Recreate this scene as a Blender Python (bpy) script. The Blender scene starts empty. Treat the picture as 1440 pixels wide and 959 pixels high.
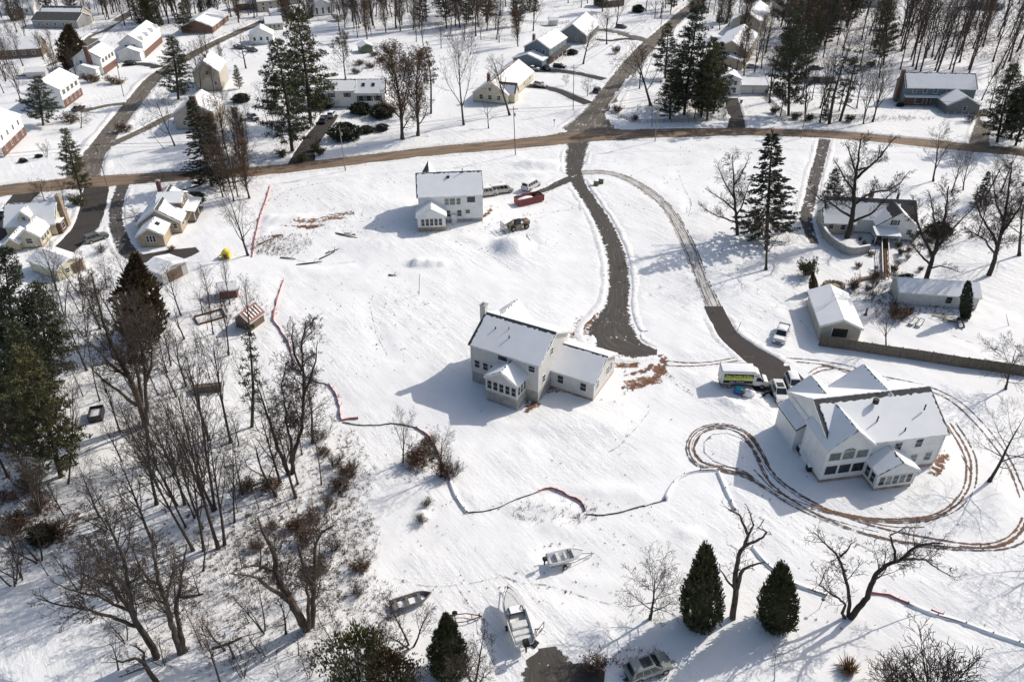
import bpy, bmesh, math, random
import numpy as np
from mathutils import Vector, Matrix, noise, kdtree

R = math.radians
scene = bpy.context.scene
COL = scene.collection
random.seed(7)

# ------------------------------------------------------------------ camera
FPX, PITCH, CAMH = 1060.0, R(34), 70.0
cam_d = bpy.data.cameras.new('camera')
cam = bpy.data.objects.new('camera', cam_d)
COL.objects.link(cam)
cam.location = (0, 0, CAMH)
cam.rotation_euler = (R(90) - PITCH, 0, 0)
cam_d.sensor_width = 36.0
cam_d.sensor_fit = 'HORIZONTAL'
cam_d.lens = 36.0 * FPX / 1440.0
cam_d.clip_start = 0.5
cam_d.clip_end = 4000
scene.camera = cam


def ray(px, py):
    u = (px - 720) / FPX
    v = (py - 479.5) / FPX
    c, s = math.cos(PITCH), math.sin(PITCH)
    return Vector((u, c - v * s, -s - v * c))


def G(px, py, z=0.0):
    """ground point seen at a photograph position"""
    d = ray(px, py)
    t = (z - CAMH) / d.z
    return Vector((d.x * t, d.y * t, z))


def axis_to(bx, by, tx, ty):
    """base point on the ground and the vector to its top"""
    b = G(bx, by)
    d = ray(tx, ty)
    t = b.y / d.y
    return b, Vector((d.x * t - b.x, 0, CAMH + d.z * t))


# ------------------------------------------------------------------ materials
def new_mat(name):
    m = bpy.data.materials.new(name)
    m.use_nodes = True
    nt = m.node_tree
    bs = nt.nodes['Principled BSDF']
    return m, nt, bs


def N(nt, t, **kw):
    n = nt.nodes.new(t)
    for k, v in kw.items():
        if k.startswith('i_'):
            n.inputs[k[2:].replace('_', ' ')].default_value = v
        else:
            setattr(n, k, v)
    return n


def mixc(nt, fac, a, b):
    n = nt.nodes.new('ShaderNodeMix')
    n.data_type = 'RGBA'
    for s, v in ((n.inputs[0], fac), (n.inputs[6], a), (n.inputs[7], b)):
        if isinstance(v, bpy.types.NodeSocket):
            nt.links.new(v, s)
        elif isinstance(v, (int, float)):
            s.default_value = v
        else:
            s.default_value = (v[0], v[1], v[2], 1)
    return n.outputs[2]


def mth(nt, op, a, b=None, clamp=False):
    n = nt.nodes.new('ShaderNodeMath')
    n.operation = op
    n.use_clamp = clamp
    for i, v in enumerate((a, b)):
        if v is None:
            continue
        if isinstance(v, bpy.types.NodeSocket):
            nt.links.new(v, n.inputs[i])
        else:
            n.inputs[i].default_value = v
    return n.outputs[0]


def sstep(nt, x, lo, hi):
    n = nt.nodes.new('ShaderNodeMapRange')
    n.interpolation_type = 'SMOOTHSTEP'
    nt.links.new(x, n.inputs[0])
    n.inputs[1].default_value = lo
    n.inputs[2].default_value = hi
    return n.outputs[0]


def noise_tex(nt, scale, detail=4, rough=0.6, coord='Object', stretch=None, dist=0.0):
    tc = nt.nodes.new('ShaderNodeTexCoord')
    src = tc.outputs[coord]
    if stretch:
        mp = nt.nodes.new('ShaderNodeMapping')
        mp.inputs['Scale'].default_value = stretch
        nt.links.new(src, mp.inputs[0])
        src = mp.outputs[0]
    n = nt.nodes.new('ShaderNodeTexNoise')
    n.inputs['Scale'].default_value = scale
    n.inputs['Detail'].default_value = detail
    n.inputs['Roughness'].default_value = rough
    n.inputs['Distortion'].default_value = dist
    nt.links.new(src, n.inputs['Vector'])
    return n.outputs['Fac']


def bump(nt, bs, h, strength=0.4, dist=0.1):
    b = nt.nodes.new('ShaderNodeBump')
    b.inputs['Strength'].default_value = strength
    b.inputs['Distance'].default_value = dist
    nt.links.new(h, b.inputs['Height'])
    nt.links.new(b.outputs[0], bs.inputs['Normal'])


def m_var(name, c1, c2, scale=2.0, rough=0.8, detail=4, stretch=None, bmp=0.0, bdist=0.05, lo=.35, hi=.65, metal=0.0, spec=None, coord='Object'):
    m, nt, bs = new_mat(name)
    f = noise_tex(nt, scale, detail, 0.6, coord, stretch)
    nt.links.new(mixc(nt, sstep(nt, f, lo, hi), c1, c2), bs.inputs['Base Color'])
    bs.inputs['Roughness'].default_value = rough
    bs.inputs['Metallic'].default_value = metal
    if spec is not None:
        bs.inputs['Specular IOR Level'].default_value = spec
    if bmp:
        bump(nt, bs, f, bmp, bdist)
    return m


def m_siding(name, c, c2=None, lap=0.2, vertical=False, rough=0.55):
    """lapped boards: a fine saw-tooth relief plus slight weathering"""
    m, nt, bs = new_mat(name)
    c2 = c2 or tuple(x * 0.86 for x in c)
    f = noise_tex(nt, 0.9, 5, 0.65)
    tc = nt.nodes.new('ShaderNodeTexCoord')
    w = nt.nodes.new('ShaderNodeTexWave')
    w.wave_type = 'BANDS'
    w.bands_direction = 'X' if vertical else 'Z'
    w.wave_profile = 'SAW'
    w.inputs['Scale'].default_value = 0.314 / lap
    nt.links.new(tc.outputs['Object'], w.inputs['Vector'])
    base = mixc(nt, sstep(nt, f, .35, .7), c, c2)
    line = sstep(nt, w.outputs['Fac'], 0.88, 1.0)
    base = mixc(nt, mth(nt, 'MULTIPLY', line, 0.55), base, tuple(x * 0.45 for x in c))
    nt.links.new(base, bs.inputs['Base Color'])
    bs.inputs['Roughness'].default_value = rough
    bump(nt, bs, w.outputs['Fac'], 0.35, 0.02)
    return m


SNOW_C = (0.84, 0.855, 0.87)


def snow_bump(nt, bs, scale=0.8):
    f1 = noise_tex(nt, scale, 6, 0.62)
    bump(nt, bs, f1, 0.45, 0.25)


def m_snowroof():
    m, nt, bs = new_mat('roof_snow')
    f = noise_tex(nt, 0.45, 3, 0.5)
    nt.links.new(mixc(nt, sstep(nt, f, .3, .7), (.83, .835, .84), (.88, .88, .88)), bs.inputs['Base Color'])
    bs.inputs['Roughness'].default_value = 0.7
    bs.inputs['Specular IOR Level'].default_value = 0.2
    f2 = noise_tex(nt, 2.2, 5, 0.6)
    bump(nt, bs, mth(nt, 'ADD', mth(nt, 'MULTIPLY', f2, .12), f), 0.16, 0.12)
    return m


def m_shingle(name, c1, c2):
    m, nt, bs = new_mat(name)
    f = noise_tex(nt, 5.0, 5, 0.7)
    g = noise_tex(nt, 0.6, 3, 0.6)
    a = mixc(nt, sstep(nt, f, .35, .65), c1, c2)
    # a little blown snow left in the courses
    a = mixc(nt, sstep(nt, mth(nt, 'ADD', f, mth(nt, 'MULTIPLY', g, .6)), .97, 1.07), a, (.7, .72, .74))
    nt.links.new(a, bs.inputs['Base Color'])
    bs.inputs['Roughness'].default_value = 0.9
    bump(nt, bs, f, 0.5, 0.03)
    return m


def m_road(name, c1, c2, edge=0.8, snowy=0.45, streak=0.0, streak_c=(.05, .045, .04), grain=6.0, patch=.0, long=.05):
    """UV: u metres along, v -1..1 across. Ragged snow left on the edges, tyre-worn streaks along it."""
    m, nt, bs = new_mat(name)
    uv = nt.nodes.new('ShaderNodeUVMap')
    uv.uv_map = 'UVMap'
    sep = nt.nodes.new('ShaderNodeSeparateXYZ')
    nt.links.new(uv.outputs[0], sep.inputs[0])
    av = mth(nt, 'ABSOLUTE', sep.outputs[1])
    mp = nt.nodes.new('ShaderNodeMapping')
    mp.inputs['Scale'].default_value = (long, 2.2, 1)
    nt.links.new(uv.outputs[0], mp.inputs[0])
    ns = nt.nodes.new('ShaderNodeTexNoise')
    ns.inputs['Scale'].default_value = 2.5
    ns.inputs['Detail'].default_value = 5
    nt.links.new(mp.outputs[0], ns.inputs['Vector'])
    g = noise_tex(nt, grain, 5, 0.7)
    big = noise_tex(nt, 0.35, 4, 0.6)
    base = mixc(nt, sstep(nt, ns.outputs['Fac'], .38, .62), c1, c2)
    base = mixc(nt, mth(nt, 'MULTIPLY', sstep(nt, g, .42, .66), .35), base, tuple(x * .45 for x in c1))
    if streak:
        base = mixc(nt, mth(nt, 'MULTIPLY', sstep(nt, ns.outputs['Fac'], .53, .60), streak), base, streak_c)
    # snow: grows towards the edge
    mid = noise_tex(nt, 1.3, 6, 0.7)
    e = mth(nt, 'ADD', av, mth(nt, 'MULTIPLY', mth(nt, 'SUBTRACT', mid, .5), snowy * 2.2))
    s = sstep(nt, e, edge, edge + .12)
    if patch:
        p = sstep(nt, mth(nt, 'ADD', mid, mth(nt, 'MULTIPLY', big, .7)), 1.0 - patch, 1.06 - patch)
        s = mth(nt, 'MAXIMUM', s, p)
    nt.links.new(base, bs.inputs['Base Color'])
    # where snow still lies the sheet is cut away and the snow cover below is seen
    nt.links.new(mth(nt, 'SUBTRACT', 1.0, s), bs.inputs['Alpha'])
    bs.inputs['Roughness'].default_value = 0.85
    bs.inputs['Specular IOR Level'].default_value = 0.25
    bump(nt, bs, g, 0.5, 0.05)
    return m


def m_plain(name, c, rough=0.5, metal=0.0, spec=0.5, coat=0.0):
    m = m_var(name, c, tuple(x * 0.82 for x in c), 3.0, rough, metal=metal, spec=spec)
    if coat:
        m.node_tree.nodes['Principled BSDF'].inputs['Coat Weight'].default_value = coat
    return m


M = {}
M['white_siding'] = m_siding('white_vinyl_siding', (.80, .80, .78))
M['pale_grey_siding'] = m_siding('pale_grey_siding', (.63, .615, .585))
M['cream_siding'] = m_siding('cream_siding', (.62, .57, .42))
M['tan_siding'] = m_siding('tan_siding', (.42, .34, .24))
M['beige_siding'] = m_siding('beige_siding', (.46, .42, .35))
M['grey_siding'] = m_siding('grey_siding', (.30, .31, .30))
M['blue_siding'] = m_siding('slate_blue_siding', (.13, .18, .215))
M['teal_siding'] = m_siding('dark_teal_siding', (.10, .15, .165))
M['dark_grey_siding'] = m_siding('dark_grey_siding', (.17, .18, .185))
M['brown_siding'] = m_siding('brown_siding', (.15, .10, .07))
M['green_siding'] = m_siding('green_siding', (.10, .13, .07), vertical=True)
M['board_white'] = m_siding('white_boards', (.62, .61, .58), lap=.3, vertical=True)
M['barn_red'] = m_siding('barn_red_boards', (.17, .05, .04), lap=.2, vertical=True)
M['concrete'] = m_var('poured_concrete', (.42, .40, .37), (.30, .29, .27), 1.2, .9, bmp=.2)
M['foundation'] = m_var('earth_stained_concrete', (.45, .37, .30), (.33, .20, .14), 1.0, .9, bmp=.2)
M['brick'] = m_var('red_brick', (.19, .098, .07), (.12, .066, .05), 9.0, .9, bmp=.4)
M['stone'] = m_var('tan_fieldstone', (.40, .32, .23), (.24, .19, .14), 3.0, .9, bmp=.5)
M['roof_snow'] = m_snowroof()
M['shingle'] = m_shingle('charcoal_shingles', (.045, .046, .048), (.075, .075, .075))
M['shingle_brown'] = m_shingle('brown_shingles', (.16, .085, .05), (.23, .12, .07))
M['trim'] = m_plain('white_trim', (.78, .78, .76), .45)
M['gutter'] = m_plain('dark_gutter', (.10, .10, .10), .5)
M['glass'] = m_var('window_glass', (.012, .015, .018), (.03, .036, .04), .8, .08, spec=.6)
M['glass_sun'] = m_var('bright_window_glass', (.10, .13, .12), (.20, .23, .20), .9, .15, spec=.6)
M['door_dark'] = m_plain('dark_door', (.05, .045, .04), .5)
M['garage_door'] = m_siding('garage_door', (.66, .65, .62), lap=.5)
M['shutter'] = m_plain('dark_shutter', (.025, .03, .03), .6)
M['wood_grey'] = m_var('weathered_wood', (.16, .135, .105), (.085, .068, .052), 3.0, .9, stretch=(4, 4, .5), bmp=.3)
M['wood_brown'] = m_var('brown_wood', (.20, .11, .06), (.12, .07, .04), 3.0, .9, stretch=(4, 4, .5), bmp=.3)
M['wood_pole'] = m_var('utility_pole_wood', (.34, .27, .20), (.22, .17, .12), 3.0, .9, stretch=(5, 5, .4))
M['metal_grey'] = m_plain('galvanised_metal', (.35, .36, .37), .4, .6)
M['metal_dark'] = m_plain('dark_metal', (.03, .03, .03), .5, .3)
M['rust'] = m_var('rusty_steel', (.15, .06, .035), (.08, .04, .03), 4, .8)
M['rubber'] = m_plain('black_rubber', (.018, .018, .018), .8)
M['rim'] = m_plain('wheel_rim', (.45, .45, .46), .35, .7)
M['lamp_clear'] = m_plain('clear_lamp', (.7, .7, .68), .15)
M['lamp_red'] = m_plain('red_lamp', (.4, .02, .015), .2)
M['silt_orange'] = m_var('faded_red_mesh', (.50, .17, .14), (.42, .10, .09), 2, .7)
M['silt_black'] = m_var('black_silt_fabric', (.05, .05, .05), (.09, .085, .08), 2, .8)
M['yellow'] = m_plain('yellow_paint', (.72, .60, .03), .4)
M['machine_yellow'] = m_var('dusty_machine_yellow', (.34, .25, .14), (.22, .17, .11), 3, .6)
M['teal'] = m_plain('teal_plastic', (.03, .42, .50), .4)
M['blue_plastic'] = m_plain('blue_plastic', (.03, .10, .32), .4)
M['dumpster_red'] = m_var('dumpster_red', (.26, .045, .045), (.17, .035, .035), 2, .5)
M['gel'] = m_plain('boat_gelcoat', (.76, .76, .74), .25, coat=.4)
M['aluminium'] = m_var('jon_boat_aluminium', (.22, .21, .19), (.14, .13, .12), 2, .5, metal=.3)
M['bark'] = m_var('grey_brown_bark', (.070, .054, .042), (.030, .023, .019), 2.2, .95, stretch=(3, 3, .6), bmp=.4)
M['bark_pale'] = m_var('pale_bark', (.135, .105, .08), (.05, .038, .03), 1.6, .95, stretch=(3, 3, .6), bmp=.4)
M['twig'] = m_var('bare_twigs', (.070, .054, .043), (.040, .030, .025), .4, .95)
M['twig_red'] = m_var('reddish_twigs', (.105, .066, .046), (.06, .04, .03), .4, .95)
M['deadleaf'] = m_var('dead_brown_leaves', (.17, .095, .045), (.085, .052, .03), .7, .9)
M['ivy'] = m_var('ivy_and_twigs', (.055, .048, .026), (.10, .068, .04), .6, .8)
M['needle'] = m_var('pine_needles', (.030, .040, .016), (.062, .070, .026), .45, .75)
M['needle_olive'] = m_var('olive_pine_needles', (.060, .062, .020), (.105, .095, .034), .5, .75)
M['needle_dark'] = m_var('dark_spruce_needles', (.020, .027, .014), (.042, .050, .022), .5, .75)
M['needle_brown'] = m_var('bronzed_cedar_needles', (.075, .055, .025), (.12, .075, .035), .4, .8)
M['arbor'] = m_var('arborvitae_sprays', (.050, .060, .026), (.115, .112, .042), .9, .7)
M['straw'] = m_var('dry_tan_grass', (.33, .20, .09), (.22, .13, .06), 2, .9)
M['char'] = m_plain('matt_black', (.012, .012, .012), .7)


# ------------------------------------------------------------------ mesh collector
class MB:
    def __init__(self):
        self.v, self.f, self.mi, self.n = [], [], [], 0

    def add(self, verts, faces, mi=0):
        k = self.n
        self.v.extend(verts)
        self.n += len(verts)
        self.f.extend([tuple(i + k for i in f) for f in faces])
        self.mi.extend([mi] * len(faces))

    def box(self, x0, x1, y0, y1, z0, z1, mi=0):
        vs = [(x, y, z) for x in (x0, x1) for y in (y0, y1) for z in (z0, z1)]
        self.add(vs, [(0, 1, 3, 2), (4, 6, 7, 5), (0, 4, 5, 1), (2, 3, 7, 6), (0, 2, 6, 4), (1, 5, 7, 3)], mi)

    def obox(self, c, ax, ay, az, mi=0):
        """box from centre and three half-axis vectors"""
        c, ax, ay, az = map(Vector, (c, ax, ay, az))
        vs = [tuple(c + ax * i + ay * j + az * k) for i in (-1, 1) for j in (-1, 1) for k in (-1, 1)]
        self.add(vs, [(0, 1, 3, 2), (4, 6, 7, 5), (0, 4, 5, 1), (2, 3, 7, 6), (0, 2, 6, 4), (1, 5, 7, 3)], mi)

    def prism(self, prof, axis, a0, a1, mi=0):
        """profile polygon extruded along an axis ('x': prof is (y,z); 'y': prof is (x,z); 'z': prof is (x,y))"""
        n = len(prof)

        def P(p, a):
            return (a, p[0], p[1]) if axis == 'x' else ((p[0], a, p[1]) if axis == 'y' else (p[0], p[1], a))
        vs = [P(p, a0) for p in prof] + [P(p, a1) for p in prof]
        fs = [tuple(range(n)), tuple(range(2 * n - 1, n - 1, -1))]
        fs += [(i, i + n, (i + 1) % n + n, (i + 1) % n) for i in range(n)]
        self.add(vs, fs, mi)

    def tube(self, pts, rads, n=6, mi=0, cap=True):
        pts = [Vector(p) for p in pts]
        vs, fs = [], []
        d = (pts[1] - pts[0]).normalized()
        a = d.orthogonal().normalized()
        for i, p in enumerate(pts):
            if i < len(pts) - 1:
                d2 = pts[i + 1] - p
                if d2.length > 1e-6:
                    d = d2.normalized()
            a = a - d * a.dot(d)
            if a.length < 1e-4:
                a = d.orthogonal()
            a.normalize()
            b = d.cross(a)
            for k in range(n):
                t = 2 * math.pi * k / n
                vs.append(tuple(p + (a * math.cos(t) + b * math.sin(t)) * rads[i]))
        m = len(pts)
        for i in range(m - 1):
            for k in range(n):
                k2 = (k + 1) % n
                fs.append((i * n + k, i * n + k2, (i + 1) * n + k2, (i + 1) * n + k))
        if cap:
            fs.append(tuple(reversed(range(n))))
            fs.append(tuple(range((m - 1) * n, m * n)))
        self.add(vs, fs, mi)

    def cyl(self, p0, p1, r, n=10, mi=0):
        self.tube([p0, p1], [r, r], n, mi)

    def blob(self, c, r, seed=0, rough=.25, nu=12, nv=7, flat=0.0, mi=0):
        """uneven rounded lump; r is (rx,ry,rz)"""
        vs, fs = [], []
        for j in range(nv + 1):
            ph = math.pi * j / nv
            for i in range(nu):
                th = 2 * math.pi * i / nu
                d = Vector((math.sin(ph) * math.cos(th), math.sin(ph) * math.sin(th), math.cos(ph)))
                k = 1 + rough * noise.noise(d * 2.1 + Vector((seed, seed * .7, 0)))
                z = d.z * r[2] * k
                if z < 0:
                    z *= (1 - flat)
                vs.append((c[0] + d.x * r[0] * k, c[1] + d.y * r[1] * k, c[2] + z))
        for j in range(nv):
            for i in range(nu):
                i2 = (i + 1) % nu
                fs.append((j * nu + i, (j + 1) * nu + i, (j + 1) * nu + i2, j * nu + i2))
        self.add(vs, fs, mi)

    def mesh(self, name, mats, smooth=False):
        me = bpy.data.meshes.new(name)
        me.from_pydata([tuple(v) for v in self.v], [], self.f)
        for m in (mats if isinstance(mats, (list, tuple)) else [mats]):
            me.materials.append(M[m] if isinstance(m, str) else m)
        me.polygons.foreach_set('material_index', self.mi)
        if smooth:
            me.polygons.foreach_set('use_smooth', [True] * len(self.f))
        me.validate()
        me.update()
        return me

    def build(self, name, mats, parent=None, smooth=False, fix=True, bev=0.0):
        me = self.mesh(name, mats, smooth)
        if fix or bev:
            bm = bmesh.new()
            bm.from_mesh(me)
            if bev:
                bmesh.ops.bevel(bm, geom=[e for e in bm.edges if len(e.link_faces) == 2 and e.calc_face_angle(0) > .5], offset=bev, segments=2, affect='EDGES', clamp_overlap=True)
            bmesh.ops.recalc_face_normals(bm, faces=bm.faces)
            bm.to_mesh(me)
            bm.free()
        return link(name, me, parent)


def link(name, me, parent=None):
    o = bpy.data.objects.new(name, me)
    COL.objects.link(o)
    if parent is not None:
        o.parent = parent
    return o


def tag(o, label=None, cat=None, group=None, kind=None):
    if label:
        o['label'] = label
    if cat:
        o['category'] = cat
    if group:
        o['group'] = group
    if kind:
        o['kind'] = kind
    return o


def thing(name, label, cat, loc=(0, 0, 0), rz=0.0, group=None):
    o = bpy.data.objects.new(name, None)
    o.empty_display_size = 0.5
    COL.objects.link(o)
    o.location = loc
    o.rotation_euler = (0, 0, rz)
    return tag(o, label, cat, group)


def copy_tree(o, parent=None):
    c = o.copy()
    COL.objects.link(c)
    if parent is not None:
        c.parent = parent
    for ch in list(o.children):
        copy_tree(ch, c)
    return c


def heading(a, b):
    """ground angle from photo point a to photo point b"""
    d = G(*b) - G(*a)
    return math.atan2(d.y, d.x)


FLAT_PTS = []          # (x, y, radius): the ground stays level here
# ------------------------------------------------------------------ sky, sun
SUN_AZ = R(32)      # direction the light comes from, in the ground plane (from +X towards +Y)
SUN_EL = R(36)
world = bpy.data.worlds.new('World')
scene.world = world
world.use_nodes = True
wn = world.node_tree
sky = wn.nodes.new('ShaderNodeTexSky')
sky.sky_type = 'NISHITA'
sky.sun_disc = False
sky.sun_elevation = SUN_EL
sky.sun_rotation = math.pi / 2 - SUN_AZ
sky.altitude = 100
sky.air_density = 1.0
sky.dust_density = 2.5
sky.ozone_density = .4
wn.links.new(sky.outputs[0], wn.nodes['Background'].inputs['Color'])
wn.nodes['Background'].inputs['Strength'].default_value = 0.132
sd = bpy.data.lights.new('sun', 'SUN')
sd.energy = 3.75
sd.angle = R(0.5)
sd.color = (1.0, .94, .855)
sun = bpy.data.objects.new('sun', sd)
COL.objects.link(sun)
sdir = Vector((math.cos(SUN_AZ) * math.cos(SUN_EL), math.sin(SUN_AZ) * math.cos(SUN_EL), math.sin(SUN_EL)))
sun.rotation_euler = sdir.to_track_quat('Z', 'Y').to_euler()
scene.view_settings.view_transform = 'Standard'
scene.view_settings.look = 'None'
scene.view_settings.exposure = -0.05
scene.view_settings.gamma = 1.0
scene.view_settings.use_curve_mapping = False
scene.render.engine = 'CYCLES'
scene.cycles.max_bounces = 5
scene.cycles.diffuse_bounces = 3
scene.cycles.glossy_bounces = 2
scene.cycles.transparent_max_bounces = 16
scene.cycles.sample_clamp_indirect = 6

# ------------------------------------------------------------------ ribbons (roads, drives, tracks)
_layer = [0]
ROADS_DONE = []
RIBBONS = []


def spline(ctrl, step):
    """Catmull-Rom through (x,y,w) points"""
    pts = [Vector(c) for c in ctrl]
    pts = [pts[0] * 2 - pts[1]] + pts + [pts[-1] * 2 - pts[-2]]
    for p in (pts[0], pts[-1]):
        p.z = max(.05, p.z)
    out = []
    for i in range(1, len(pts) - 2):
        p0, p1, p2, p3 = pts[i - 1:i + 3]
        L = (p2.xy - p1.xy).length
        n = max(1, int(L / step))
        for k in range(n):
            t = k / n
            out.append(0.5 * ((2 * p1) + (p2 - p0) * t + (2 * p0 - 5 * p1 + 4 * p2 - p3) * t * t + (3 * p1 - p0 - 3 * p2 + p3) * t ** 3))
    out.append(pts[-2])
    return out


def ribbon(name, px, width, mat, step=1.5, jit=0.0, flat=True, z=None, across=4, seed=0, world_pts=False, offset=0.0, wvar=0.0):
    """strip lying on the ground along photo points; width a number or one per point"""
    ctrl = []
    for i, p in enumerate(px):
        w = width[i] if isinstance(width, (list, tuple)) else width
        g = Vector((p[0], p[1], 0)) if world_pts else G(*p)
        ctrl.append((g.x, g.y, w))
    sp = spline(ctrl, step)
    if z is None:
        _layer[0] += 1
        z = 0.004 * (1 + _layer[0] % 12) if not ROADS_DONE else .022 + .0014 * (_layer[0] % 44)
    verts, faces, uvs = [], [], []
    s = 0.0
    for i, p in enumerate(sp):
        a = sp[max(0, i - 1)].xy
        b = sp[min(len(sp) - 1, i + 1)].xy
        t = (b - a)
        if t.length < 1e-6:
            t = Vector((1, 0))
        t.normalize()
        nrm = Vector((-t.y, t.x))
        if i:
            s += (p.xy - sp[i - 1].xy).length
        hw = p.z / 2 * (1 + (wvar or (.28 if p.z < .7 else .05)) * noise.noise(Vector((s * .22, seed * 5.1 + len(RIBBONS) * 3.7, 1.5))))
        for k in range(across + 1):
            v = -1 + 2 * k / across
            e = 0
            if jit and k in (0, across):
                e = jit * noise.noise(Vector((s * .35, v * 7 + seed, seed * 3.3)))
            q = p.xy + nrm * (v * (hw + e) + offset)
            verts.append((q.x, q.y, z))
            uvs.append((s, v))
        if flat:
            FLAT_PTS.append((p.x, p.y, hw + .6))
    w1 = across + 1
    for i in range(len(sp) - 1):
        for k in range(across):
            faces.append((i * w1 + k, (i + 1) * w1 + k, (i + 1) * w1 + k + 1, i * w1 + k + 1))
    me = bpy.data.meshes.new(name)
    me.from_pydata(verts, [], faces)
    uvl = me.uv_layers.new(name='UVMap')
    for l in me.loops:
        uvl.data[l.index].uv = uvs[l.vertex_index]
    me.materials.append(M[mat])
    me.update()
    if me.polygons and me.polygons[0].normal.z < 0:
        me.flip_normals()
    o = link(name, me)
    tag(o, kind='structure')
    RIBBONS.append((name, sp))
    return sp


M['road_main'] = m_road('sanded_main_road', (.29, .205, .14), (.185, .14, .10), edge=.86, snowy=.22, streak=.6, streak_c=(.085, .072, .06))
M['road_side'] = m_road('side_street', (.17, .145, .118), (.10, .088, .075), edge=.82, snowy=.34, streak=.6, streak_c=(.29, .26, .22), patch=.03)
M['gravel'] = m_road('gravel_drive', (.092, .083, .074), (.055, .05, .045), edge=.74, snowy=.55, streak=.55, streak_c=(.15, .135, .118), grain=9, patch=.01)
M['asphalt'] = m_road('dark_asphalt', (.066, .058, .054), (.050, .045, .043), edge=.93, snowy=.14, streak=.4, streak_c=(.095, .08, .072))
M['asphalt_snowy'] = m_road('half_cleared_drive', (.075, .066, .06), (.12, .11, .10), edge=.78, snowy=.5, patch=.06)
M['snow_drive'] = m_road('snow_packed_drive', (.66, .65, .635), (.42, .39, .35), edge=.78, snowy=.6, streak=.45, streak_c=(.085, .075, .065), long=.12)
M['track'] = m_road('tyre_track', (.17, .14, .12), (.10, .08, .07), edge=.27, snowy=1.0, grain=3)
M['track_clay'] = m_road('muddy_tyre_track', (.26, .15, .095), (.14, .092, .068), edge=.34, snowy=1.0, grain=3)
M['track_faint'] = m_road('faint_trail', (.40, .39, .39), (.28, .26, .25), edge=.05, snowy=1.0, grain=3)

# main road along the top third
ribbon('main_road', [(-190, 300), (0, 269), (160, 254), (340, 243), (450, 232), (600, 214), (725, 203), (830, 192), (930, 188), (1040, 186), (1160, 189), (1270, 199), (1350, 207), (1440, 216), (1640, 240)],
       [8.2, 8.2, 7.6, 7.0, 6.8, 7.0, 8.0, 9.0, 8.2, 7.2, 7.2, 7.4, 7.6, 7.6, 7.6], 'road_main', 3, .5, z=.058)
ribbon('side_street', [(828, 194), (842, 160), (866, 122), (893, 85), (918, 58), (938, 40), (960, 20), (985, 0), (1015, -22)],
       [22, 11, 8.4, 7.6, 7.0, 6.6, 6.6, 6.6, 6.6], 'road_side', 3, .5)
ribbon('side_street', [(112, 259), (130, 222), (160, 180), (192, 140), (220, 108), (262, 82), (300, 62), (330, 48), (372, 30)],
       [10, 6.8, 6.2, 6.0, 6.0, 5.6, 5.4, 5.4, 5.4], 'road_side', 3, .5)
ribbon('side_street', [(30, 108), (75, 92), (110, 72), (135, 50), (162, 32), (200, 8), (222, -10)], 6.0, 'road_side', 3, .6)
ribbon('side_street', [(918, 60), (890, 52), (865, 46), (840, 42), (800, 36)], 6, 'road_side', 3, .6)
# gravel construction drive
ribbon('gravel_drive', [(814, 196), (808, 232), (812, 255), (830, 283), (851, 318), (866, 358), (871, 395), (868, 428), (862, 452), (860, 468), (872, 482), (895, 491), (924, 495)],
       [7.0, 5.4, 4.2, 3.8, 4.2, 4.5, 4.6, 4.8, 7.5, 10, 9.5, 6, 2.0], 'gravel', 1.5, .5)
ribbon('gravel_drive', [(806, 250), (785, 259), (765, 268), (735, 275)], [3.6, 3.0, 2.4, 1.8], 'gravel', 1.5, .5)
# snow packed drive with wheel marks, then the asphalt
ribbon('snowy_drive', [(818, 243), (850, 243), (882, 252), (915, 272), (940, 295), (958, 325), (972, 355), (984, 388), (996, 415), (1003, 431)],
       [4.0, 3.2, 3.2, 3.2, 3.2, 3.2, 3.2, 3.0, 3.0, 3.1], 'snow_drive', 1.5, .25)
for off in (-.85, .85, 1.35):
    ribbon('tyre_track', [(818, 243), (850, 243), (882, 252), (915, 272), (940, 295), (958, 325), (972, 355), (984, 388), (996, 415), (1003, 431)], .55, 'track', 1.2, .12, offset=off, across=2)
ribbon('asphalt_drive', [(1003, 431), (1012, 450), (1024, 470), (1045, 489), (1073, 508), (1098, 530), (1108, 548), (1112, 566)],
       [3.3, 3.4, 3.6, 4.2, 5.2, 6.6, 6.6, 4.6], 'asphalt', 1.2, .2)
ribbon('parking_pad', [(1055, 541), (1075, 538), (1095, 535), (1118, 540)], [3.4, 5.5, 6.0, 5], 'asphalt', 1.0, .25)
# other drives
ribbon('driveway', [(1160, 196), (1154, 222), (1146, 250), (1140, 278), (1134, 305), (1138, 325), (1146, 343)], [3.4, 3.2, 3.2, 3, 3, 2.6, 2], 'asphalt_snowy', 1.5, .3)
ribbon('driveway', [(1035, 186), (1036, 170), (1031, 150), (1028, 138)], [5.5, 4.6, 4.4, 4.4], 'asphalt', 2, .2)
ribbon('driveway', [(1376, 208), (1380, 186), (1388, 168), (1376, 157), (1355, 152)], [5.5, 5, 6, 5, 3], 'road_side', 2, .2)
ribbon('driveway', [(850, 112), (826, 107), (800, 102), (770, 100), (742, 98)], [4, 4, 4.5, 6, 6], 'asphalt', 2, .3)
ribbon('driveway', [(828, 146), (808, 138), (790, 130), (768, 124), (742, 121)], [4.2, 4, 3.6, 4.2, 5], 'asphalt', 2, .3)
ribbon('driveway', [(424, 230), (430, 212), (442, 193), (455, 177), (464, 162)], [7, 5.2, 5, 5, 5.4], 'asphalt', 2, .2)
ribbon('driveway', [(136, 262), (131, 290), (122, 316), (104, 338), (84, 357), (70, 372)], [5.5, 5.6, 5.4, 5.2, 5, 4.4], 'asphalt', 1.5, .3)
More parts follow.
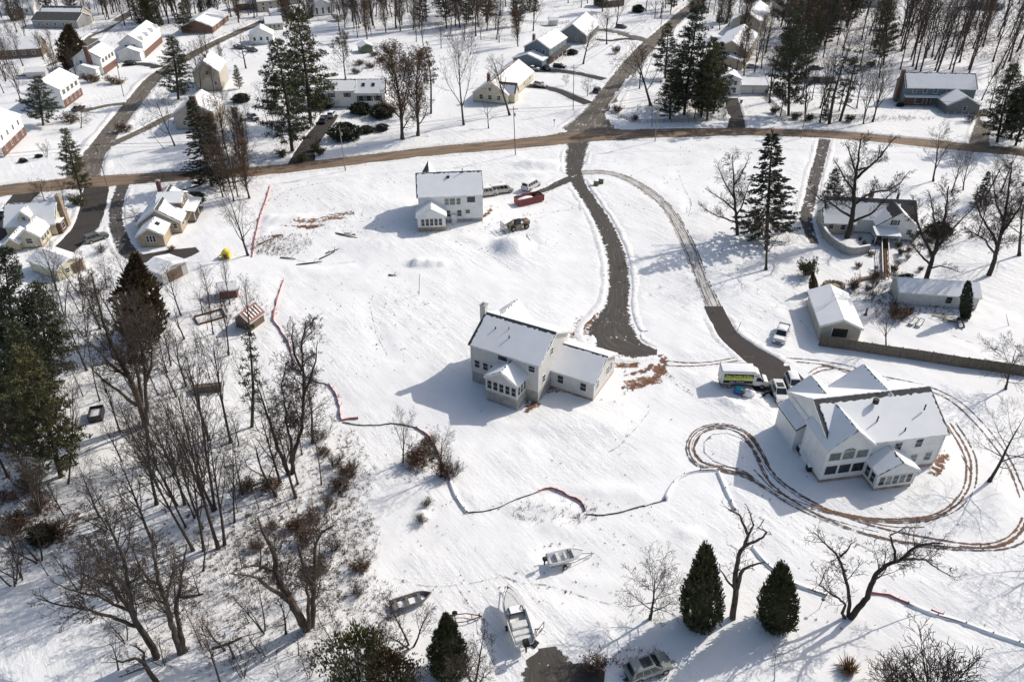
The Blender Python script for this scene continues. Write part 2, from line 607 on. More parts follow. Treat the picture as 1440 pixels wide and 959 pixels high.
ribbon('driveway', [(174, 258), (165, 284), (163, 310), (170, 335), (182, 356), (200, 366)], [3.4, 3.2, 3.2, 3.4, 3.6, 3.6], 'asphalt_snowy', 1.5, .3)
ribbon('parking_pad', [(196, 363), (225, 362), (252, 358), (278, 351)], [3, 5.5, 5.5, 2.5], 'asphalt', 1.5, .3)
ribbon('driveway', [(38, 272), (24, 288), (10, 308), (-6, 330), (-30, 350)], [6, 5.4, 5.4, 5, 5], 'asphalt', 1.5, .3)
ribbon('driveway', [(176, 146), (150, 149), (128, 154), (112, 157)], [3.6, 3, 3.4, 4], 'road_side', 2, .3)
ribbon('driveway', [(152, 205), (182, 192), (215, 176), (240, 163), (262, 156)], [4, 3.4, 3.4, 3.4, 3.4], 'road_side', 2, .3)
ribbon('driveway', [(222, 96), (205, 91), (188, 91), (172, 92)], [5, 4, 5, 6], 'asphalt', 2, .3)
ribbon('driveway', [(905, 57), (880, 55), (858, 58), (838, 56)], [4, 3.6, 3.6, 3.6], 'asphalt', 2, .3)
ribbon('patio', [(786, 982), (773, 950), (765, 925), (762, 911)], [7.6, 7.0, 4.6, 3.6], 'gravel', .8, .2)
ribbon('patio', [(800, 952), (822, 952), (850, 956)], [3, 3.2, 2], 'asphalt', .8, .2)

ROADS = list(RIBBONS)
ROADS_DONE.append(1)

# tyre tracks -----------------------------------------------------------
ribbon('tyre_track', [(932, 507), (965, 510), (1000, 509), (1035, 503), (1060, 502)], .40, 'track_clay', 1, .1, across=2)
ribbon('tyre_track', [(932, 514), (965, 515), (1000, 513), (1035, 508), (1062, 507)], .40, 'track_clay', 1, .1, across=2)
ribbon('tyre_track', [(1098, 503), (1150, 507), (1200, 516), (1215, 524), (1260, 533), (1310, 545), (1350, 565), (1385, 598), (1410, 630), (1425, 655), (1440, 690)], .42, 'track', 1.2, .1, across=2)
ribbon('tyre_track', [(1120, 509), (1165, 514), (1215, 529), (1262, 537), (1308, 550), (1340, 566), (1372, 596), (1400, 630), (1420, 660), (1434, 700)], .42, 'track_clay', 1.2, .1, across=2)
ribbon('tyre_track', [(1137, 525), (1152, 516), (1175, 517), (1220, 527)], .38, 'track_clay', 1.2, .1, across=2)
ribbon('tyre_track', [(1142, 527), (1160, 520), (1190, 520), (1240, 535), (1275, 541)], .38, 'track_clay', 1.2, .1, across=2)
for k, (dx, dy, m) in enumerate(((0, 0, 'track_clay'), (7, 1, 'track_clay'), (15, 2, 'track'))):
    ribbon('tyre_track', [(1329 + dx, 595), (1346 + dx, 620), (1358 + dx, 648), (1357 + dx, 678 + dy), (1345 + dx, 702 + dy), (1318 + dx, 722 + dy), (1280, 729 + 3 * dy), (1230, 729 + 2 * dy), (1185, 722 + 2 * dy), (1140, 709 + 3 * dy)], .55 - .1 * (k == 2), m, 1.2, .12, across=2)
# the loop left of the right house
for k, s in enumerate((1.0, .93, .80)):
    cx, cy = 1020, 628
    loop = [(1082, 655), (1070, 632), (1054, 610), (1030, 598), (1005, 596), (980, 604), (966, 622), (967, 640), (980, 655), (1010, 662), (1045, 668), (1080, 690)]
    ribbon('tyre_track', [(cx + (x - cx) * s, cy + (y - cy) * s) for x, y in loop], .45 if k else .5, 'track_clay' if k == 1 else 'track', 1, .12, across=2)
arcs = [[(1046, 612), (1062, 640), (1075, 668), (1095, 690), (1130, 713), (1180, 737), (1235, 755), (1300, 766), (1360, 770), (1400, 768), (1428, 755), (1440, 738), (1450, 700)],
        [(1054, 610), (1070, 636), (1085, 662), (1105, 682), (1140, 704), (1190, 727), (1245, 744), (1310, 757), (1365, 765), (1402, 762), (1426, 748), (1438, 728)],
        [(1010, 662), (1050, 672), (1080, 690), (1112, 710), (1150, 728), (1200, 746), (1250, 760), (1320, 771), (1380, 774), (1412, 772), (1440, 762), (1460, 740)],
        [(1040, 668), (1070, 680), (1100, 700), (1140, 720), (1185, 735), (1235, 748)],
        [(1060, 660), (1090, 690), (1125, 706), (1165, 719), (1215, 733), (1260, 741), (1300, 741)]]
for k, a in enumerate(arcs):
    ribbon('tyre_track', a, (.55, .5, .5, .38, .4)[k], ('track_clay', 'track_clay', 'track', 'track', 'track_clay')[k], 1.2, .12, across=2)
more = [([(1072, 655), (1058, 632), (1042, 616), (1022, 609), (1002, 611), (990, 622), (990, 636), (1003, 648), (1030, 658), (1060, 672)], .3, 'track'), ([(1064, 628), (1046, 607), (1024, 600), (998, 602), (978, 614), (973, 632), (986, 650), (1014, 660), (1044, 668)], .3, 'track'), ([(1062, 636), (1085, 668), (1110, 690), (1150, 708)], .3, 'track'), ([(1075, 650), (1100, 682), (1135, 706), (1180, 722), (1240, 738)], .32, 'track'),
        ([(1000, 600), (1030, 604), (1052, 622), (1066, 645), (1080, 672)], .3, 'track'), ([(985, 612), (976, 630), (984, 648), (1010, 657), (1040, 664)], .5, 'track_clay'),
        ([(1352, 640), (1366, 668), (1360, 695), (1338, 718), (1300, 735)], .4, 'track'), ([(1440, 742), (1425, 760), (1395, 770), (1350, 768)], .7, 'track_clay'),
        ([(1045, 512), (1030, 520), (1012, 522)], .3, 'track'), ([(1150, 512), (1185, 522), (1222, 535), (1270, 548)], .3, 'track'),
        ([(700, 300), (730, 310), (760, 306), (800, 290)], .35, 'track_faint'), ([(640, 340), (670, 350), (700, 365), (720, 380)], .35, 'track_faint'),
        ([(735, 300), (745, 318), (740, 335)], .3, 'track_faint'), ([(360, 340), (400, 360), (450, 372), (500, 368)], .5, 'track_faint'), ([(520, 430), (530, 470), (545, 500)], .3, 'track_faint'), ([(1110, 440), (1130, 455), (1140, 470)], .4, 'track_faint'),
        ([(640, 820), (660, 850), (690, 880)], .3, 'track_faint'), ([(1185, 430), (1190, 455), (1200, 480)], .4, 'track_faint'), ([(1335, 470), (1360, 480), (1400, 490)], .35, 'track_faint'), ([(880, 250), (920, 235), (960, 232)], .4, 'track_faint')]
for a, w, m in more:
    ribbon('tyre_track', a, w, m, 1.2, .12, across=2)
M['clay'] = m_road('turned_red_clay', (.24, .125, .078), (.14, .07, .045), edge=.32, snowy=1.1, grain=4, patch=.14)
for a, w in (([(876, 548), (896, 543), (915, 535), (930, 523), (933, 508), (930, 499)], 2.4), ([(872, 515), (884, 509), (897, 512)], 2.6), ([(880, 530), (895, 524), (908, 522), (918, 512)], 1.6),
             ([(806, 476), (816, 464), (828, 452), (842, 438)], 2.6), ([(385, 334), (405, 325), (428, 318), (450, 309), (475, 303), (498, 300)], 4.0), ([(430, 322), (465, 312), (492, 311)], 4.2), ([(362, 345), (380, 337), (400, 328)], 1.2), ([(484, 328), (500, 331)], 1.4),
             ([(740, 580), (752, 566), (765, 548), (770, 540)], 1.6), ([(768, 538), (795, 549), (822, 560)], 1.0), ([(824, 560), (838, 540), (852, 520)], 1.6), ([(1312, 668), (1322, 652), (1328, 636)], 2.4), ([(668, 310), (684, 302), (694, 290)], 2.2)):
    ribbon('clay_bank', a, w, 'clay', .8, .5, across=4)
ribbon('asphalt_patch', [(878, 958), (888, 942), (905, 928), (925, 918)], [1.5, 2.0, 1.4, .8], 'track', .8, .3)
# foot trails and animal trails
ribbon('foot_trail', [(935, 520), (950, 534), (965, 546), (978, 554)], .5, 'track_faint', .8, .1, across=2)
ribbon('foot_trail', [(937, 527), (952, 541), (966, 550), (976, 556)], .5, 'track_faint', .8, .1, across=2)
ribbon('foot_trail', [(915, 575), (900, 596), (885, 612), (870, 628), (855, 636)], .4, 'track_faint', .8, .1, across=2)
ribbon('foot_trail', [(700, 807), (735, 820), (765, 822), (800, 832), (830, 842), (860, 850)], .3, 'track_faint', .8, .1, across=2)
ribbon('foot_trail', [(555, 813), (600, 824), (650, 822), (700, 812)], .3, 'track_faint', .8, .1, across=2)
ribbon('foot_trail', [(735, 304), (760, 300), (790, 297), (818, 292)], .45, 'track_faint', 1, .1, across=2)
ribbon('foot_trail', [(955, 245), (962, 265), (972, 285), (968, 305)], .45, 'track_faint', 1, .1, across=2)
ribbon('foot_trail', [(1150, 745), (1200, 762), (1260, 790), (1300, 800)], .3, 'track_faint', 1, .1, across=2)
ribbon('foot_trail', [(1195, 922), (1215, 938), (1260, 942), (1300, 948)], .3, 'track_faint', 1, .1, across=2)
ribbon('foot_trail', [(365, 290), (390, 275), (430, 262), (470, 255)], .6, 'track_faint', 1, .1, across=2)
ribbon('foot_trail', [(740, 330), (748, 345), (744, 355)], .5, 'track', .8, .1, across=2)
ribbon('foot_trail', [(1085, 415), (1100, 428), (1115, 440)], .6, 'track_faint', .8, .1, across=2)


# ------------------------------------------------------------------ the ground sheet
MOUNDS = [  # px, py, rx m, ry m, height m, roughness
    (722, 348, 5.2, 4.2, 2.0, .25), (604, 371, 5.5, 1.8, .9, .5), (585, 372, 1.4, 1.8, .7, .3),
    (755, 232, 8, 3.5, 1.0, .5), (740, 247, 6, 2, .7, .5), (440, 310, 13, 3.0, .9, .6), (400, 325, 6, 2.5, .6, .5),
    (1023, 566, 2.2, 1.2, .8, .4), (1040, 574, 1.8, 1.0, .6, .4), (1075, 563, 2.6, 1.3, .5, .5), (1088, 592, 1.6, 2.4, .6, .5),
    (962, 752, .9, 1.3, .45, .3), (978, 752, .9, 1.4, .4, .3), (592, 726, 1.1, 1.2, .7, .5),
    (845, 895, 1.8, 1.1, .7, .4), (735, 915, 1.6, .9, .5, .4), (770, 713, 6, 2.0, .35, .8), (780, 740, 2.5, 1.2, .35, .8),
    (1390, 168, 3, 3, .6, .4), (690, 268, 5, 2, .4, .6), (700, 292, 4, 2, .45, .7), (660, 340, 7, 4, .3, .7), (520, 345, 9, 4, .3, .7), (450, 380, 8, 4, .3, .7), (560, 290, 8, 4, .25, .6), (820, 600, 9, 3, .25, .6), (1120, 440, 5, 4, .3, .6), (1380, 700, 8, 5, .3, .6), (690, 640, 10, 4, .22, .6), (860, 690, 6, 2, .3, .6), (900, 940, 3.5, 2, .3, .6), (600, 705, 1.3, .9, .4, .5), (905, 703, 2, 1, .3, .6),
]
SOIL = [  # px, py, rx m, ry m, amount, channel (0 leaf litter, 1 red clay)
    (440, 700, 7, 14, .46, 0), (470, 640, 5, 7, .52, 0), (480, 700, 3, 5, .58, 0), (425, 735, 3, 2.5, .6, 0), (400, 745, 2.5, 2, .6, 0), (420, 760, 9, 8, .42, 0), (380, 830, 10, 7, .42, 0), (300, 880, 8, 5, .4, 0),
    (500, 760, 3, 6, .5, 0), (330, 690, 9, 8, .35, 0), (60, 740, 10, 6, .6, 0), (20, 660, 8, 6, .5, 0), (500, 860, 6, 5, .5, 0), (240, 800, 12, 10, .3, 0),
    (420, 590, 6, 8, .5, 0), (370, 600, 8, 10, .35, 0), (410, 350, 12, 6, .45, 0), (385, 345, 7, 4, .5, 0), (100, 590, 14, 9, .25, 0), (390, 940, 9, 4, .4, 0),
    (320, 440, 8, 5, .42, 0), (260, 440, 8, 5, .25, 0), (1235, 420, 7, 5, .55, 0), (1260, 345, 9, 4, .5, 0), (1320, 435, 6, 4, .45, 0), (1180, 290, 5, 6, .3, 0),
    (520, 90, 22, 10, .55, 0), (560, 120, 18, 14, .35, 0), (1340, 60, 60, 40, .60, 0), (1150, 70, 36, 34, .58, 0), (1190, 20, 60, 30, .55, 0), (985, 150, 14, 10, .6, 0), (570, 190, 12, 7, .5, 0), (440, 180, 12, 10, .55, 0), (600, 20, 70, 30, .5, 0), (60, 30, 60, 30, .5, 0), (320, 260, 9, 8, .6, 0), (1180, 168, 30, 4, .4, 0), (60, 110, 25, 14, .45, 0),
    (960, 150, 18, 10, .5, 0), (200, 40, 30, 20, .4, 0), (610, 40, 40, 20, .35, 0), (310, 230, 14, 10, .45, 0), (420, 200, 8, 8, .4, 0), (90, 320, 10, 6, .25, 0), (50, 460, 12, 10, .3, 0),
    (600, 645, 3, 2.2, .75, 0), (1100, 545, 3, 3, .3, 0), (1120, 470, 3, 3, .38, 0), (1410, 150, 14, 20, .45, 0), (650, 10, 120, 30, .3, 0), (905, 935, 4, 2.5, .35, 0),
    (780, 725, 7, 2.5, .4, 0), (870, 710, 4, 1.6, .4, 0), (700, 30, 200, 60, .22, 0), (150, 150, 40, 40, .25, 0), (300, 160, 30, 30, .45, 0), (520, 40, 90, 30, .42, 0), (120, 50, 60, 40, .45, 0), (330, 30, 50, 30, .42, 0), (860, 20, 60, 30, .36, 0), (1130, 60, 40, 40, .48, 0), (1000, 60, 60, 40, .3, 0), (1240, 140, 50, 18, .3, 0), (1300, 20, 90, 60, .5, 0), (200, 450, 22, 16, .3, 0), (250, 720, 20, 18, .5, 0), (330, 800, 16, 16, .45, 0), (100, 760, 22, 18, .32, 0), (280, 600, 20, 16, .35, 0), (160, 640, 20, 12, .28, 0), (120, 870, 14, 8, .25, 0), (1330, 390, 16, 9, .25, 0), (1250, 300, 16, 9, .35, 0), (1020, 320, 8, 4, .22, 0), (700, 345, 7, 4, .28, 0), (760, 60, 30, 10, .2, 0), (560, 170, 14, 4, .4, 0),
    (435, 312, 5, 1.6, 1.0, 1), (470, 307, 4, 1.6, 1.0, 1), (415, 318, 5, 1.2, .8, 1), (490, 326, 2, .8, .8, 1), (395, 325, 4, 1, .6, 1),
    (893, 540, 2.4, 1.6, 1.0, 1), (912, 535, 3.0, 1.4, 1.0, 1), (928, 520, 1.6, 2.2, 1.0, 1), (880, 512, 3.2, 2.0, .9, 1), (865, 505, 3, 1.5, .7, 1), (824, 455, 3.0, 3.0, .9, 1), (812, 468, 2.2, 1.6, .9, 1),
    (790, 548, 3, 1.2, .9, 1), (770, 545, 1.2, 2.0, 1, 1), (748, 568, 1.6, 1.6, 1, 1), (828, 552, 1.2, 1.6, 1, 1), (840, 530, 1.0, 2.4, .9, 1), (690, 565, 3, .5, .4, 1),
    (685, 292, 4, 2.2, .75, 1), (700, 300, 2, 2, .6, 1), (1322, 640, 2.0, 2.4, .75, 1), (1312, 655, 1.6, 1, .7, 1), (670, 304, 4, .7, .9, 1), (600, 560, 2, .6, .3, 1),
    (745, 290, 4, 2, .3, 1), (690, 283, 3, 2, .4, 1), (1090, 505, 3, 1, .4, 1), (1230, 650, 9, .5, .5, 1), (585, 600, 3, 1.2, .7, 1), (620, 655, 1.4, 1.6, .7, 1), (250, 345, 5, 2, .5, 1),
]


def build_ground():
    def steps(segs):
        out = [segs[0][0]]
        for a, b, s in segs:
            n = max(1, int(round((b - a) / s)))
            out += [a + (b - a) * (i + 1) / n for i in range(n)]
        return np.array(out)
    xs = steps([(-1600, -700, 150), (-700, -330, 40), (-330, -150, 6), (-150, -90, 1.6), (-90, 90, .75), (90, 150, 1.6), (150, 330, 6), (330, 700, 40), (700, 1600, 150)])
    ys = steps([(-300, 0, 60), (0, 34, 6), (34, 130, .7), (130, 215, 1.1), (215, 330, 2.6), (330, 470, 6), (470, 900, 40), (900, 2600, 200)])
    X, Y = np.meshgrid(xs, ys)
    Z = np.zeros_like(X)
    kd = kdtree.KDTree(len(FLAT_PTS))
    for i, p in enumerate(FLAT_PTS):
        kd.insert((p[0], p[1], 0), i)
    kd.balance()
    soil = np.zeros(X.shape + (2,))
    flatm = np.ones_like(X)
    nz = np.zeros_like(X)
    for j in range(X.shape[0]):
        for i in range(X.shape[1]):
            x, y = X[j, i], Y[j, i]
            if abs(x) > 330 or y > 470 or y < 30:
                continue
            d = 9
            for co, k, dist in kd.find_n((x, y, 0), 3):
                d = min(d, dist - FLAT_PTS[k][2])
            flatm[j, i] = min(1, max(0, d / 1.6))
            v = Vector((x, y, 0))
            nz[j, i] = .55 + noise.noise(v * .09) * .9 + noise.noise(v * .33) * .45 + noise.noise(v * .9) * .22
    flatm = flatm * flatm * (3 - 2 * flatm)
    Z = np.maximum(0, nz) * .22 * flatm
    for k, (px, py, rx, ry, h, ro) in enumerate(MOUNDS):
        c = G(px, py)
        q = ((X - c.x) / rx) ** 2 + ((Y - c.y) / ry) ** 2
        idx = np.argwhere(q < 1.9)
        for j, i in idx:
            v = Vector((X[j, i], Y[j, i], k * 9.1))
            kk = q[j, i] * (1 + ro * noise.noise(v * .8)) + ro * .5 * noise.noise(v * 1.7)
            if kk < 1:
                Z[j, i] += h * (1 - max(kk, 0)) ** 1.3 * (1 + ro * .4 * noise.noise(v * 1.3)) * (.25 + .75 * flatm[j, i])
    for px, py, rx, ry, a, ch in SOIL:
        c = G(px, py)
        q = ((X - c.x) / rx) ** 2 + ((Y - c.y) / ry) ** 2
        soil[..., ch] = np.maximum(soil[..., ch], a * np.clip(1.3 - q * .85, 0, 1))
    ny, nx = X.shape
    verts = np.stack([X, Y, Z], -1).reshape(-1, 3)
    idx = np.arange(nx * ny).reshape(ny, nx)
    faces = np.stack([idx[:-1, :-1], idx[:-1, 1:], idx[1:, 1:], idx[1:, :-1]], -1).reshape(-1, 4)
    me = bpy.data.meshes.new('snow_ground')
    me.from_pydata(verts.tolist(), [], faces.tolist())
    at = me.attributes.new('soil', 'FLOAT_COLOR', 'POINT')
    s = soil.reshape(-1, 2)
    col = np.zeros((len(s), 4), dtype=np.float32)
    col[:, :2] = s
    at.data.foreach_set('color', col.ravel())
    me.polygons.foreach_set('use_smooth', [True] * len(me.polygons))
    m, nt, bs = new_mat('snow_ground')
    an = nt.nodes.new('ShaderNodeAttribute')
    an.attribute_name = 'soil'
    sep = nt.nodes.new('ShaderNodeSeparateColor')
    nt.links.new(an.outputs['Color'], sep.inputs[0])
    n1 = noise_tex(nt, .05, 4, .6)
    n2 = noise_tex(nt, .55, 6, .68)
    n3 = noise_tex(nt, 1.6, 6, .75)
    n4 = noise_tex(nt, 3.2, 5, .7)
    tcs = nt.nodes.new('ShaderNodeTexCoord')
    mps = nt.nodes.new('ShaderNodeMapping')
    mps.inputs['Rotation'].default_value = (0, 0, R(52))
    nt.links.new(tcs.outputs['Object'], mps.inputs[0])
    mp2 = nt.nodes.new('ShaderNodeMapping')
    mp2.inputs['Scale'].default_value = (.3, 1.9, 1)
    nt.links.new(mps.outputs[0], mp2.inputs[0])
    stn = nt.nodes.new('ShaderNodeTexNoise')
    stn.inputs['Scale'].default_value = .45
    stn.inputs['Detail'].default_value = 5
    stn.inputs['Roughness'].default_value = .68
    nt.links.new(mp2.outputs[0], stn.inputs['Vector'])
    st = stn.outputs['Fac']
    rgh = sstep(nt, noise_tex(nt, .035, 3, .6), .40, .62)
    base = mixc(nt, sstep(nt, n1, .35, .65), (.815, .818, .815), (.87, .872, .868))
    base = mixc(nt, mth(nt, 'MULTIPLY', sstep(nt, n2, .45, .7), .25), base, (.76, .765, .77))
    # grass tips poking through thin snow
    tip = sstep(nt, mth(nt, 'ADD', n4, mth(nt, 'MULTIPLY', n2, .35)), .86, .94)
    base = mixc(nt, mth(nt, 'MULTIPLY', tip, .7), base, (.30, .26, .21))
    # leaf litter
    lf = mth(nt, 'ADD', mth(nt, 'MULTIPLY', n3, .75), mth(nt, 'MULTIPLY', n2, .45))
    thr = mth(nt, 'SUBTRACT', .90, mth(nt, 'MULTIPLY', sep.outputs[0], .48))
    lm = sstep(nt, mth(nt, 'SUBTRACT', lf, thr), -.02, .06)
    lm = mth(nt, 'MULTIPLY', lm, sstep(nt, sep.outputs[0], .03, .15))
    litter = mixc(nt, sstep(nt, n4, .4, .6), (.065, .045, .03), (.17, .11, .065))
    base = mixc(nt, lm, base, litter)
    thr2 = mth(nt, 'SUBTRACT', .95, mth(nt, 'MULTIPLY', sep.outputs[1], .42))
    cm = sstep(nt, mth(nt, 'SUBTRACT', lf, thr2), -.02, .05)
    cm = mth(nt, 'MULTIPLY', cm, sstep(nt, sep.outputs[1], .03, .15))
    clay = mixc(nt, sstep(nt, n4, .38, .62), (.15, .075, .045), (.28, .155, .095))
    base = mixc(nt, cm, base, clay)
    nt.links.new(base, bs.inputs['Base Color'])
    bs.inputs['Roughness'].default_value = .75
    bs.inputs['Specular IOR Level'].default_value = .2
    hgt = mth(nt, 'ADD', mth(nt, 'MULTIPLY', n2, 1.1), mth(nt, 'ADD', mth(nt, 'MULTIPLY', st, 1.1), mth(nt, 'MULTIPLY', n3, .45)))
    hgt = mth(nt, 'ADD', hgt, mth(nt, 'MULTIPLY', mth(nt, 'MAXIMUM', lm, cm), -.35))
    hgt = mth(nt, 'MULTIPLY', hgt, mth(nt, 'ADD', .30, mth(nt, 'MULTIPLY', rgh, .75)))
    bump(nt, bs, hgt, .62, .30)
    me.materials.append(m)
    o = link('snow_ground', me)
    tag(o, kind='structure')
    return o


def snow_banks():
    """ploughed ridges along the cleared roads, broken where another road meets"""
    for ri, (name, sp) in enumerate(ROADS):
        if name in ('patio', 'parking_pad', 'gravel_pad', 'snowy_drive'):
            continue
        big = name in ('main_road', 'side_street')
        mb = MB()
        for side in (-1, 1):
            run = []
            rows = []
            for i, p in enumerate(sp):
                a, b_ = sp[max(0, i - 1)].xy, sp[min(len(sp) - 1, i + 1)].xy
                t = (b_ - a)
                if t.length < 1e-5:
                    continue
                t.normalize()
                n = Vector((-t.y, t.x))
                c = p.xy + n * side * (p.z / 2 + .35)
                ok = True
                for rj, (nm, s2) in enumerate(ROADS):
                    if rj == ri:
                        continue
                    for q in s2:
                        if abs(q.x - c.x) < 9 and abs(q.y - c.y) < 9 and (q.xy - c).length < q.z / 2 + 1.2:
                            ok = False
                            break
                    if not ok:
                        break
                if ok and (c.y > 30):
                    run.append((c, n * side, i))
                else:
                    rows.append(run)
                    run = []
            rows.append(run)
            for run in rows:
                if len(run) < 3:
                    continue
                vs, fs = [], []
                for j, (c, n, i) in enumerate(run):
                    k = .55 + 1.1 * abs(noise.noise(Vector((c.x * .23, c.y * .23, ri))))+ .35 * noise.noise(Vector((c.x * .8, c.y * .8, 4)))
                    e = min(1, j / 1.5, (len(run) - 1 - j) / 1.5)
                    h = max(.02, (.42 if big else .26) * k * e)
                    w = (1.5 if big else 1.0) * (.7 + .6 * k)
                    wob = .3 * noise.noise(Vector((c.x * .4, c.y * .4, 9)))
                    for f, z in ((-.35, -.03), (-.1, h * .75), (.15, h), (.45, h * .7), (.8, h * .25), (1.1, -.03)):
                        q = c + n * (f * w + wob)
                        vs.append((q.x, q.y, z + .05 * noise.noise(Vector((q.x * 1.3, q.y * 1.3, 2)))))
                for j in range(len(run) - 1):
                    for m_ in range(5):
                        fs.append((j * 6 + m_, (j + 1) * 6 + m_, (j + 1) * 6 + m_ + 1, j * 6 + m_ + 1))
                mb.add(vs, fs)
        if mb.n:
            o = mb.build('snow_bank', 'bank_snow', None, True)
            tag(o, kind='structure')


M['bank_snow'] = m_var('ploughed_snow', (.84, .84, .835), (.52, .49, .45), 1.4, .8, detail=6, bmp=.6, bdist=.12, lo=.42, hi=.78)
snow_banks()
# ------------------------------------------------------------------ trees
RNG = np.random.default_rng(11)


def rvec():
    v = Vector(RNG.normal(size=3))
    return v.normalized()


def rot_about(d, ang, az):
    a = d.orthogonal().normalized()
    b = d.cross(a)
    s = a * math.cos(az) + b * math.sin(az)
    return (d * math.cos(ang) + s * math.sin(ang)).normalized()


def grow(limbs, twigs, p, d, L, r, lvl, S):
    n = S['seg'][lvl]
    pts, rad, dirs = [p.copy()], [r], [d.copy()]
    tap = S['tap'][lvl]
    for i in range(n):
        d = (d + rvec() * S['wob'][lvl] + Vector((0, 0, S['up'][lvl]))).normalized()
        p = p + d * (L / n)
        pts.append(p.copy())
        rad.append(max(S['rmin'], r * (1 - (i + 1) / n * tap)))
        dirs.append(d.copy())
    mb = limbs if lvl <= S['limb'] else twigs
    mb.tube(pts, rad, (7, 5, 4, 3, 3)[lvl] if mb is limbs else 3, cap=False)
    if lvl >= S['max']:
        return
    k = S['kids'][lvl]
    az0 = RNG.uniform(0, 6.28)
    for j in range(k):
        t = S['start'][lvl] + (1 - S['start'][lvl]) * (j + RNG.uniform(.1, .95)) / k
        x = min(t * n, n - 1e-3)
        i = int(x)
        f = x - i
        q = pts[i].lerp(pts[i + 1], f)
        rq = rad[i] * (1 - f) + rad[i + 1] * f
        ang = R(S['ang'][lvl]) * RNG.uniform(.65, 1.3)
        nd = rot_about(dirs[i + 1], ang, az0 + j * 2.4 + RNG.uniform(-.5, .5))
        tt = (t - S['start'][lvl]) / max(1e-3, 1 - S['start'][lvl])
        prof = S['prof'](tt) if lvl == 0 else (1.05 - .5 * tt)
        LL = (S['len0'] if lvl == 0 else L) * S['ratio'][lvl] * prof * RNG.uniform(.75, 1.2)
        grow(limbs, twigs, q, nd, LL, max(S['rmin'], rq * S['rr'][lvl]), lvl + 1, S)


def spec(**kw):
    S = dict(seg=(7, 5, 4, 3, 2), wob=(.06, .16, .20, .22, .25), up=(.02, .08, .05, .03, .02), tap=(.8, .85, .85, .8, .7), kids=(11, 7, 6, 4), start=(.3, .2, .15, .1),
             ang=(48, 45, 42, 40), ratio=(.5, .5, .5, .55), rr=(.5, .5, .55, .6), rmin=.011, limb=2, max=4, len0=15.0, prof=lambda t: 1.05 - .55 * t, H=15.0, r0=.26)
    S.update(kw)
    return S


SPECS = {
    'spread': [spec(kids=(10, 8, 6, 3), ang=(58, 48, 45, 42), ratio=(.52, .55, .5, .5), up=(.02, .10, .05, .03, 0), len0=16, r0=.30, start=(.28, .2, .15, .1)) for _ in range(3)],
    'vase': [spec(kids=(10, 7, 6, 4), ang=(36, 38, 38, 40), ratio=(.55, .5, .48, .5), up=(.02, .10, .06, .03, 0), start=(.18, .25, .15, .1)) for _ in range(3)],
    'forest': [spec(kids=(13, 6, 4, 2), ang=(36, 40, 42, 40), ratio=(.34, .5, .5, .5), up=(.01, .12, .06, .03, 0), start=(.34, .2, .15, .1), len0=17, r0=.25, rmin=.015, rr=(.58, .55, .55, .6), wob=(.05, .14, .2, .22, .25), H=17) for _ in range(4)],
    'round': [spec(kids=(16, 8, 5, 3), ang=(60, 42, 40, 40), ratio=(.42, .5, .5, .5), up=(.02, .12, .08, .03, 0), start=(.20, .15, .1, .1), len0=9, H=9, r0=.15, prof=lambda t: .75 + .5 * math.sin(3.1 * t) - .35 * t, seg=(6, 4, 3, 2, 2)) for _ in range(2)],
    'gnarl': [spec(kids=(8, 6, 5, 3), ang=(50, 50, 50, 45), ratio=(.5, .5, .42, .45), wob=(.14, .34, .40, .35, .3), up=(.02, .10, .05, .02, 0), start=(.30, .25, .2, .1), r0=.30, rr=(.62, .55, .5, .6)) for _ in range(2)],
    'upright': [spec(kids=(26, 8, 5, 3), ang=(30, 34, 36, 38), ratio=(.30, .5, .5, .5), start=(.12, .15, .1, .1), len0=16, H=16, r0=.26, up=(.01, .10, .06, .03, 0), prof=lambda t: .8 + .5 * math.sin(3.1 * t) - .45 * t) for _ in range(2)],
    'sapling': [spec(kids=(9, 5, 3, 0), ang=(40, 40, 40, 40), ratio=(.30, .5, .5, .5), start=(.35, .2, .15, .1), len0=9, H=9, r0=.07, limb=1, max=3, seg=(6, 4, 3, 2, 2)) for _ in range(3)],
}


def finish_pair(limbs, twigs, bark, twig, key):
    """trunk and crown meshes scaled so that the tree is 1 m tall"""
    zmax = max(v[2] for v in (twigs.v if twigs.v else limbs.v))
    k = 1.0 / zmax
    for mb in (limbs, twigs):
        mb.v = [(v[0] * k, v[1] * k, v[2] * k) for v in mb.v]
    return limbs.mesh('trunk', bark, True), twigs.mesh('crown', twig, True)


def proto_bare(kind, i, bark='bark', twig='twig', leaves=0.0):
    S = SPECS[kind][i]
    limbs, twigs = MB(), MB()
    grow(limbs, twigs, Vector((0, 0, -.3)), Vector((0, 0, 1)), S['H'] * .86, S['r0'], 0, S)
    # root flare
    limbs.tube([(0, 0, -.4), (0, 0, .1), (0, 0, .9)], [S['r0'] * 1.7, S['r0'] * 1.35, S['r0']], 7, cap=False)
    mats = [twig]
    if leaves:
        src = twigs.v[:]
        n = int(len(src) * leaves)
        for _ in range(n):
            q = Vector(src[RNG.integers(len(src))]) + rvec() * .25
            leaf(twigs, q, rvec(), RNG.uniform(.16, .32), RNG.uniform(.08, .16), 1)
        mats = [twig, 'deadleaf' if leaves < .5 else 'ivy']
    return finish_pair(limbs, twigs, bark, mats, kind)


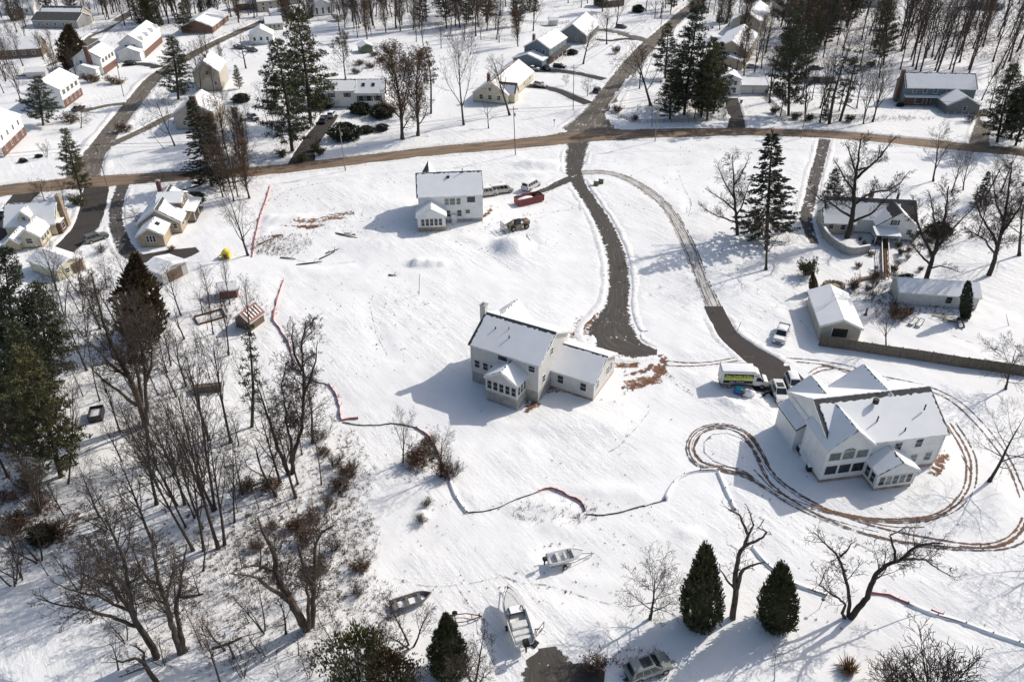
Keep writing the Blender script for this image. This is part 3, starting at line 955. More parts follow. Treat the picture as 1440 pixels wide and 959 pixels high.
def proto_multi(n, spread, bark='bark', twig='twig', H=10.0, k=(8, 6, 4, 3)):
    limbs, twigs = MB(), MB()
    for j in range(n):
        S = spec(kids=k, ang=(34, 40, 40, 40), ratio=(.33, .5, .5, .5), start=(.3, .2, .15, .1), len0=H, H=H, r0=.13 if n > 2 else .2, wob=(.09, .16, .2, .22, .25), up=(.05, .1, .05, .03, 0))
        a = 6.28 * j / n + RNG.uniform(-.4, .4)
        d = Vector((math.cos(a) * spread, math.sin(a) * spread, 1)).normalized()
        grow(limbs, twigs, Vector((math.cos(a) * .15, math.sin(a) * .15, -.3)), d, H * RNG.uniform(.65, .9), S['r0'], 0, S)
    return finish_pair(limbs, twigs, bark, twig, 'multi')


def leaf(mb, p, d, L, w, mi=0):
    s = d.orthogonal().normalized()
    s = (s * math.cos(q := RNG.uniform(0, 6.28)) + d.cross(s) * math.sin(q)).normalized()
    a = p + d * L
    mb.add([tuple(p - s * w * .3), tuple(p + d * (L * .5) - s * w * .5), tuple(a), tuple(p + d * (L * .5) + s * w * .5)], [(0, 1, 2, 3)], mi)


def proto_spruce(H=16.0, rad=4.0, needle='needle_dark', whorls=36, gap=.20, droop=.18, base=.05, dens=1.25, power=.85):
    tr, cr = MB(), MB()
    tr.tube([(0, 0, -.4), (0, 0, H * .5), (0, 0, H)], [.24, .15, .02], 7, cap=False)
    for w in range(whorls):
        t = base + (1 - base) * (w + RNG.uniform(0, .8)) / whorls
        z = H * t
        nb = int(RNG.integers(4, 8))
        az = RNG.uniform(0, 6.28)
        for b in range(nb):
            if RNG.random() < gap:
                continue
            L = rad * (1 - t) ** power * RNG.uniform(.6, 1.15) + .2
            a = az + 6.28 * b / nb + RNG.uniform(-.3, .3)
            o = Vector((math.cos(a), math.sin(a), 0))
            pts = [Vector((0, 0, z))]
            for s in (.35, .7, 1.0):
                pts.append(Vector((0, 0, z)) + o * (L * s) + Vector((0, 0, -droop * L * s * (1.3 - .9 * s))))
            tr.tube(pts, [.045, .03, .02, .01], 3, cap=False)
            n = int((6 + L * 9) * dens)
            for _ in range(n):
                s = RNG.uniform(.12, 1.0) ** .8
                i = min(2, int(s * 3))
                p = pts[i].lerp(pts[i + 1], s * 3 - i)
                side = Vector((-math.sin(a), math.cos(a), 0)) * RNG.uniform(-1, 1)
                d = (o * .6 + side + Vector((0, 0, RNG.uniform(-.35, .15)))).normalized()
                leaf(cr, p + rvec() * .05, d, RNG.uniform(.35, .8) * (1.15 - .5 * s) , RNG.uniform(.14, .28))
    for _ in range(20):
        leaf(cr, Vector((0, 0, H - RNG.uniform(0, .8))), (rvec() * .5 + Vector((0, 0, 1))).normalized(), .4, .12)
    return fin(tr, cr, H, 'bark', needle)


def fin(tr, cr, H, bark, needle):
    k = 1 / H
    for mb in (tr, cr):
        mb.v = [(v[0] * k, v[1] * k, v[2] * k) for v in mb.v]
    return tr.mesh('trunk', bark, True), cr.mesh('crown', needle, False)


def proto_pine(H=18.0, rad=4.2, needle='needle', base=.2, whorls=17, gap=.3, tuft=.75, bark='bark', top=.35, dens=1.0):
    tr, cr = MB(), MB()
    bend = rvec() * .4
    tr.tube([(0, 0, -.4), (bend.x, bend.y, H * .4), (bend.x * .5, bend.y * .5, H * .75), (0, 0, H * .98)], [.30, .22, .13, .03], 7, cap=False)
    for w in range(whorls):
        t = base + (1 - base) * (w + RNG.uniform(0, .7)) / whorls
        z = H * t
        nb = int(RNG.integers(4, 7))
        az = RNG.uniform(0, 6.28)
        u = (t - base) / (1 - base)
        env = min(1, .55 + u * 1.6) * (1 - u) ** .75 + top * .25 * (1 - u)
        for b in range(nb):
            if RNG.random() < gap:
                continue
            L = rad * env * RNG.uniform(.55, 1.2) + .3
            a = az + 6.28 * b / nb + RNG.uniform(-.35, .35)
            o = Vector((math.cos(a), math.sin(a), RNG.uniform(-.1, .28)))
            p0 = Vector((0, 0, z))
            pts = [p0, p0 + o * L * .5 + rvec() * .12, p0 + o * L + Vector((0, 0, .1 * L))]
            tr.tube(pts, [.06, .04, .015], 3, cap=False)
            nt_ = max(2, int(L * 1.8))
            for c in range(nt_):
                s = .3 + .7 * (c + RNG.uniform(.3, 1)) / nt_
                s = min(s, 1)
                q = pts[0].lerp(pts[1], s * 2) if s < .5 else pts[1].lerp(pts[2], s * 2 - 1)
                side = Vector((-math.sin(a), math.cos(a), 0)) * RNG.uniform(-1, 1) * tuft * .8
                q = q + side * (.4 + .6 * s) + Vector((0, 0, RNG.uniform(-.1, .25)))
                for _ in range(int(17 * dens)):
                    d = (rvec() + Vector((o.x * .3, o.y * .3, .25))).normalized()
                    rr = tuft * RNG.uniform(0, .55)
                    off = rvec() * rr
                    off.z *= .5
                    leaf(cr, q + off, d, RNG.uniform(.28, .55), RNG.uniform(.09, .17))
    return fin(tr, cr, H, bark, needle)


def proto_arbor(H=10.0, rad=2.6, needle='arbor', n=9000, wide=.28, rough=.3, inner=True, tip=1.0, L=(.30, .6), sprays=0):
    tr, cr = MB(), MB()
    tr.tube([(0, 0, -.4), (0, 0, H * .5), (0, 0, H * .93)], [.2, .13, .03], 6, cap=False)
    s0 = RNG.uniform(0, 50)

    def env(t):
        if t < wide:
            return .72 + .28 * math.sin(t / wide * math.pi / 2)
        return max(0.02, 1 - ((t - wide) / (1 - wide)) ** 1.35) ** tip
    for _ in range(n):
        t = RNG.uniform(0, 1) ** 1.25
        a = RNG.uniform(0, 6.28)
        lump = 1 + rough * noise.noise(Vector((math.cos(a) * 1.6, math.sin(a) * 1.6, t * 5 + s0))) + rough * .8 * noise.noise(Vector((math.cos(a) * 4, math.sin(a) * 4, t * 14 + s0)))
        rr = rad * env(t) * lump * (1 - RNG.uniform(0, 1) ** 2 * .35)
        p = Vector((math.cos(a) * rr, math.sin(a) * rr, .15 + t * (H - .5)))
        d = (Vector((math.cos(a) * .8, math.sin(a) * .8, 1.0)) + rvec() * .45).normalized()
        leaf(cr, p, d, RNG.uniform(*L), RNG.uniform(.12, .24))
    if sprays:
        for _ in range(sprays):
            t = RNG.uniform(0, .98) ** 1.2
            a = RNG.uniform(0, 6.28)
            rr = rad * env(t) * RNG.uniform(.88, 1.12)
            p = Vector((math.cos(a) * rr, math.sin(a) * rr, .2 + t * (H - .6)))
            o = Vector((math.cos(a) * RNG.uniform(.25, .7), math.sin(a) * RNG.uniform(.25, .7), 1)).normalized()
            for q in range(26):
                s = q / 26
                d = (o + rvec() * (.75 - .45 * s)).normalized()
                leaf(cr, p + o * s * .75 + rvec() * .16 * (1 - s), d, RNG.uniform(.16, .34), RNG.uniform(.06, .12))
    if inner:     # the dense brown-green inside of the crown
        vs, fs = [], []
        nu, nv = 12, 10
        for j in range(nv + 1):
            t = j / nv
            for i in range(nu):
                a = 6.28 * i / nu
                rr = rad * env(t) * .62
                vs.append((math.cos(a) * rr, math.sin(a) * rr, .25 + t * (H - 1.0)))
        for j in range(nv):
            for i in range(nu):
                i2 = (i + 1) % nu
                fs.append((j * nu + i, j * nu + i2, (j + 1) * nu + i2, (j + 1) * nu + i))
        cr.add(vs, fs)
    return fin(tr, cr, H, 'bark', needle)


def proto_bush(n=26, H=2.0, spread=.7, twig='twig', leafmat=None, leaves=0):
    tr, cr = MB(), MB()
    for j in range(n):
        a = RNG.uniform(0, 6.28)
        sp = RNG.uniform(.1, spread)
        d = Vector((math.cos(a) * sp, math.sin(a) * sp, 1)).normalized()
        S = spec(kids=(5, 4, 0, 0), ang=(35, 40, 40, 40), ratio=(.4, .5, .5, .5), start=(.25, .2, .1, .1), len0=H, H=H, r0=.022, seg=(4, 3, 2, 2, 2), limb=0, max=2, rmin=.009)
        grow(tr, cr, Vector((math.cos(a) * .2 * RNG.random(), math.sin(a) * .2 * RNG.random(), -.1)), d, H * RNG.uniform(.55, 1), .022, 0, S)
    mats = [twig]
    if leaves:
        src = cr.v[:]
        for _ in range(leaves):
            q = Vector(src[RNG.integers(len(src))]) + rvec() * .12
            leaf(cr, q, rvec(), RNG.uniform(.14, .3), RNG.uniform(.09, .18), 1)
        mats = [twig, leafmat]
    zmax = max(v[2] for v in cr.v)
    return fin(tr, cr, zmax, 'bark', mats)


PROTO = {}


def P(key):
    """prototype meshes (trunk, crown), made once for each kind"""
    if key in PROTO:
        return PROTO[key]
    k, _, i = key.partition(':')
    i = int(i or 0)
    if k in SPECS:
        r = proto_bare(k, i % len(SPECS[k]))
    elif k == 'vase_red':
        r = proto_bare('vase', i % 3, 'bark', 'twig_red')
    elif k == 'pale':
        r = proto_bare('spread', i % 3, 'bark_pale', 'twig')
    elif k == 'leafy':
        r = proto_bare('forest', i % 4, 'bark', 'twig_red', .07)
    elif k == 'uprightb':
        r = proto_bare('upright', i % 2, 'bark', 'twig_red', .10)
    elif k == 'ivy':
        r = proto_bare('forest', i % 4, 'bark', 'twig_red', .55)
    elif k == 'multi':
        r = proto_multi(3 + i, .35)
    elif k == 'twin':
        r = proto_multi(2, .28, 'bark_pale', 'twig', 13, (10, 7, 5, 3))
    elif k == 'spruce':
        r = proto_spruce()
    elif k == 'spruce_thin':
        r = proto_spruce(15, 2.7, 'needle', 26, .4, .2, .12, .8)
    elif k == 'pine':
        r = proto_pine(rad=(4.6, 5.2, 4.2)[i % 3], gap=(.15, .12, .18)[i % 3], whorls=24, tuft=.9, base=.12, dens=1.5)
    elif k == 'pine_olive':
        r = proto_pine(needle='needle_olive', rad=(4.6, 4.0)[i % 2], gap=.12, whorls=24, tuft=.9, base=.12, dens=1.5)
    elif k == 'pine_big':
        r = proto_pine(20, 5.8, 'needle_dark', .08, 30, .08, .95, dens=1.4)
    elif k == 'pine_thin':
        r = proto_pine(16, 2.5, 'needle', .42, 11, .35, .6)
    elif k == 'pine_bare':
        r = proto_pine(16, 2.2, 'needle', .28, 12, .45, .55)
    elif k == 'cedar':
        r = proto_arbor(9, 2.0, 'needle_brown', 5200, .3, .55)
    elif k == 'cedar_green':
        r = proto_arbor(8, 2.4, 'arbor', 6500, .25, .45, tip=.9)
    elif k == 'column':
        r = proto_arbor(6, 1.0, 'needle_dark', 2600, .5, .35, tip=.6, L=(.2, .4))
    elif k == 'arbor':
        r = proto_arbor(10, 2.05, n=6000, L=(.2, .4), rough=.5, sprays=620)
    elif k == 'ivycol':
        r = proto_arbor(16, (3.2, 2.6)[i % 2], 'ivy', 9000, .5, .75, tip=.5, L=(.25, .6), inner=False)
    elif k == 'yew':
        r = proto_arbor(3.0, 2.0, 'needle_dark', 2600, .35, .5, tip=.5, L=(.2, .42))
    elif k == 'thicket':
        r = proto_arbor(6.0, 3.8, ('needle_olive', 'needle_brown')[i % 2], 6500, .3, 1.1, tip=.5, L=(.2, .42), inner=False)
    elif k == 'bush':
        r = proto_bush()
    elif k == 'bush_dense':
        r = proto_bush(44, 2.6, .8)
    elif k == 'bush_leaf':
        r = proto_bush(34, 1.8, .95, 'twig_red', 'deadleaf', 200)
    elif k == 'bush_green':
        r = proto_bush(22, 2.2, .7, 'twig', 'needle_olive', 1100)
    elif k == 'grass':
        tr, cr = MB(), MB()
        for _ in range(260):
            a = RNG.uniform(0, 6.28)
            q = RNG.uniform(0, .3)
            leaf(cr, Vector((math.cos(a) * q, math.sin(a) * q, -.05)), (Vector((math.cos(a) * q * 2, math.sin(a) * q * 2, 1)) + rvec() * .25).normalized(), RNG.uniform(.6, 1.1), .05)
        tr.tube([(0, 0, -.1), (0, 0, .3)], [.1, .05], 5)
        r = fin(tr, cr, 1.0, 'straw', 'straw')
    PROTO[key] = r
    return r


TREE_CAT = {'bush': 'shrub', 'yew': 'shrub', 'grass': 'grass tuft'}


def place_tree(name, label, key, base, axis, width=1.0, rz=None, group=None, cat=None):
    """base point, trunk-to-top vector (its length is the height), width factor"""
    tm, cm = P(key)
    h = axis.length
    cat = cat or TREE_CAT.get(key.split(':')[0].split('_')[0], 'tree')
    t = thing(name, label, cat, base, 0, group)
    q = Vector((0, 0, 1)).rotation_difference(axis.normalized())
    rz = RNG.uniform(0, 6.28) if rz is None else rz
    t.rotation_mode = 'QUATERNION'
    t.rotation_quaternion = q @ Matrix.Rotation(rz, 3, 'Z').to_quaternion()
    t.scale = (h * width, h * width, h)
    link('trunk' if cat == 'tree' else 'stem', tm, t)
    link('crown' if cat == 'tree' else 'foliage', cm, t)
    return t


def tree(name, label, key, bx, by, tx, ty, width=1.0, group=None, cat=None, maxlean=.45):
    b, ax = axis_to(bx, by, tx, ty)
    if abs(ax.x) > maxlean * ax.z:
        ax.x = math.copysign(maxlean * ax.z, ax.x)
    ax.y = ax.z * RNG.uniform(-.05, .05)
    return place_tree(name, label, key, b - Vector((0, 0, .05)), ax, width, group=group, cat=cat)


def traced_tree(name, label, bx, by, stems, bark='bark', twig='twig', scale=1.0, kids=(8, 6, 4), group=None, wob=.2, ratio=.34, dens=1.5, rmin=.016):
    """a tree whose main limbs follow given courses: each stem is (base radius m, [(px, py, depth offset m), ...]);
    limbs keep their own depth, and side branches and twigs grow on them"""
    b = G(bx, by)
    limbs, twigs = MB(), MB()
    for r0, path in stems:
        pts = []
        for px, py, dy in path:
            d = ray(px, py)
            t = (b.y + dy) / d.y
            q = Vector((d.x * t, d.y * t, CAMH + d.z * t)) - b
            pts.append(q)
        # refine with a little wander
        fine = []
        for i in range(len(pts) - 1):
            for k in range(3):
                q = pts[i].lerp(pts[i + 1], k / 3)
                if k:
                    q = q + rvec() * (pts[i + 1] - pts[i]).length * .035
                fine.append(q)
        fine.append(pts[-1])
        n = len(fine)
        rad = [max(.02, r0 * (1 - .80 * i / (n - 1))) for i in range(n)]
        limbs.tube(fine, rad, 8, cap=False)
        L = sum((fine[i + 1] - fine[i]).length for i in range(n - 1))
        S = spec(kids=(0,) + tuple(kids), ang=(45, 48, 45, 42), ratio=(ratio, .48, .5, .5), wob=(.1, wob, wob + .04, .25, .25), up=(0, .09, .05, .02, 0), start=(.3, .15, .12, .1), rr=(.55, .5, .55, .6), limb=2, max=4, rmin=rmin)
        m = max(5, int(L * dens))
        for j in range(m):
            t = .28 + .70 * (j + RNG.random()) / m
            x = min(t * (n - 1), n - 1.01)
            i = int(x)
            q = fine[i].lerp(fine[i + 1], x - i)
            d = (fine[i + 1] - fine[i]).normalized()
            nd = rot_about(d, R(48) * RNG.uniform(.7, 1.3), RNG.uniform(0, 6.28))
            if nd.z < -.1:
                nd.z *= -.5
                nd.normalize()
            ll = L * ratio * (1.1 - .65 * t) * RNG.uniform(.6, 1.2)
            lv = 1 if ll > 2.2 else 2
            grow(limbs, twigs, q, nd, ll, max(.014, min(rad[i] * .5, ll * .018)), lv, S)
    t = thing(name, label, 'tree', b, 0, group)
    link('trunk', limbs.mesh('trunk', bark, True), t)
    link('crown', twigs.mesh('crown', twig, True), t)
    return t
# ------------------------------------------------------------------ buildings
def ragged_poly(u0, u1, v0, v1, n=18, jit=.12, seed=0, top_ins=.0, side0=.0, side1=.0, bot=.0):
    """outline of a snow sheet on a roof slope: u along the ridge, v from eave (0) to ridge"""
    a0, a1, b0, b1 = u0 + side0, u1 - side1, v0 + bot, v1 - top_ins
    pts = []

    def j(k):
        return noise.noise(Vector((k * 1.7, seed * 3.1, 0))) * jit
    for i in range(n):
        t = i / n
        pts.append((a0 + (a1 - a0) * t, b0 + .3 * j(t * n * .6)))
    m = max(3, n // 2)
    for i in range(m):
        t = i / m
        pts.append((a1 + j(40 + t * m) * (1 if side1 else .2), b0 + (b1 - b0) * t))
    for i in range(n):
        t = i / n
        pts.append((a1 + (a0 - a1) * t, b1 + j(80 + t * n * .7) * (1.6 if top_ins else .2)))
    for i in range(m):
        t = i / m
        pts.append((a0 + j(120 + t * m) * (1 if side0 else .2), b1 + (b0 - b1) * t))
    return pts


class House:
    def __init__(self, name, label, cat, origin, rz, group=None):
        self.root = thing(name, label, cat, origin, rz, group)
        self.k = 0
        self.o, self.rz = Vector(origin), rz

    def W(self, x, y):
        return (self.o.x + x * math.cos(self.rz) - y * math.sin(self.rz), self.o.y + x * math.sin(self.rz) + y * math.cos(self.rz))

    def flat(self, x0, x1, y0, y1):
        """keep the ground level and trunks out under this block"""
        n = max(1, int((x1 - x0) / 3))
        m = max(1, int((y1 - y0) / 3))
        for i in range(n + 1):
            for j in range(m + 1):
                p = self.W(x0 + (x1 - x0) * i / n, y0 + (y1 - y0) * j / m)
                FLAT_PTS.append((p[0], p[1], 2.0))

    def gable(self, x0, x1, y0, y1, eave, ridge, axis='x', wall='white_siding', roof='shingle', z0=0.0, over=.35, rake=.3,
              snow=((.45, .3, .3), (.0, .05, .05)), found=.45, found_mat='concrete', gab=None, wall_name='wall', fascia='trim', ridge_off=0.0):
        """gabled block. axis 'x': ridge runs along x, slopes fall to -y (first) and +y (second).
        snow: for each slope None or (bare strip under the ridge, at the low-u rake, at the high-u rake)"""
        self.k += 1
        self.flat(x0, x1, y0, y1)
        sd = self.k + abs(self.o.x)
        if axis == 'y':
            fl = lambda p: (p[1], p[0], p[2])
            a0, a1, b0, b1 = y0, y1, x0, x1
        else:
            fl = lambda p: p
            a0, a1, b0, b1 = x0, x1, y0, y1
        bm_ = (b0 + b1) / 2 + ridge_off
        if found > 0:
            mb = MB()
            e = .03
            mb.box(x0 + e, x1 - e, y0 + e, y1 - e, z0 - .3, z0 + found)
            mb.build('foundation', found_mat, self.root)
        zb = z0 + max(found, 0) + .003 if found > 0 else z0 - .3
        mb = MB()
        prof = [(b0, zb), (b1, zb), (b1, eave), (bm_, ridge - .12), (b0, eave)]
        n = len(prof)
        vs = [fl((a0, p[0], p[1])) for p in prof] + [fl((a1, p[0], p[1])) for p in prof]
        fs = [tuple(range(n)), tuple(range(2 * n - 1, n - 1, -1))] + [(i, i + n, (i + 1) % n + n, (i + 1) % n) for i in range(n)]
        mb.add(vs, fs)
        w = mb.build(wall_name, wall, self.root)
        # roof slopes
        th = .16
        rf = MB()
        sn = MB()
        edge = MB()
        for si, (bb, sg) in enumerate(((b0, -1), (b1, 1))):
            run = abs(bb - bm_)
            sl = Vector((0, sg * run, -(ridge - eave)))
            L = sl.length
            sl.normalize()
            nr = Vector((0, sg * (ridge - eave), run)).normalized()
            top = Vector((0, bm_, ridge))
            Lt = L + over
            A = [top + nr * 0, top + sl * Lt]
            for mbx, off0, off1, q0, q1 in ((rf, -th, 0, a0 - rake, a1 + rake),):
                vs = []
                for q in (q0, q1):
                    for p in A:
                        for o in (off0, off1):
                            r = p + nr * o
                            vs.append(fl((q, r.y, r.z)))
                mbx.add(vs, [(0, 1, 3, 2), (4, 6, 7, 5), (0, 4, 5, 1), (2, 3, 7, 6), (0, 2, 6, 4), (1, 5, 7, 3)])
            # fascia and gutter along the eave
            g = top + sl * (Lt + .03) - nr * .08
            edge_pts = [(q, g.y + sy, g.z + sz) for q in (a0 - rake, a1 + rake) for sy in (-.05, .05) for sz in (-.09, .06)]
            edge.add([fl(p) for p in edge_pts], [(0, 1, 3, 2), (4, 6, 7, 5), (0, 4, 5, 1), (2, 3, 7, 6), (0, 2, 6, 4), (1, 5, 7, 3)])
            # rake boards
            for q, s in ((a0 - rake, -1), (a1 + rake, 1)):
                vs = []
                for qq in (q, q + s * .05):
                    for p in A:
                        for o in (-.24, .015):
                            r = p + nr * o
                            vs.append(fl((qq, r.y, r.z)))
                edge.add(vs, [(0, 1, 3, 2), (4, 6, 7, 5), (0, 4, 5, 1), (2, 3, 7, 6), (0, 2, 6, 4), (1, 5, 7, 3)])
            sc = snow[si] if snow else None
            if sc is not None:
                hgt = .11
                pts = ragged_poly(a0 - rake, a1 + rake, 0, Lt, int(8 + (a1 - a0) * 2.2), .22, sd + si * 7, sc[0], sc[1], sc[2], -.02)
                m = len(pts)
                vs = []
                for o in (.012, hgt):
                    for (u, v) in pts:
                        sh = 0 if o < .05 else 1
                        r = top + sl * (Lt - v) + nr * o
                        uu = u
                        if sh:
                            uu = u + (.06 if u < (a0 + a1) / 2 else -.06) * .6
                        vs.append(fl((uu, r.y, r.z)))
                fs = [tuple(range(m)), tuple(range(2 * m - 1, m - 1, -1))] + [(i, i + m, (i + 1) % m + m, (i + 1) % m) for i in range(m)]
                sn.add(vs, fs)
        ro = rf.build('roof', roof, self.root)
        edge.build('fascia', fascia, ro)
        if sn.n:
            sn.build('snow_cover', 'roof_snow', ro)
        return w

    def box(self, name, x0, x1, y0, y1, z0, z1, mat, bev=0.0, parent=None):
        mb = MB()
        mb.box(x0, x1, y0, y1, z0, z1)
        return mb.build(name, mat, parent or self.root, bev=bev)

    def win(self, side, pos, u, z, w, h, glass='glass', frame='trim', bars=1, shutters=None, name='window', arch=False):
        """window on the plane y=pos ('F' faces -y, 'B' faces +y) or x=pos ('L' faces -x, 'R' faces +x); u is its middle, z its sill"""
        fr, gl = MB(), MB()
        d = .06

        def bx(mb, u0, u1, z0, z1, d0, d1):
            if side == 'F':
                mb.box(u0, u1, pos - d1, pos - d0, z0, z1)
            elif side == 'B':
                mb.box(u0, u1, pos + d0, pos + d1, z0, z1)
            elif side == 'L':
                mb.box(pos - d1, pos - d0, u0, u1, z0, z1)
            else:
                mb.box(pos + d0, pos + d1, u0, u1, z0, z1)
        t = .07
        u0, u1, z1 = u - w / 2, u + w / 2, z + h
        bx(fr, u0 - t, u0, z - t, z1 + t, -.02, d)
        bx(fr, u1, u1 + t, z - t, z1 + t, -.02, d)
        bx(fr, u0, u1, z - t * 1.3, z, -.02, d + .02)
        bx(fr, u0, u1, z1, z1 + t, -.02, d)
        for b in range(bars):
            zz = z + h * (b + 1) / (bars + 1)
            bx(fr, u0, u1, zz - .02, zz + .02, .01, d - .012)
        f = fr.build(name, frame, self.root)
        bx(gl, u0 - .004, u1 + .004, z - .004, z1 + .004, -.03, .018)
        if arch:
            n = 8
            prof = [(u - w / 2 * math.cos(math.pi * i / n), z1 + t + .02 + .28 * w * math.sin(math.pi * i / n)) for i in range(n + 1)]
            if side == 'F':
                gl.prism(prof, 'y', pos - .03, pos + .03)
        gl.build('pane', glass, f)
        if shutters:
            for s in (-1, 1):
                sh = MB()
                c = u + s * (w / 2 + t + .19)
                bx(sh, c - .17, c + .17, z - .05, z1 + .05, -.02, .045)
                sh.build('shutter', shutters, self.root)
        return f

    def door(self, side, pos, u, w=.95, h=2.05, mat='door_dark', z0=.45, name='door'):
        def bx(mb, u0, u1, z0_, z1, d0, d1):
            if side == 'F':
                mb.box(u0, u1, pos - d1, pos - d0, z0_, z1)
            elif side == 'B':
                mb.box(u0, u1, pos + d0, pos + d1, z0_, z1)
            elif side == 'L':
                mb.box(pos - d1, pos - d0, u0, u1, z0_, z1)
            else:
                mb.box(pos + d0, pos + d1, u0, u1, z0_, z1)
        mb = MB()
        bx(mb, u - w / 2, u + w / 2, z0, z0 + h, -.02, .035)
        o = mb.build(name, mat, self.root)
        fr = MB()
        bx(fr, u - w / 2 - .1, u - w / 2, z0, z0 + h, -.02, .06)
        bx(fr, u + w / 2, u + w / 2 + .1, z0, z0 + h, -.02, .06)
        bx(fr, u - w / 2 - .1, u + w / 2 + .1, z0 + h, z0 + h + .1, -.02, .06)
        fr.build('door_frame', 'trim', o)
        return o

    def chimney(self, x, y, z0, z1, w=.9, d=.7, mat='brick'):
        mb = MB()
        mb.box(x - w / 2, x + w / 2, y - d / 2, y + d / 2, z0, z1)
        c = mb.build('chimney', mat, self.root)
        mb = MB()
        mb.box(x - w / 2 - .08, x + w / 2 + .08, y - d / 2 - .08, y + d / 2 + .08, z1 + .002, z1 + .12)
        mb.box(x - .14, x + .14, y - .14, y + .14, z1 + .12, z1 + .4)
        mb.build('chimney_cap', 'concrete', c)

    def vent(self, x, y, z, r=.09, h=.5):
        mb = MB()
        mb.cyl((x, y, z - .4), (x, y, z + h), r, 8)
        mb.build('roof_vent', 'char', self.root)

    def corner_boards(self, xs, ys, z0, z1, t=.07):
        for x in xs:
            for y in ys:
                mb = MB()
                mb.box(x - t, x + t, y - t, y + t, z0, z1)
                mb.build('corner_board', 'trim', self.root)


# ---- the centre house --------------------------------------------------
h = House('white_house', 'new white house with side wing and five window sunroom in the center of the field', 'house', G(664, 536), R(-28.3))
Lm, Dm, Em, Rm = 11.3, 10.0, 7.1, 9.7
h.gable(0, Lm, 0, Dm, Em, Rm, wall='pale_grey_siding', found=2.0, found_mat='concrete', over=.35, rake=.35, snow=((.5, .4, .05), (.0, .03, .03)))
h.gable(Lm, Lm + 7.0, 4.3, 12.6, 3.5, 5.6, wall='pale_grey_siding', found=.4, found_mat='foundation', over=.3, rake=.3, snow=((.3, .12, .05), (.0, .03, .03)), wall_name='wing_wall')
# front-facing gable on the far side
h.gable(-.45, 4.75, 5.4, 10.4, 7.3, 9.66, axis='y', found=0, z0=4.5, snow=((.1, .05, .05), (.05, .05, .05)), wall_name='gable_wall', over=.25)
# sunroom on its block base
h.gable(4.3, 9.4, -3.0, 0.02, 4.6, 6.2, axis='y', wall='pale_grey_siding', found=1.95, found_mat='concrete', over=.3, rake=.3, snow=((.1, .02, .05), (.05, .02, .05)), wall_name='sunroom_wall')
for i in range(5):
    h.win('F', -3.0, 4.85 + i * 1.0, 2.45, .72, 1.45, name='sunroom_window')
for i in range(3):
    h.win('R', 9.4, -2.45 + i * .88, 2.5, .6, 1.4, name='sunroom_window')
h.win('L', 4.3, -1.5, 2.5, .7, 1.4, name='sunroom_window')
for u in (1.0, 2.45, 3.75):
    h.win('F', 0, u, 3.0, .85, 1.25)
h.win('F', 0, 5.4, 5.75, 1.5, .85, bars=0)
h.win('F', 0, 10.2, 5.35, 1.0, 1.0)
h.win('R', Lm, 4.3, 6.2, .75, 1.1)
h.win('R', Lm, 1.8, 2.8, .8, 1.2)
h.win('F', 4.3, Lm + 1.6, 1.45, .95, 1.35)
h.win('F', 4.3, Lm + 5.3, 1.35, .95, 1.35)
for u in (5.6, 9.6):
    h.win('R', Lm + 7.0, u, 1.6, .8, 1.3)
h.win('R', Lm + 7.0, 10.9, 1.6, .6, 1.3)
h.chimney(-.55, 5.0, 0, 10.9, .9, .9, 'board_white')
h.corner_boards((0, Lm), (0,), 2.01, 7.0)
h.corner_boards((Lm + 7,), (4.3,), .41, 3.4)
h.corner_boards((4.3, 9.4), (-3.0,), 1.97, 4.5)
h.vent(2.6, 2.9, 8.6)
h.vent(5.3, 2.2, 8.3)
h.vent(4.6, 3.4, 8.9, .06)

# ---- the right house ---------------------------------------------------
h = House('white_house', 'large white house with a two storey window wall, ringed by muddy tyre tracks', 'house', G(1148.8, 675.2), R(9.6))
h.gable(.6, 16.6, .0, 11.0, 5.9, 9.0, found=.5, found_mat='foundation', over=.35, rake=.35, snow=((.75, .55, .25), (.05, .05, .05)))
h.gable(-.03, 6.1, -.45, 5.0, 5.9, 8.6, axis='y', found=.5, found_mat='foundation', over=.3, rake=.3, snow=((.05, .05, .05), (.05, .05, .05)), wall_name='window_wall')
h.gable(6.1, 11.4, -3.0, 0.0, 3.1, 4.7, axis='y', found=.5, found_mat='foundation', over=.3, rake=.3, snow=((.1, .03, .3), (.1, .03, .3)), wall_name='sunroom_wall')
# far side cross gables
h.gable(6.9, 15.1, 5.2, 11.5, 5.9, 8.93, axis='y', found=.4, over=.3, rake=.3, snow=((.05, .05, .05), (.12, .05, .05)), wall_name='gable_wall')
h.gable(.75, 6.1, 5.4, 11.5, 5.9, 7.95, axis='y', found=.4, over=.3, rake=.3, snow=((.05, .05, .05), (.12, .05, .05)), wall_name='gable_wall')
# side bay with a lower shed roof
mb = MB()
mb.prism([(.58, -.2), (.58, 4.2), (-.5, 3.5), (-.5, -.2)], 'y', 6.1, 11.2)
mb.build('bay_wall', 'white_siding', h.root)
mb = MB()
mb.prism([(.6, 4.5), (.6, 4.35), (-.75, 3.48), (-.75, 3.63)], 'y', 5.8, 11.5)
r = mb.build('bay_roof', 'shingle', h.root)
mb = MB()
mb.prism([(.55, 4.60), (.55, 4.51), (-.73, 3.66), (-.71, 3.76)], 'y', 5.9, 11.4)
mb.build('snow_cover', 'roof_snow', r)
for i, gm in enumerate(('glass_sun', 'glass_sun', 'glass_sun')):
    h.win('F', -.45, 1.15 + i * 1.88, 3.75, 1.55, 1.25, glass=gm, bars=0, arch=(i == 1), name='tall_window')
    h.win('F', -.45, 1.15 + i * 1.88, 1.35, 1.6, 1.45, bars=0, name='patio_window')
for i in range(5):
    h.win('F', -3.0, 6.85 + i * .95, .95, .72, 1.4, name='sunroom_window', glass='glass_sun' if i % 2 else 'glass')
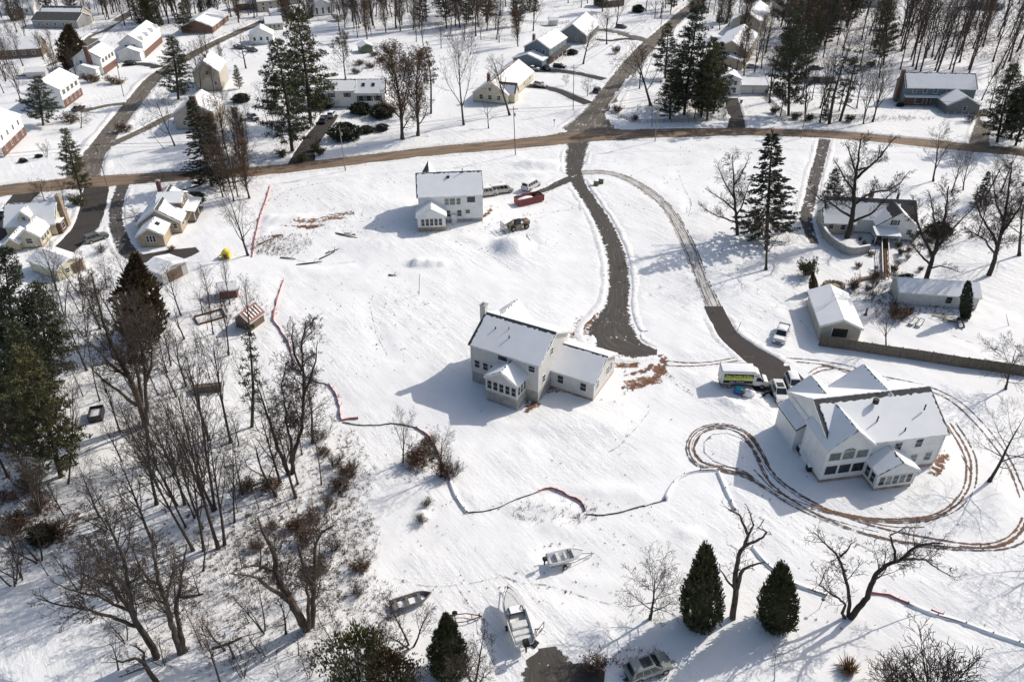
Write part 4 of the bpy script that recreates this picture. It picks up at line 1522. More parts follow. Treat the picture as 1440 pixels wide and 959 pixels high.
for i in range(2):
    h.win('L', 6.1, -2.2 + i * 1.15, .95, .8, 1.5, name='sunroom_window')
for u, z in ((10.2, 3.7), (13.1, 3.9), (13.1, 1.2), (15.2, 1.3)):
    h.win('F', 0, u, z, .95, 1.3, glass='glass_sun' if z < 2 else 'glass')
h.win('L', .6, 4.2, 4.6, .7, .9, frame='shutter')
h.corner_boards((16.6,), (0,), .51, 5.8)
h.corner_boards((6.1, 11.4), (-3.0,), .51, 3.0)
h.vent(8.2, 4.0, 9.0, .38, .25)
h.vent(7.6, 2.0, 7.6)
h.vent(14.5, 2.6, 8.1)
h.vent(10.9, .6, 6.4)
for i, (x, y, n) in enumerate(((-1.05, 1.6, 'air_conditioner'), (-.6, .55, 'air_conditioner'), (-.5, -.9 + 3.4, 'utility_cabinet'))):
    pass

# ---- the upper house ---------------------------------------------------
h = House('white_house', 'white house with sunroom at the top of the snow field beside the vans', 'house', G(590.5, 315) , R(6.0))
h.gable(0, 13.6, 0, 9.6, 6.3, 9.6, found=.8, found_mat='concrete', over=.3, rake=.3, snow=((.35, .2, .12), (.05, .05, .05)))
h.gable(.4, 4.6, 5.5, 10.6, 6.3, 9.9, axis='y', found=.4, snow=(None, (.05, .05, .05)), wall_name='gable_wall', over=.25)
h.gable(-.35, 5.5, -4.0, 0, 3.5, 5.2, axis='y', found=1.0, found_mat='stone', over=.3, rake=.3, snow=((.03, .0, .02), (.03, .0, .02)), wall_name='sunroom_wall')
for i in range(5):
    h.win('F', -4.0, .75 + i * .92, 1.35, .66, 1.5, name='sunroom_window')
for u, w in ((6.0, .85), (7.2, 1.15), (8.5, .85)):
    h.win('F', 0, u, 4.1, w, 1.45, glass='glass_sun')
h.win('F', 0, 11.2, 4.5, 1.7, 1.3, bars=0)
h.win('F', 0, 6.2, 1.4, .9, 1.4)
h.win('F', 0, 8.6, 1.4, .9, 1.4)
h.win('F', 0, 10.4, 2.0, .9, .8)
h.box('bulkhead', 6.8, 8.0, -.6, 0, 0, 2.0, 'trim', .04)
h.box('corner_board', 9.55, 9.7, -.06, -.003, .85, 6.2, 'trim')
h.corner_boards((13.6,), (0,), .82, 6.1)
h.vent(6.6, 3.6, 8.9, .34, .25)
h.vent(9.7, 4.4, 9.4, .1, 1.0)

# ---- white rancher on the right -----------------------------------------
h = House('rancher_house', 'low white house with dark patchy roof behind the curved wall at right', 'house', G(1218, 333), R(-7))
h.gable(-8.5, 9.5, 1.5, 9.0, 3.4, 6.4, wall='white_siding', found=.4, snow=((1.1, .4, 3.2), (.2, .2, .2)))
h.gable(1.2, 9.0, -1.2, 5.4, 3.3, 6.3, axis='y', wall='white_siding', found=.4, snow=((2.0, .3, .6), (.8, .4, .5)), wall_name='gable_wall')
h.gable(-9.0, -2.6, .4, 6, 2.7, 4.6, wall='beige_siding', found=.3, snow=((.2, .2, .2), (.2, .2, .2)), wall_name='wing_wall')
mb = MB()
mb.prism([(-1.2, 2.9), (-1.2, 2.72), (-4.4, 2.2), (-4.4, 2.38)], 'x', .2, 5.2)
r = mb.build('porch_roof', 'shingle', h.root)
mb = MB()
mb.prism([(-1.22, 3.03), (-1.22, 2.905), (-4.42, 2.39), (-4.42, 2.52)], 'x', .22, 5.18)
mb.build('snow_cover', 'roof_snow', r)
for x in (.4, 5.0):
    mb = MB()
    mb.box(x - .08, x + .08, -4.25, -4.1, 0, 2.2)
    mb.build('porch_post', 'trim', h.root)
h.win('F', -1.2, 4.4, 3.5, .8, 1.0, shutters='shutter')
h.win('F', -1.2, 7.6, 1.5, .9, 1.1)
h.win('F', .4, -5, 1.2, 1.0, 1.1)
h.win('F', .4, -7.4, 1.2, 1.0, 1.1)
h.door('F', -1.2, 2.2)
h.chimney(1.0, 6.4, 4, 7.6, .8, .8, 'brick')
h.chimney(6.4, 6.4, 4.5, 7.2, .4, .4, 'char')

# garage with white gable
h = House('white_garage', 'white gabled garage with a snowy roof at the end of the weathered board fence', 'garage', G(1150, 478), R(-8.5))
h.gable(0, 6.2, 0, 11.2, 3.0, 4.4, axis='y', wall='beige_siding', found=.2, snow=((.0, .0, .0), (.0, .0, .0)), over=.35)
h.box('overhead_opening', 1.9, 4.3, -.03, .3, .9, 2.5, 'char')
h.box('door_trim', 1.75, 1.895, -.05, .1, .3, 2.6, 'trim')
h.corner_boards((6.2,), (0,), .2, 2.9, .1)
h.win('R', 6.2, 4.5, 1.2, .8, .9)

h = House('long_shed', 'long low white board shed with a sagging snow roof at right', 'shed', G(1260.5, 428), R(-8.5))
h.gable(0, 13.2, 0, 5.0, 2.7, 4.1, wall='board_white', found=.15, snow=((.0, .0, .0), (.05, .05, .05)), over=.3)
h.win('F', 0, 8.4, 1.1, .8, 1.0, frame='shutter')
h.door('F', 0, 4.2, .9, 1.9, 'board_white', .2)
h.corner_boards((0, 13.2), (0,), .16, 2.6, .06)


# ---- houses defined by their nearest corner ------------------------------
def corner_house(name, label, K, Lc, Rc, eave, ridge, axis='x', cat='house', **kw):
    """K nearest base corner, Lc base corner seen to its left, Rc to its right (photo points)"""
    k, l, r = G(*K), G(*Lc), G(*Rc)
    ex = r - k
    ln = ex.length
    rz = math.atan2(ex.y, ex.x)
    ey = Vector((-math.sin(rz), math.cos(rz), 0))
    dp = max(4.0, abs((l - k).dot(ey)))
    h = House(name, label, cat, k, rz)
    h.gable(0, ln, 0, dp, eave, ridge, axis=axis, **kw)
    h.ln, h.dp = ln, dp
    return h


def row(h, side, pos, u0, u1, n, z, w=.9, hh=1.2, **kw):
    for i in range(n):
        h.win(side, pos, u0 + (u1 - u0) * (i + .5) / n, z, w, hh, **kw)


h = House('blue_house', 'dark blue colonial with brick lower storey and a grey gabled garage at upper right', 'house', G(1268, 148.5), R(-4.5))
h.gable(0, 20.6, 0, 8.5, 5.6, 8.9, wall='teal_siding', found=.4, snow=((.35, .3, .3), (.1, .1, .1)))
h.box('brick_front', .3, 8.9, -.14, -.003, .2, 2.55, 'brick')
mb = MB()
mb.prism([(0, 3.15), (0, 2.95), (-1.3, 2.65), (-1.3, 2.8)], 'x', -.2, 10.0)
r = mb.build('pent_roof', 'shingle', h.root)
mb = MB()
mb.prism([(-.02, 3.28), (-.02, 3.155), (-1.33, 2.81), (-1.33, 2.92)], 'x', -.18, 9.95)
mb.build('snow_cover', 'roof_snow', r)
for u in (2.6, 5.7, 8.8, 12.6, 16.2):
    h.win('F', 0, u, 3.9, 1.0, 1.35)
h.win('F', -.14, 4.6, .8, 2.2, 1.5, bars=0)
h.door('F', -.14, 7.6)
h.gable(9.9, 19.2, -8.0, 0, 2.9, 5.4, axis='y', wall='dark_grey_siding', found=.3, snow=((.0, .05, .05), (.05, .05, .05)), wall_name='garage_wall')
h.win('F', -8.0, 15.0, 1.1, 1.0, 1.3)
for x in (10.3, 12.3, 14.3, 16.3, 18.3):
    h.box('railing_post', x, x + .1, -8.6, -8.5, 0, 1.0, 'trim')
h.box('chimney', -1.0, -.05, 3.7, 4.9, 0, 9.6, 'brick')

h = House('split_level_house', 'white split level house with skylights on its snowy roof and dark shutters', 'house', G(459, 152), R(2))
h.gable(0, 9.0, 0, 8.5, 5.2, 7.4, found=.4, wall='white_siding', snow=((.5, .3, .15), (.05, .05, .05)))
h.gable(9.0, 18.2, .3, 8.8, 4.4, 7.3, found=.4, wall='white_siding', snow=((.3, .15, .4), (.05, .05, .05)), wall_name='wing_wall')
h.gable(-3.8, 0, 1.0, 7.4, 2.6, 3.6, found=.3, wall='white_siding', snow=((.05, .05, .05), (.05, .05, .05)), wall_name='garage_wall')
for u in (2.0, 6.8):
    h.win('F', 0, u, 3.2, 1.3, 1.2, shutters='shutter')
for u in (10.8, 13.2, 16.0):
    h.win('F', .3, u, 1.9, 1.4, 1.5, shutters='shutter')
h.box('garage_door', .8, 4.4, -.05, -.003, .4, 2.4, 'garage_door')
for u in (11.6, 14.6):
    mb = MB()
    mb.obox((u, 2.6, 6.13), (.45, 0, 0), (0, .5, .34), (0, -.06, .09))
    mb.build('skylight', 'char', h.root)

h = corner_house('cream_house', 'cream cape cod house with a rust red roof valley and a dark chimney', (713, 148), (671, 139), (750, 113), 3.0, 6.6, wall='cream_siding', roof='shingle_brown', snow=((.3, .6, .3), (.9, .9, .6)))
row(h, 'L', 0, 1.2, h.dp - 1.2, 3, 1.2, 1.1, 1.3)
row(h, 'F', 0, 2, h.ln - 1, 4, 1.2)
h.gable(2.2, 6.2, -1.8, 3.2, 3.2, 5.8, axis='y', wall='cream_siding', roof='shingle_brown', found=.3, snow=((.9, .5, .3), (.2, .3, .2)), wall_name='gable_wall')
h.win('L', 0, h.dp / 2, 3.8, .9, 1.0)
h.chimney(3, h.dp * .62, 4, 8.2, .9, .9, 'brick')
h = corner_house('blue_house', 'slate blue two storey house with a low blue garage and columned porch', (772, 92), (741, 86), (796, 75), 5.8, 8.6, wall='blue_siding', snow=((.1, .1, .1), (.1, .1, .1)))
row(h, 'L', 0, .8, h.dp - .8, 3, 3.7, 1.0, 1.4)
h.gable(-6.0, -.01, .6, h.dp + 2, 2.9, 4.8, wall='blue_siding', found=.3, snow=((.05, .05, .05), (.05, .05, .05)), wall_name='garage_wall')
row(h, 'F', 0, .6, h.ln - .6, 4, 3.7)
mb = MB()
mb.prism([(0, 3.2), (0, 3.02), (-2.0, 2.6), (-2.0, 2.76)], 'x', 0, h.ln)
r = mb.build('porch_roof', 'shingle', h.root)
for i in range(5):
    x = .2 + (h.ln - .4) * i / 4
    h.box('porch_post', x - .1, x + .1, -1.9, -1.7, 0, 2.62, 'trim')
h.box('porch_brick', .3, h.ln - .3, -.1, -.003, .3, 2.6, 'brick')
h.chimney(2.0, h.dp * .7, 6, 9.6, .9, .9)
h = corner_house('grey_house', 'dark grey gabled house with a white roof behind the blue house', (824, 63), (790, 55), (842, 45), 3.4, 7.4, wall='dark_grey_siding', snow=((.05, .1, .05), (.05, .1, .05)))
row(h, 'L', 0, 2, h.dp - 2, 2, 1.3)
row(h, 'F', 0, 1, h.ln - 1, 3, 1.3)
h = corner_house('tan_house', 'tan two storey house with a lower front addition left of the flat lawn', (1046, 96), (1004, 88), (1062, 70), 5.8, 8.8, wall='tan_siding', snow=((.08, .1, .1), (.08, .1, .1)))
h.gable(-4.2, -.01, .2, h.dp - .5, 3.2, 4.6, wall='tan_siding', found=.3, snow=((.05, .05, .05), (.05, .05, .05)), wall_name='addition_wall')
row(h, 'L', 0, 2, h.dp - 2, 2, 3.9, 1.0, 1.2)
row(h, 'F', 0, 1, h.ln - 1, 4, 3.9)
row(h, 'F', 0, 1, h.ln - 1, 4, 1.0)
h = corner_house('beige_house', 'beige two storey house behind the tan house', (1066, 50), (1030, 44), (1082, 31), 5.4, 8.4, wall='beige_siding', snow=((.08, .1, .1), (.08, .1, .1)))
row(h, 'L', 0, 1.5, h.dp - 1.5, 2, 3.5, 1.0, 1.2)
row(h, 'F', 0, 1, h.ln - 1, 4, 3.6)
h = House('flat_garage_house', 'white house with a beige double garage at the end of the dark drive', 'house', G(1005, 134), R(-3))
h.gable(0, 7.6, 0, 10, 5.2, 6.6, axis='y', wall='white_siding', found=.3, snow=((.05, .05, .05), (.05, .05, .05)))
h.gable(7.6, 17.2, 1.5, 9.5, 3.0, 4.2, wall='beige_siding', found=.3, snow=((.05, .05, .05), (.05, .05, .05)), wall_name='garage_wall')
for u in (1.6, 3.8, 6.0):
    h.win('F', 0, u, 3.2, .9, 1.3)
    h.win('F', 0, u, .8, .9, 1.6)
h.box('porch_post', 7.2, 7.45, -2.2, -2.0, 0, 4.9, 'trim')
h.box('garage_door', 8.4, 12.0, 1.44, 1.497, .2, 2.4, 'garage_door')
h.box('garage_door', 12.6, 16.2, 1.44, 1.497, .2, 2.4, 'garage_door')

h = House('tan_house', 'tan house with dormer and porch between the snow field and left driveways', 'house', G(257, 328), R(7.5))
h.gable(-8.5, 0, 0, 13.0, 2.7, 5.7, axis='y', wall='tan_siding', found=.35, found_mat='stone', snow=((.1, .15, .12), (.6, .35, .3)))
h.gable(-5.4, -.5, 5.2, 10.6, 5.0, 6.1, wall='brown_siding', found=0, z0=2.9, snow=((.06, .06, .06), (.06, .06, .06)), wall_name='dormer_wall')
h.gable(-6.9, -2.0, -6.0, .1, 2.8, 4.3, axis='y', wall='tan_siding', found=.35, found_mat='stone', snow=((.06, .06, .06), (.06, .06, .06)), wall_name='wing_wall')
for i in range(3):
    h.win('F', -6.0, -5.05 + i * .62, 1.2, .42, 1.3)
h.win('F', 0, -5.0, 3.6, .7, .8)
h.win('F', 0, -1.1, 1.2, .8, 1.1)
row(h, 'R', -.5, 5.6, 10.2, 2, 3.9, .9, .9)
row(h, 'R', 0, 1, 4.6, 2, 1.2, .9, 1.2)
mb = MB()
mb.obox((-3.3, -3.2, 3.98), (.35, 0, -.21), (0, .45, 0), (.04, 0, .06))
mb.build('skylight', 'char', h.root)
h.chimney(-6.4, 12.4, 3, 7.0, .8, .8, 'brick')
h.box('porch_deck', .05, 1.8, 5.0, 12.5, .25, .5, 'wood_grey')
for y in (5.1, 8.7, 12.3):
    h.box('porch_post', 1.6, 1.74, y, y + .14, .5, 2.4, 'trim')
mb = MB()
mb.prism([(0, 2.85), (0, 2.72), (2.0, 2.35), (2.0, 2.47)], 'y', 4.8, 12.7)
r = mb.build('porch_roof', 'shingle', h.root)
mb = MB()
mb.prism([(.02, 2.95), (.02, 2.855), (1.98, 2.476), (1.98, 2.58)], 'y', 4.9, 12.6)
mb.build('snow_cover', 'roof_snow', r)

h = House('cream_house', 'cream cape cod with dormer, stone chimney and stepped front wings at the left edge', 'house', G(13, 335), R(8))
h.gable(0, 9.6, 0, 7.4, 2.8, 6.0, wall='cream_siding', found=.35, found_mat='stone', snow=((.12, .12, .12), (.1, .1, .1)))
h.gable(2.9, 5.2, .3, 4.0, 4.5, 5.7, axis='y', wall='cream_siding', found=0, z0=3.0, snow=((.05, .05, .05), (.05, .05, .05)), wall_name='dormer_wall')
h.win('F', .3, 4.05, 3.6, .7, .8)
h.gable(4.4, 8.6, -5.6, .1, 2.6, 4.3, axis='y', wall='cream_siding', found=.35, found_mat='stone', snow=((.06, .06, .06), (.06, .06, .06)), wall_name='wing_wall')
row(h, 'R', 8.6, -5.2, -1.0, 3, 1.1, .8, 1.2)
h.win('F', -5.6, 6.5, 1.1, 1.2, 1.1)
h.gable(2.4, 4.9, -6.6, -1.6, 2.1, 3.1, axis='y', wall='tan_siding', found=.3, found_mat='stone', snow=((.06, .06, .06), (.06, .06, .06)), wall_name='wing_wall')
h.win('R', 9.6, 5.9, 1.2, .9, 1.2)
h.win('R', 9.6, 3.7, 3.7, .6, .8)
h.chimney(10.1, 4.6, 0, 7.0, .8, 1.3, 'stone')
h.box('bay', 9.603, 10.5, .5, 3.0, 0, 2.5, 'brick')
h.box('bay_roof', 9.603, 10.62, .4, 3.1, 2.503, 2.66, 'roof_snow', .04)
h.win('R', 10.5, 1.75, .9, 1.4, 1.1)

h = House('pale_garage', 'snow roofed cream garage below the stepped cape cod at the left', 'garage', G(46, 382), R(-28))
h.gable(0, 8.2, 0, 5.6, 2.6, 3.7, wall='cream_siding', found=.3, snow=((.0, .0, .0), (.0, .0, .0)))
h.win('R', 8.2, 2, 1.0, .8, .9)
h.box('garage_door', 8.203, 8.25, 2.9, 5.2, .3, 2.2, 'brown_siding')
h = House('small_garage', 'small white garage with plain snow roof and bins at its end beside the bronze cedar', 'garage', G(207, 393), R(-30))
h.gable(0, 4.8, 0, 5.6, 2.7, 3.4, axis='x', wall='board_white', found=.2, snow=((.0, .0, .0), (.0, .0, .0)))
h.box('garage_door', 4.803, 4.85, 1.2, 4.4, .1, 2.2, 'brown_siding')

h = corner_house('brick_house', 'white over brick two storey house at the left edge', (6, 222), (-40, 206), (38, 190), 5.8, 8.4, wall='white_siding', snow=((.05, .05, .05), (.05, .05, .05)))
h.box('brick_front', .2, h.ln - .2, -.14, -.003, .2, 2.35, 'brick')
row(h, 'F', 0, .8, h.ln - .8, 4, 3.8)
row(h, 'F', -.14, .8, h.ln - .8, 4, 1.0)
h = corner_house('brick_house', 'white over red brick house behind the wide dark green pine', (92, 153), (66, 141), (117, 134), 5.8, 8.6, wall='white_siding', snow=((.05, .05, .05), (.6, .05, .05)))
h.box('brick_front', .2, h.ln - .2, -.14, -.003, .2, 2.35, 'brick')
row(h, 'F', 0, .8, h.ln - .8, 4, 3.8, shutters='shutter')
row(h, 'F', -.14, .8, h.ln - .8, 4, 1.0)
h = corner_house('white_house', 'white house with outside brick chimney and bare grey roof patch by the street', (147, 106), (120, 99), (166, 92), 5.8, 8.6, wall='white_siding', snow=((1.2, .8, .2), (.5, .5, .2)))
h.gable(-3.6, -.01, 1, h.dp, 3.0, 4.4, wall='white_siding', found=.3, snow=((.05, .05, .05), (.05, .05, .05)), wall_name='wing_wall')
h.box('brick_front', .2, h.ln - .2, -.14, -.003, .2, 2.35, 'brick')
row(h, 'F', 0, .8, h.ln - .8, 4, 3.8, shutters='shutter')
row(h, 'L', 0, 1.5, h.dp - 1, 2, 3.8)
h.chimney(-.5, 3.5, 0, 9.6, .9, 1.3)
h = corner_house('white_house', 'white house with four gabled dormers above the dark parked car', (205, 82), (176, 80), (229, 60), 5.6, 8.4, wall='white_siding', snow=((.05, .05, .05), (.05, .05, .05)))
h.gable(-4.5, -.01, .3, h.dp - .4, 3.2, 4.8, wall='white_siding', found=.3, snow=((.05, .05, .05), (.05, .05, .05)), wall_name='wing_wall')
h.box('brick_front', .2, h.ln - .2, -.14, -.003, .2, 2.35, 'brick')
for i in range(4):
    x = 2 + (h.ln - 4) * i / 3
    h.gable(x - .7, x + .7, .1, 2.6, 6.4, 7.2, axis='y', wall='white_siding', found=0, z0=5.6, over=.15, rake=.12, snow=((.02, .02, .02), (.02, .02, .02)), wall_name='dormer_wall')
    h.win('F', .1, x, 5.75, .6, .75)
row(h, 'L', 0, 1.5, h.dp - 1, 2, 3.6)
h = corner_house('grey_house', 'pale grey barn roofed house with two small windows behind the tall dark pine', (313, 128), (284, 118), (322, 112), 6.2, 9.6, wall='beige_siding', snow=((.05, .1, .05), (.05, .1, .05)), axis='x')
h.win('L', 0, h.dp * .45, 5.2, .9, 1.1)
h.win('L', 0, h.dp * .2, 2.0, .8, 1.1)
h.chimney(4, h.dp * .5, 8, 10.6, .8, .8)
h = corner_house('chimney_house', 'tan house with a tall outside brick chimney among dense brown trees', (304, 182), (264, 166), (318, 164), 4.6, 8.0, wall='beige_siding', snow=((.1, .3, .1), (.1, .3, .1)))
h.chimney(-.5, h.dp * .4, 0, 9.6, 1.2, 1.6)
row(h, 'F', 0, 1, h.ln - 1, 3, 1.4)
h.win('L', 0, h.dp * .75, 1.4, .9, 1.2)
h = corner_house('brick_rancher', 'long red brick rancher with a plain snow roof near the top', (300, 48), (268, 40), (322, 30), 3.0, 5.6, wall='brick', snow=((.05, .05, .05), (.05, .05, .05)))
row(h, 'F', 0, 1, h.ln - 1, 4, 1.2)
h = House('dark_house', 'house with a large dark green lower roof at far top left', 'house', G(48, 40), R(-4))
h.gable(0, 20, 0, 11, 3.4, 5.6, wall='grey_siding', found=.3, snow=(None, (.1, .1, .1)))
h.gable(1, 19, 4, 14, 4.4, 7.4, wall='beige_siding', found=.3, snow=((1.4, .4, .4), (.1, .1, .1)), wall_name='upper_wall')
row(h, 'F', 0, 1, 19, 5, 1.1)
h = House('brown_house', 'brown house with a snowy roof behind reddish trees at the left edge', 'house', G(2, 84), R(16))
h.gable(-4, 14, 0, 10, 3.4, 6.6, wall='brown_siding', found=.3, snow=((.1, .1, .1), (.1, .1, .1)))
row(h, 'F', 0, 0, 13, 4, 1.2)
h = House('garden_shed', 'little white garden shed behind the white over red brick house', 'shed', G(38, 111), R(12))
h.gable(0, 6.2, 0, 4.2, 2.2, 3.2, wall='board_white', found=.1, snow=((.02, .02, .02), (.02, .02, .02)))
h.door('F', 0, 2, .9, 1.8, 'board_white', .1)
h = House('green_shed', 'olive green shed with a snow roof behind the split level house', 'shed', G(508, 76), R(22))
h.gable(0, 4.6, 0, 5.4, 2.6, 3.6, axis='y', wall='green_siding', found=.1, snow=((.02, .02, .02), (.02, .02, .02)))
h.box('shed_door', 1.3, 3.3, -.05, -.003, .1, 2.0, 'green_siding')
FAR = [('pale_house', 'pale house with a white roof at the top edge left of center', (364, 18), R(30), 12, 9, 4.8, 7.6, 'beige_siding', 'x'),
       ('pale_house', 'low cream house at the top edge beside the big pines', (383, 32), R(24), 9, 8, 3.0, 5.0, 'cream_siding', 'x'),
       ('pale_house', 'white gabled house at the top edge behind the big pine', (440, 24), R(28), 10, 8, 4.2, 7.0, 'white_siding', 'y'),
       ('pale_house', 'small grey roofed house behind the snow covered camper', (375, 44), R(20), 7, 7, 3.0, 5.0, 'beige_siding', 'x'),
       ('pale_house', 'white roofed house at the top edge left of the big pines', (336, 16), R(20), 12, 9, 3.2, 6.0, 'brick', 'x'),
       ('pale_house', 'beige house at the top right edge behind the beige two storey house', (1100, 24), R(20), 11, 9, 5.2, 8.2, 'beige_siding', 'y'),
       ('pale_house', 'grey house with a white roof at the top edge of the right wood', (1365, 14), R(-12), 14, 9, 3.4, 6.0, 'grey_siding', 'x'),
       ('pale_house', 'tan house behind the tan addition at the top edge', (1078, 4), R(40), 12, 9, 5.2, 8.0, 'tan_siding', 'x'),
       ('pale_house', 'white house at the far top left corner', (4, 22), R(6), 14, 9, 3.2, 6.0, 'white_siding', 'x'),
       ('pale_house', 'low white roofed house behind the barn roofed grey house', (352, 64), R(12), 9, 8, 3.6, 6.2, 'white_siding', 'y'),
       ('pale_house', 'brown house at the top edge left of the side street', (848, 12), R(26), 12, 9, 3.4, 6.4, 'brown_siding', 'x'),
       ('pale_house', 'grey house at the top edge above the cream pale roofs', (392, 8), R(22), 11, 9, 4, 6.8, 'grey_siding', 'x'),
       ('pale_house', 'white garage like house between brown trunks at the top', (1215, 10), R(-10), 12, 9, 3.4, 6.0, 'white_siding', 'x')]
for nm, lab, p, rz, L, D, e, r_, wm, ax in FAR:
    h = House(nm, lab, 'house', G(*p), rz)
    h.gable(0, L, 0, D, e, r_, axis=ax, wall=wm, found=.3, snow=((.08, .1, .1), (.08, .1, .1)))
    row(h, 'F', 0, .8, L - .8, 3, e - 2.0)
    if e > 4:
        row(h, 'F', 0, .8, L - .8, 3, .9)
h = House('backyard_shed', 'low shed with a dark front behind the trees right of the garage drive', 'shed', G(1133, 117), R(-5))
h.gable(0, 9.0, 0, 5, 2.4, 3.2, wall='dark_grey_siding', found=.1, snow=((.02, .02, .02), (.02, .02, .02)))
h.box('shed_door', 2.2, 4.4, -.05, -.003, .1, 2.0, 'char')
h = House('backyard_shed', 'small tan shed with a snow top at the end of the picket fence', 'shed', G(1089, 135), R(-6))
h.gable(0, 3.6, 0, 4, 2.1, 2.9, wall='beige_siding', found=.1, snow=((.02, .02, .02), (.02, .02, .02)))
h.box('shed_door', .8, 2.4, -.05, -.003, .1, 1.8, 'beige_siding')
h = House('backyard_shed', 'little pale shed on the lawn behind the blue house', 'shed', G(772, 37), R(4))
h.gable(0, 3.8, 0, 3, 2.4, 3.2, wall='board_white', found=.1, snow=((.02, .02, .02), (.02, .02, .02)))
h.box('shed_door', 1.0, 2.4, -.05, -.003, .1, 1.9, 'board_white')
h = House('red_playhouse', 'small red shed with a snow roof on the left snow', 'shed', G(310, 421), R(12))
h.gable(0, 3.0, 0, 2.6, 2.0, 2.7, wall='barn_red', found=.1, roof='shingle', snow=((.02, .02, .02), (.02, .02, .02)))
h.box('shed_door', .9, 1.8, -.05, -.003, .1, 1.6, 'barn_red')
h = House('red_shed', 'red shed with its red roof laid bare in stripes beside the silt fence', 'shed', G(333, 460), R(-24))
h.gable(0, 3.2, 0, 3.4, 2.0, 3.4, axis='y', wall='brown_siding', found=.1, roof='barn_red', snow=(None, None))
mb = MB()
for i in range(5):
    mb.obox((2.55 - .0, .35 + i * .68, 2.68), (.62, 0, -.55), (0, .12, 0), (.03, 0, .035))
mb.build('snow_stripes', 'roof_snow', h.root)
h = House('tan_lean_to', 'low tan open sided box lying in the snow of the left woods', 'shed', G(278, 555), R(10))
h.box('wall', 0, 3.5, 0, .15, 0, 1.3, 'wood_grey')
h.box('side_panel', 0, .15, .153, 1.6, 0, 1.3, 'wood_grey')
h.box('roof', -.1, 3.6, -.1, 1.7, 1.303, 1.38, 'wood_grey')
h.box('snow_cover', -.05, 3.55, .6, 1.68, 1.383, 1.5, 'roof_snow', .03)
# ------------------------------------------------------------------ vehicles
PAINT = {}


def paint(name, c, metal=0.0):
    if name not in PAINT:
        PAINT[name] = m_plain(name, c, .3, metal, .5, .6)
    return PAINT[name]


def frustum(mb, b, t):
    """b=(x0,x1,half width,z) t likewise"""
    vs = [(b[0], -b[2], b[3]), (b[1], -b[2], b[3]), (b[1], b[2], b[3]), (b[0], b[2], b[3]),
          (t[0], -t[2], t[3]), (t[1], -t[2], t[3]), (t[1], t[2], t[3]), (t[0], t[2], t[3])]
    mb.add(vs, [(3, 2, 1, 0), (4, 5, 6, 7), (0, 1, 5, 4), (1, 2, 6, 5), (2, 3, 7, 6), (3, 0, 4, 7)])
    V = [Vector(v) for v in vs]
    return {'R': (V[0], V[1], V[5], V[4]), 'L': (V[2], V[3], V[7], V[6]), 'F': (V[1], V[2], V[6], V[5]), 'B': (V[3], V[0], V[4], V[7])}


def panel(face, u0, u1, v0, v1, mat, name, parent, off=.012, th=.03):
    a, b, c, d = face
    P_ = lambda u, v: (a.lerp(b, u)).lerp(d.lerp(c, u), v)
    n = (b - a).cross(d - a).normalized()
    q = [P_(u0, v0), P_(u1, v0), P_(u1, v1), P_(u0, v1)]
    mb = MB()
    vs = [tuple(p + n * off) for p in q] + [tuple(p - n * th) for p in q]
    mb.add(vs, [(0, 1, 2, 3), (7, 6, 5, 4), (0, 4, 5, 1), (1, 5, 6, 2), (2, 6, 7, 3), (3, 7, 4, 0)])
    return mb.build(name, mat, parent)


def wheel(parent, x, y, r=.34, w=.24, rim='rim'):
    mb = MB()
    s = 1 if y > 0 else -1
    mb.tube([(x, y - w / 2, r), (x, y - w / 2 + .03, r), (x, y + w / 2 - .03, r), (x, y + w / 2, r)], [r * .86, r, r, r * .86], 16)
    o = mb.build('wheel', 'rubber', parent)
    mb = MB()
    mb.cyl((x, y + s * (w / 2 - .05), r), (x, y + s * (w / 2 + .012), r), r * .62, 12)
    mb.build('rim', rim, o)
    return o


def lamps(root, L, hw, z, xr=None):
    for s in (-1, 1):
        mb = MB()
        mb.obox((L / 2 - .06, s * (hw - .22), z), (.08, 0, 0), (0, .17, 0), (0, 0, .08))
        mb.build('headlight', 'lamp_clear', root)
        mb = MB()
        mb.obox((-(xr or L / 2) + .03, s * (hw - .12), z + .12), (.06, 0, 0), (0, .09, 0), (0, 0, .16))
        mb.build('tail_light', 'lamp_red', root)


def snow_pad(root, x0, x1, hw, z, h=.1, name='snow_cover', seed=0):
    mb = MB()
    n, m = 8, 5
    vs, fs = [], []
    for i in range(n + 1):
        for j in range(m + 1):
            u, v = i / n, -1 + 2 * j / m
            e = min(1, 3.2 * min(u, 1 - u) + .15) * min(1, 2.2 * (1 - abs(v)) + .15)
            k = 1 + .3 * noise.noise(Vector((i * .7 + seed, j * .9, seed)))
            vs.append((x0 + (x1 - x0) * u, v * hw, z + h * e * k))
    for i in range(n):
        for j in range(m):
            fs.append((i * (m + 1) + j, (i + 1) * (m + 1) + j, (i + 1) * (m + 1) + j + 1, i * (m + 1) + j + 1))
    k0 = len(vs)
    ring = [j for j in range(m + 1)]
    vs += [(x0, -hw, z - .02), (x1, -hw, z - .02), (x1, hw, z - .02), (x0, hw, z - .02)]
    fs.append((k0, k0 + 3, k0 + 2, k0 + 1))
    mb.add(vs, fs)
    return mb.build(name, 'roof_snow', root, True)


def spot(c, f):
    return G(*c), heading(c, f)


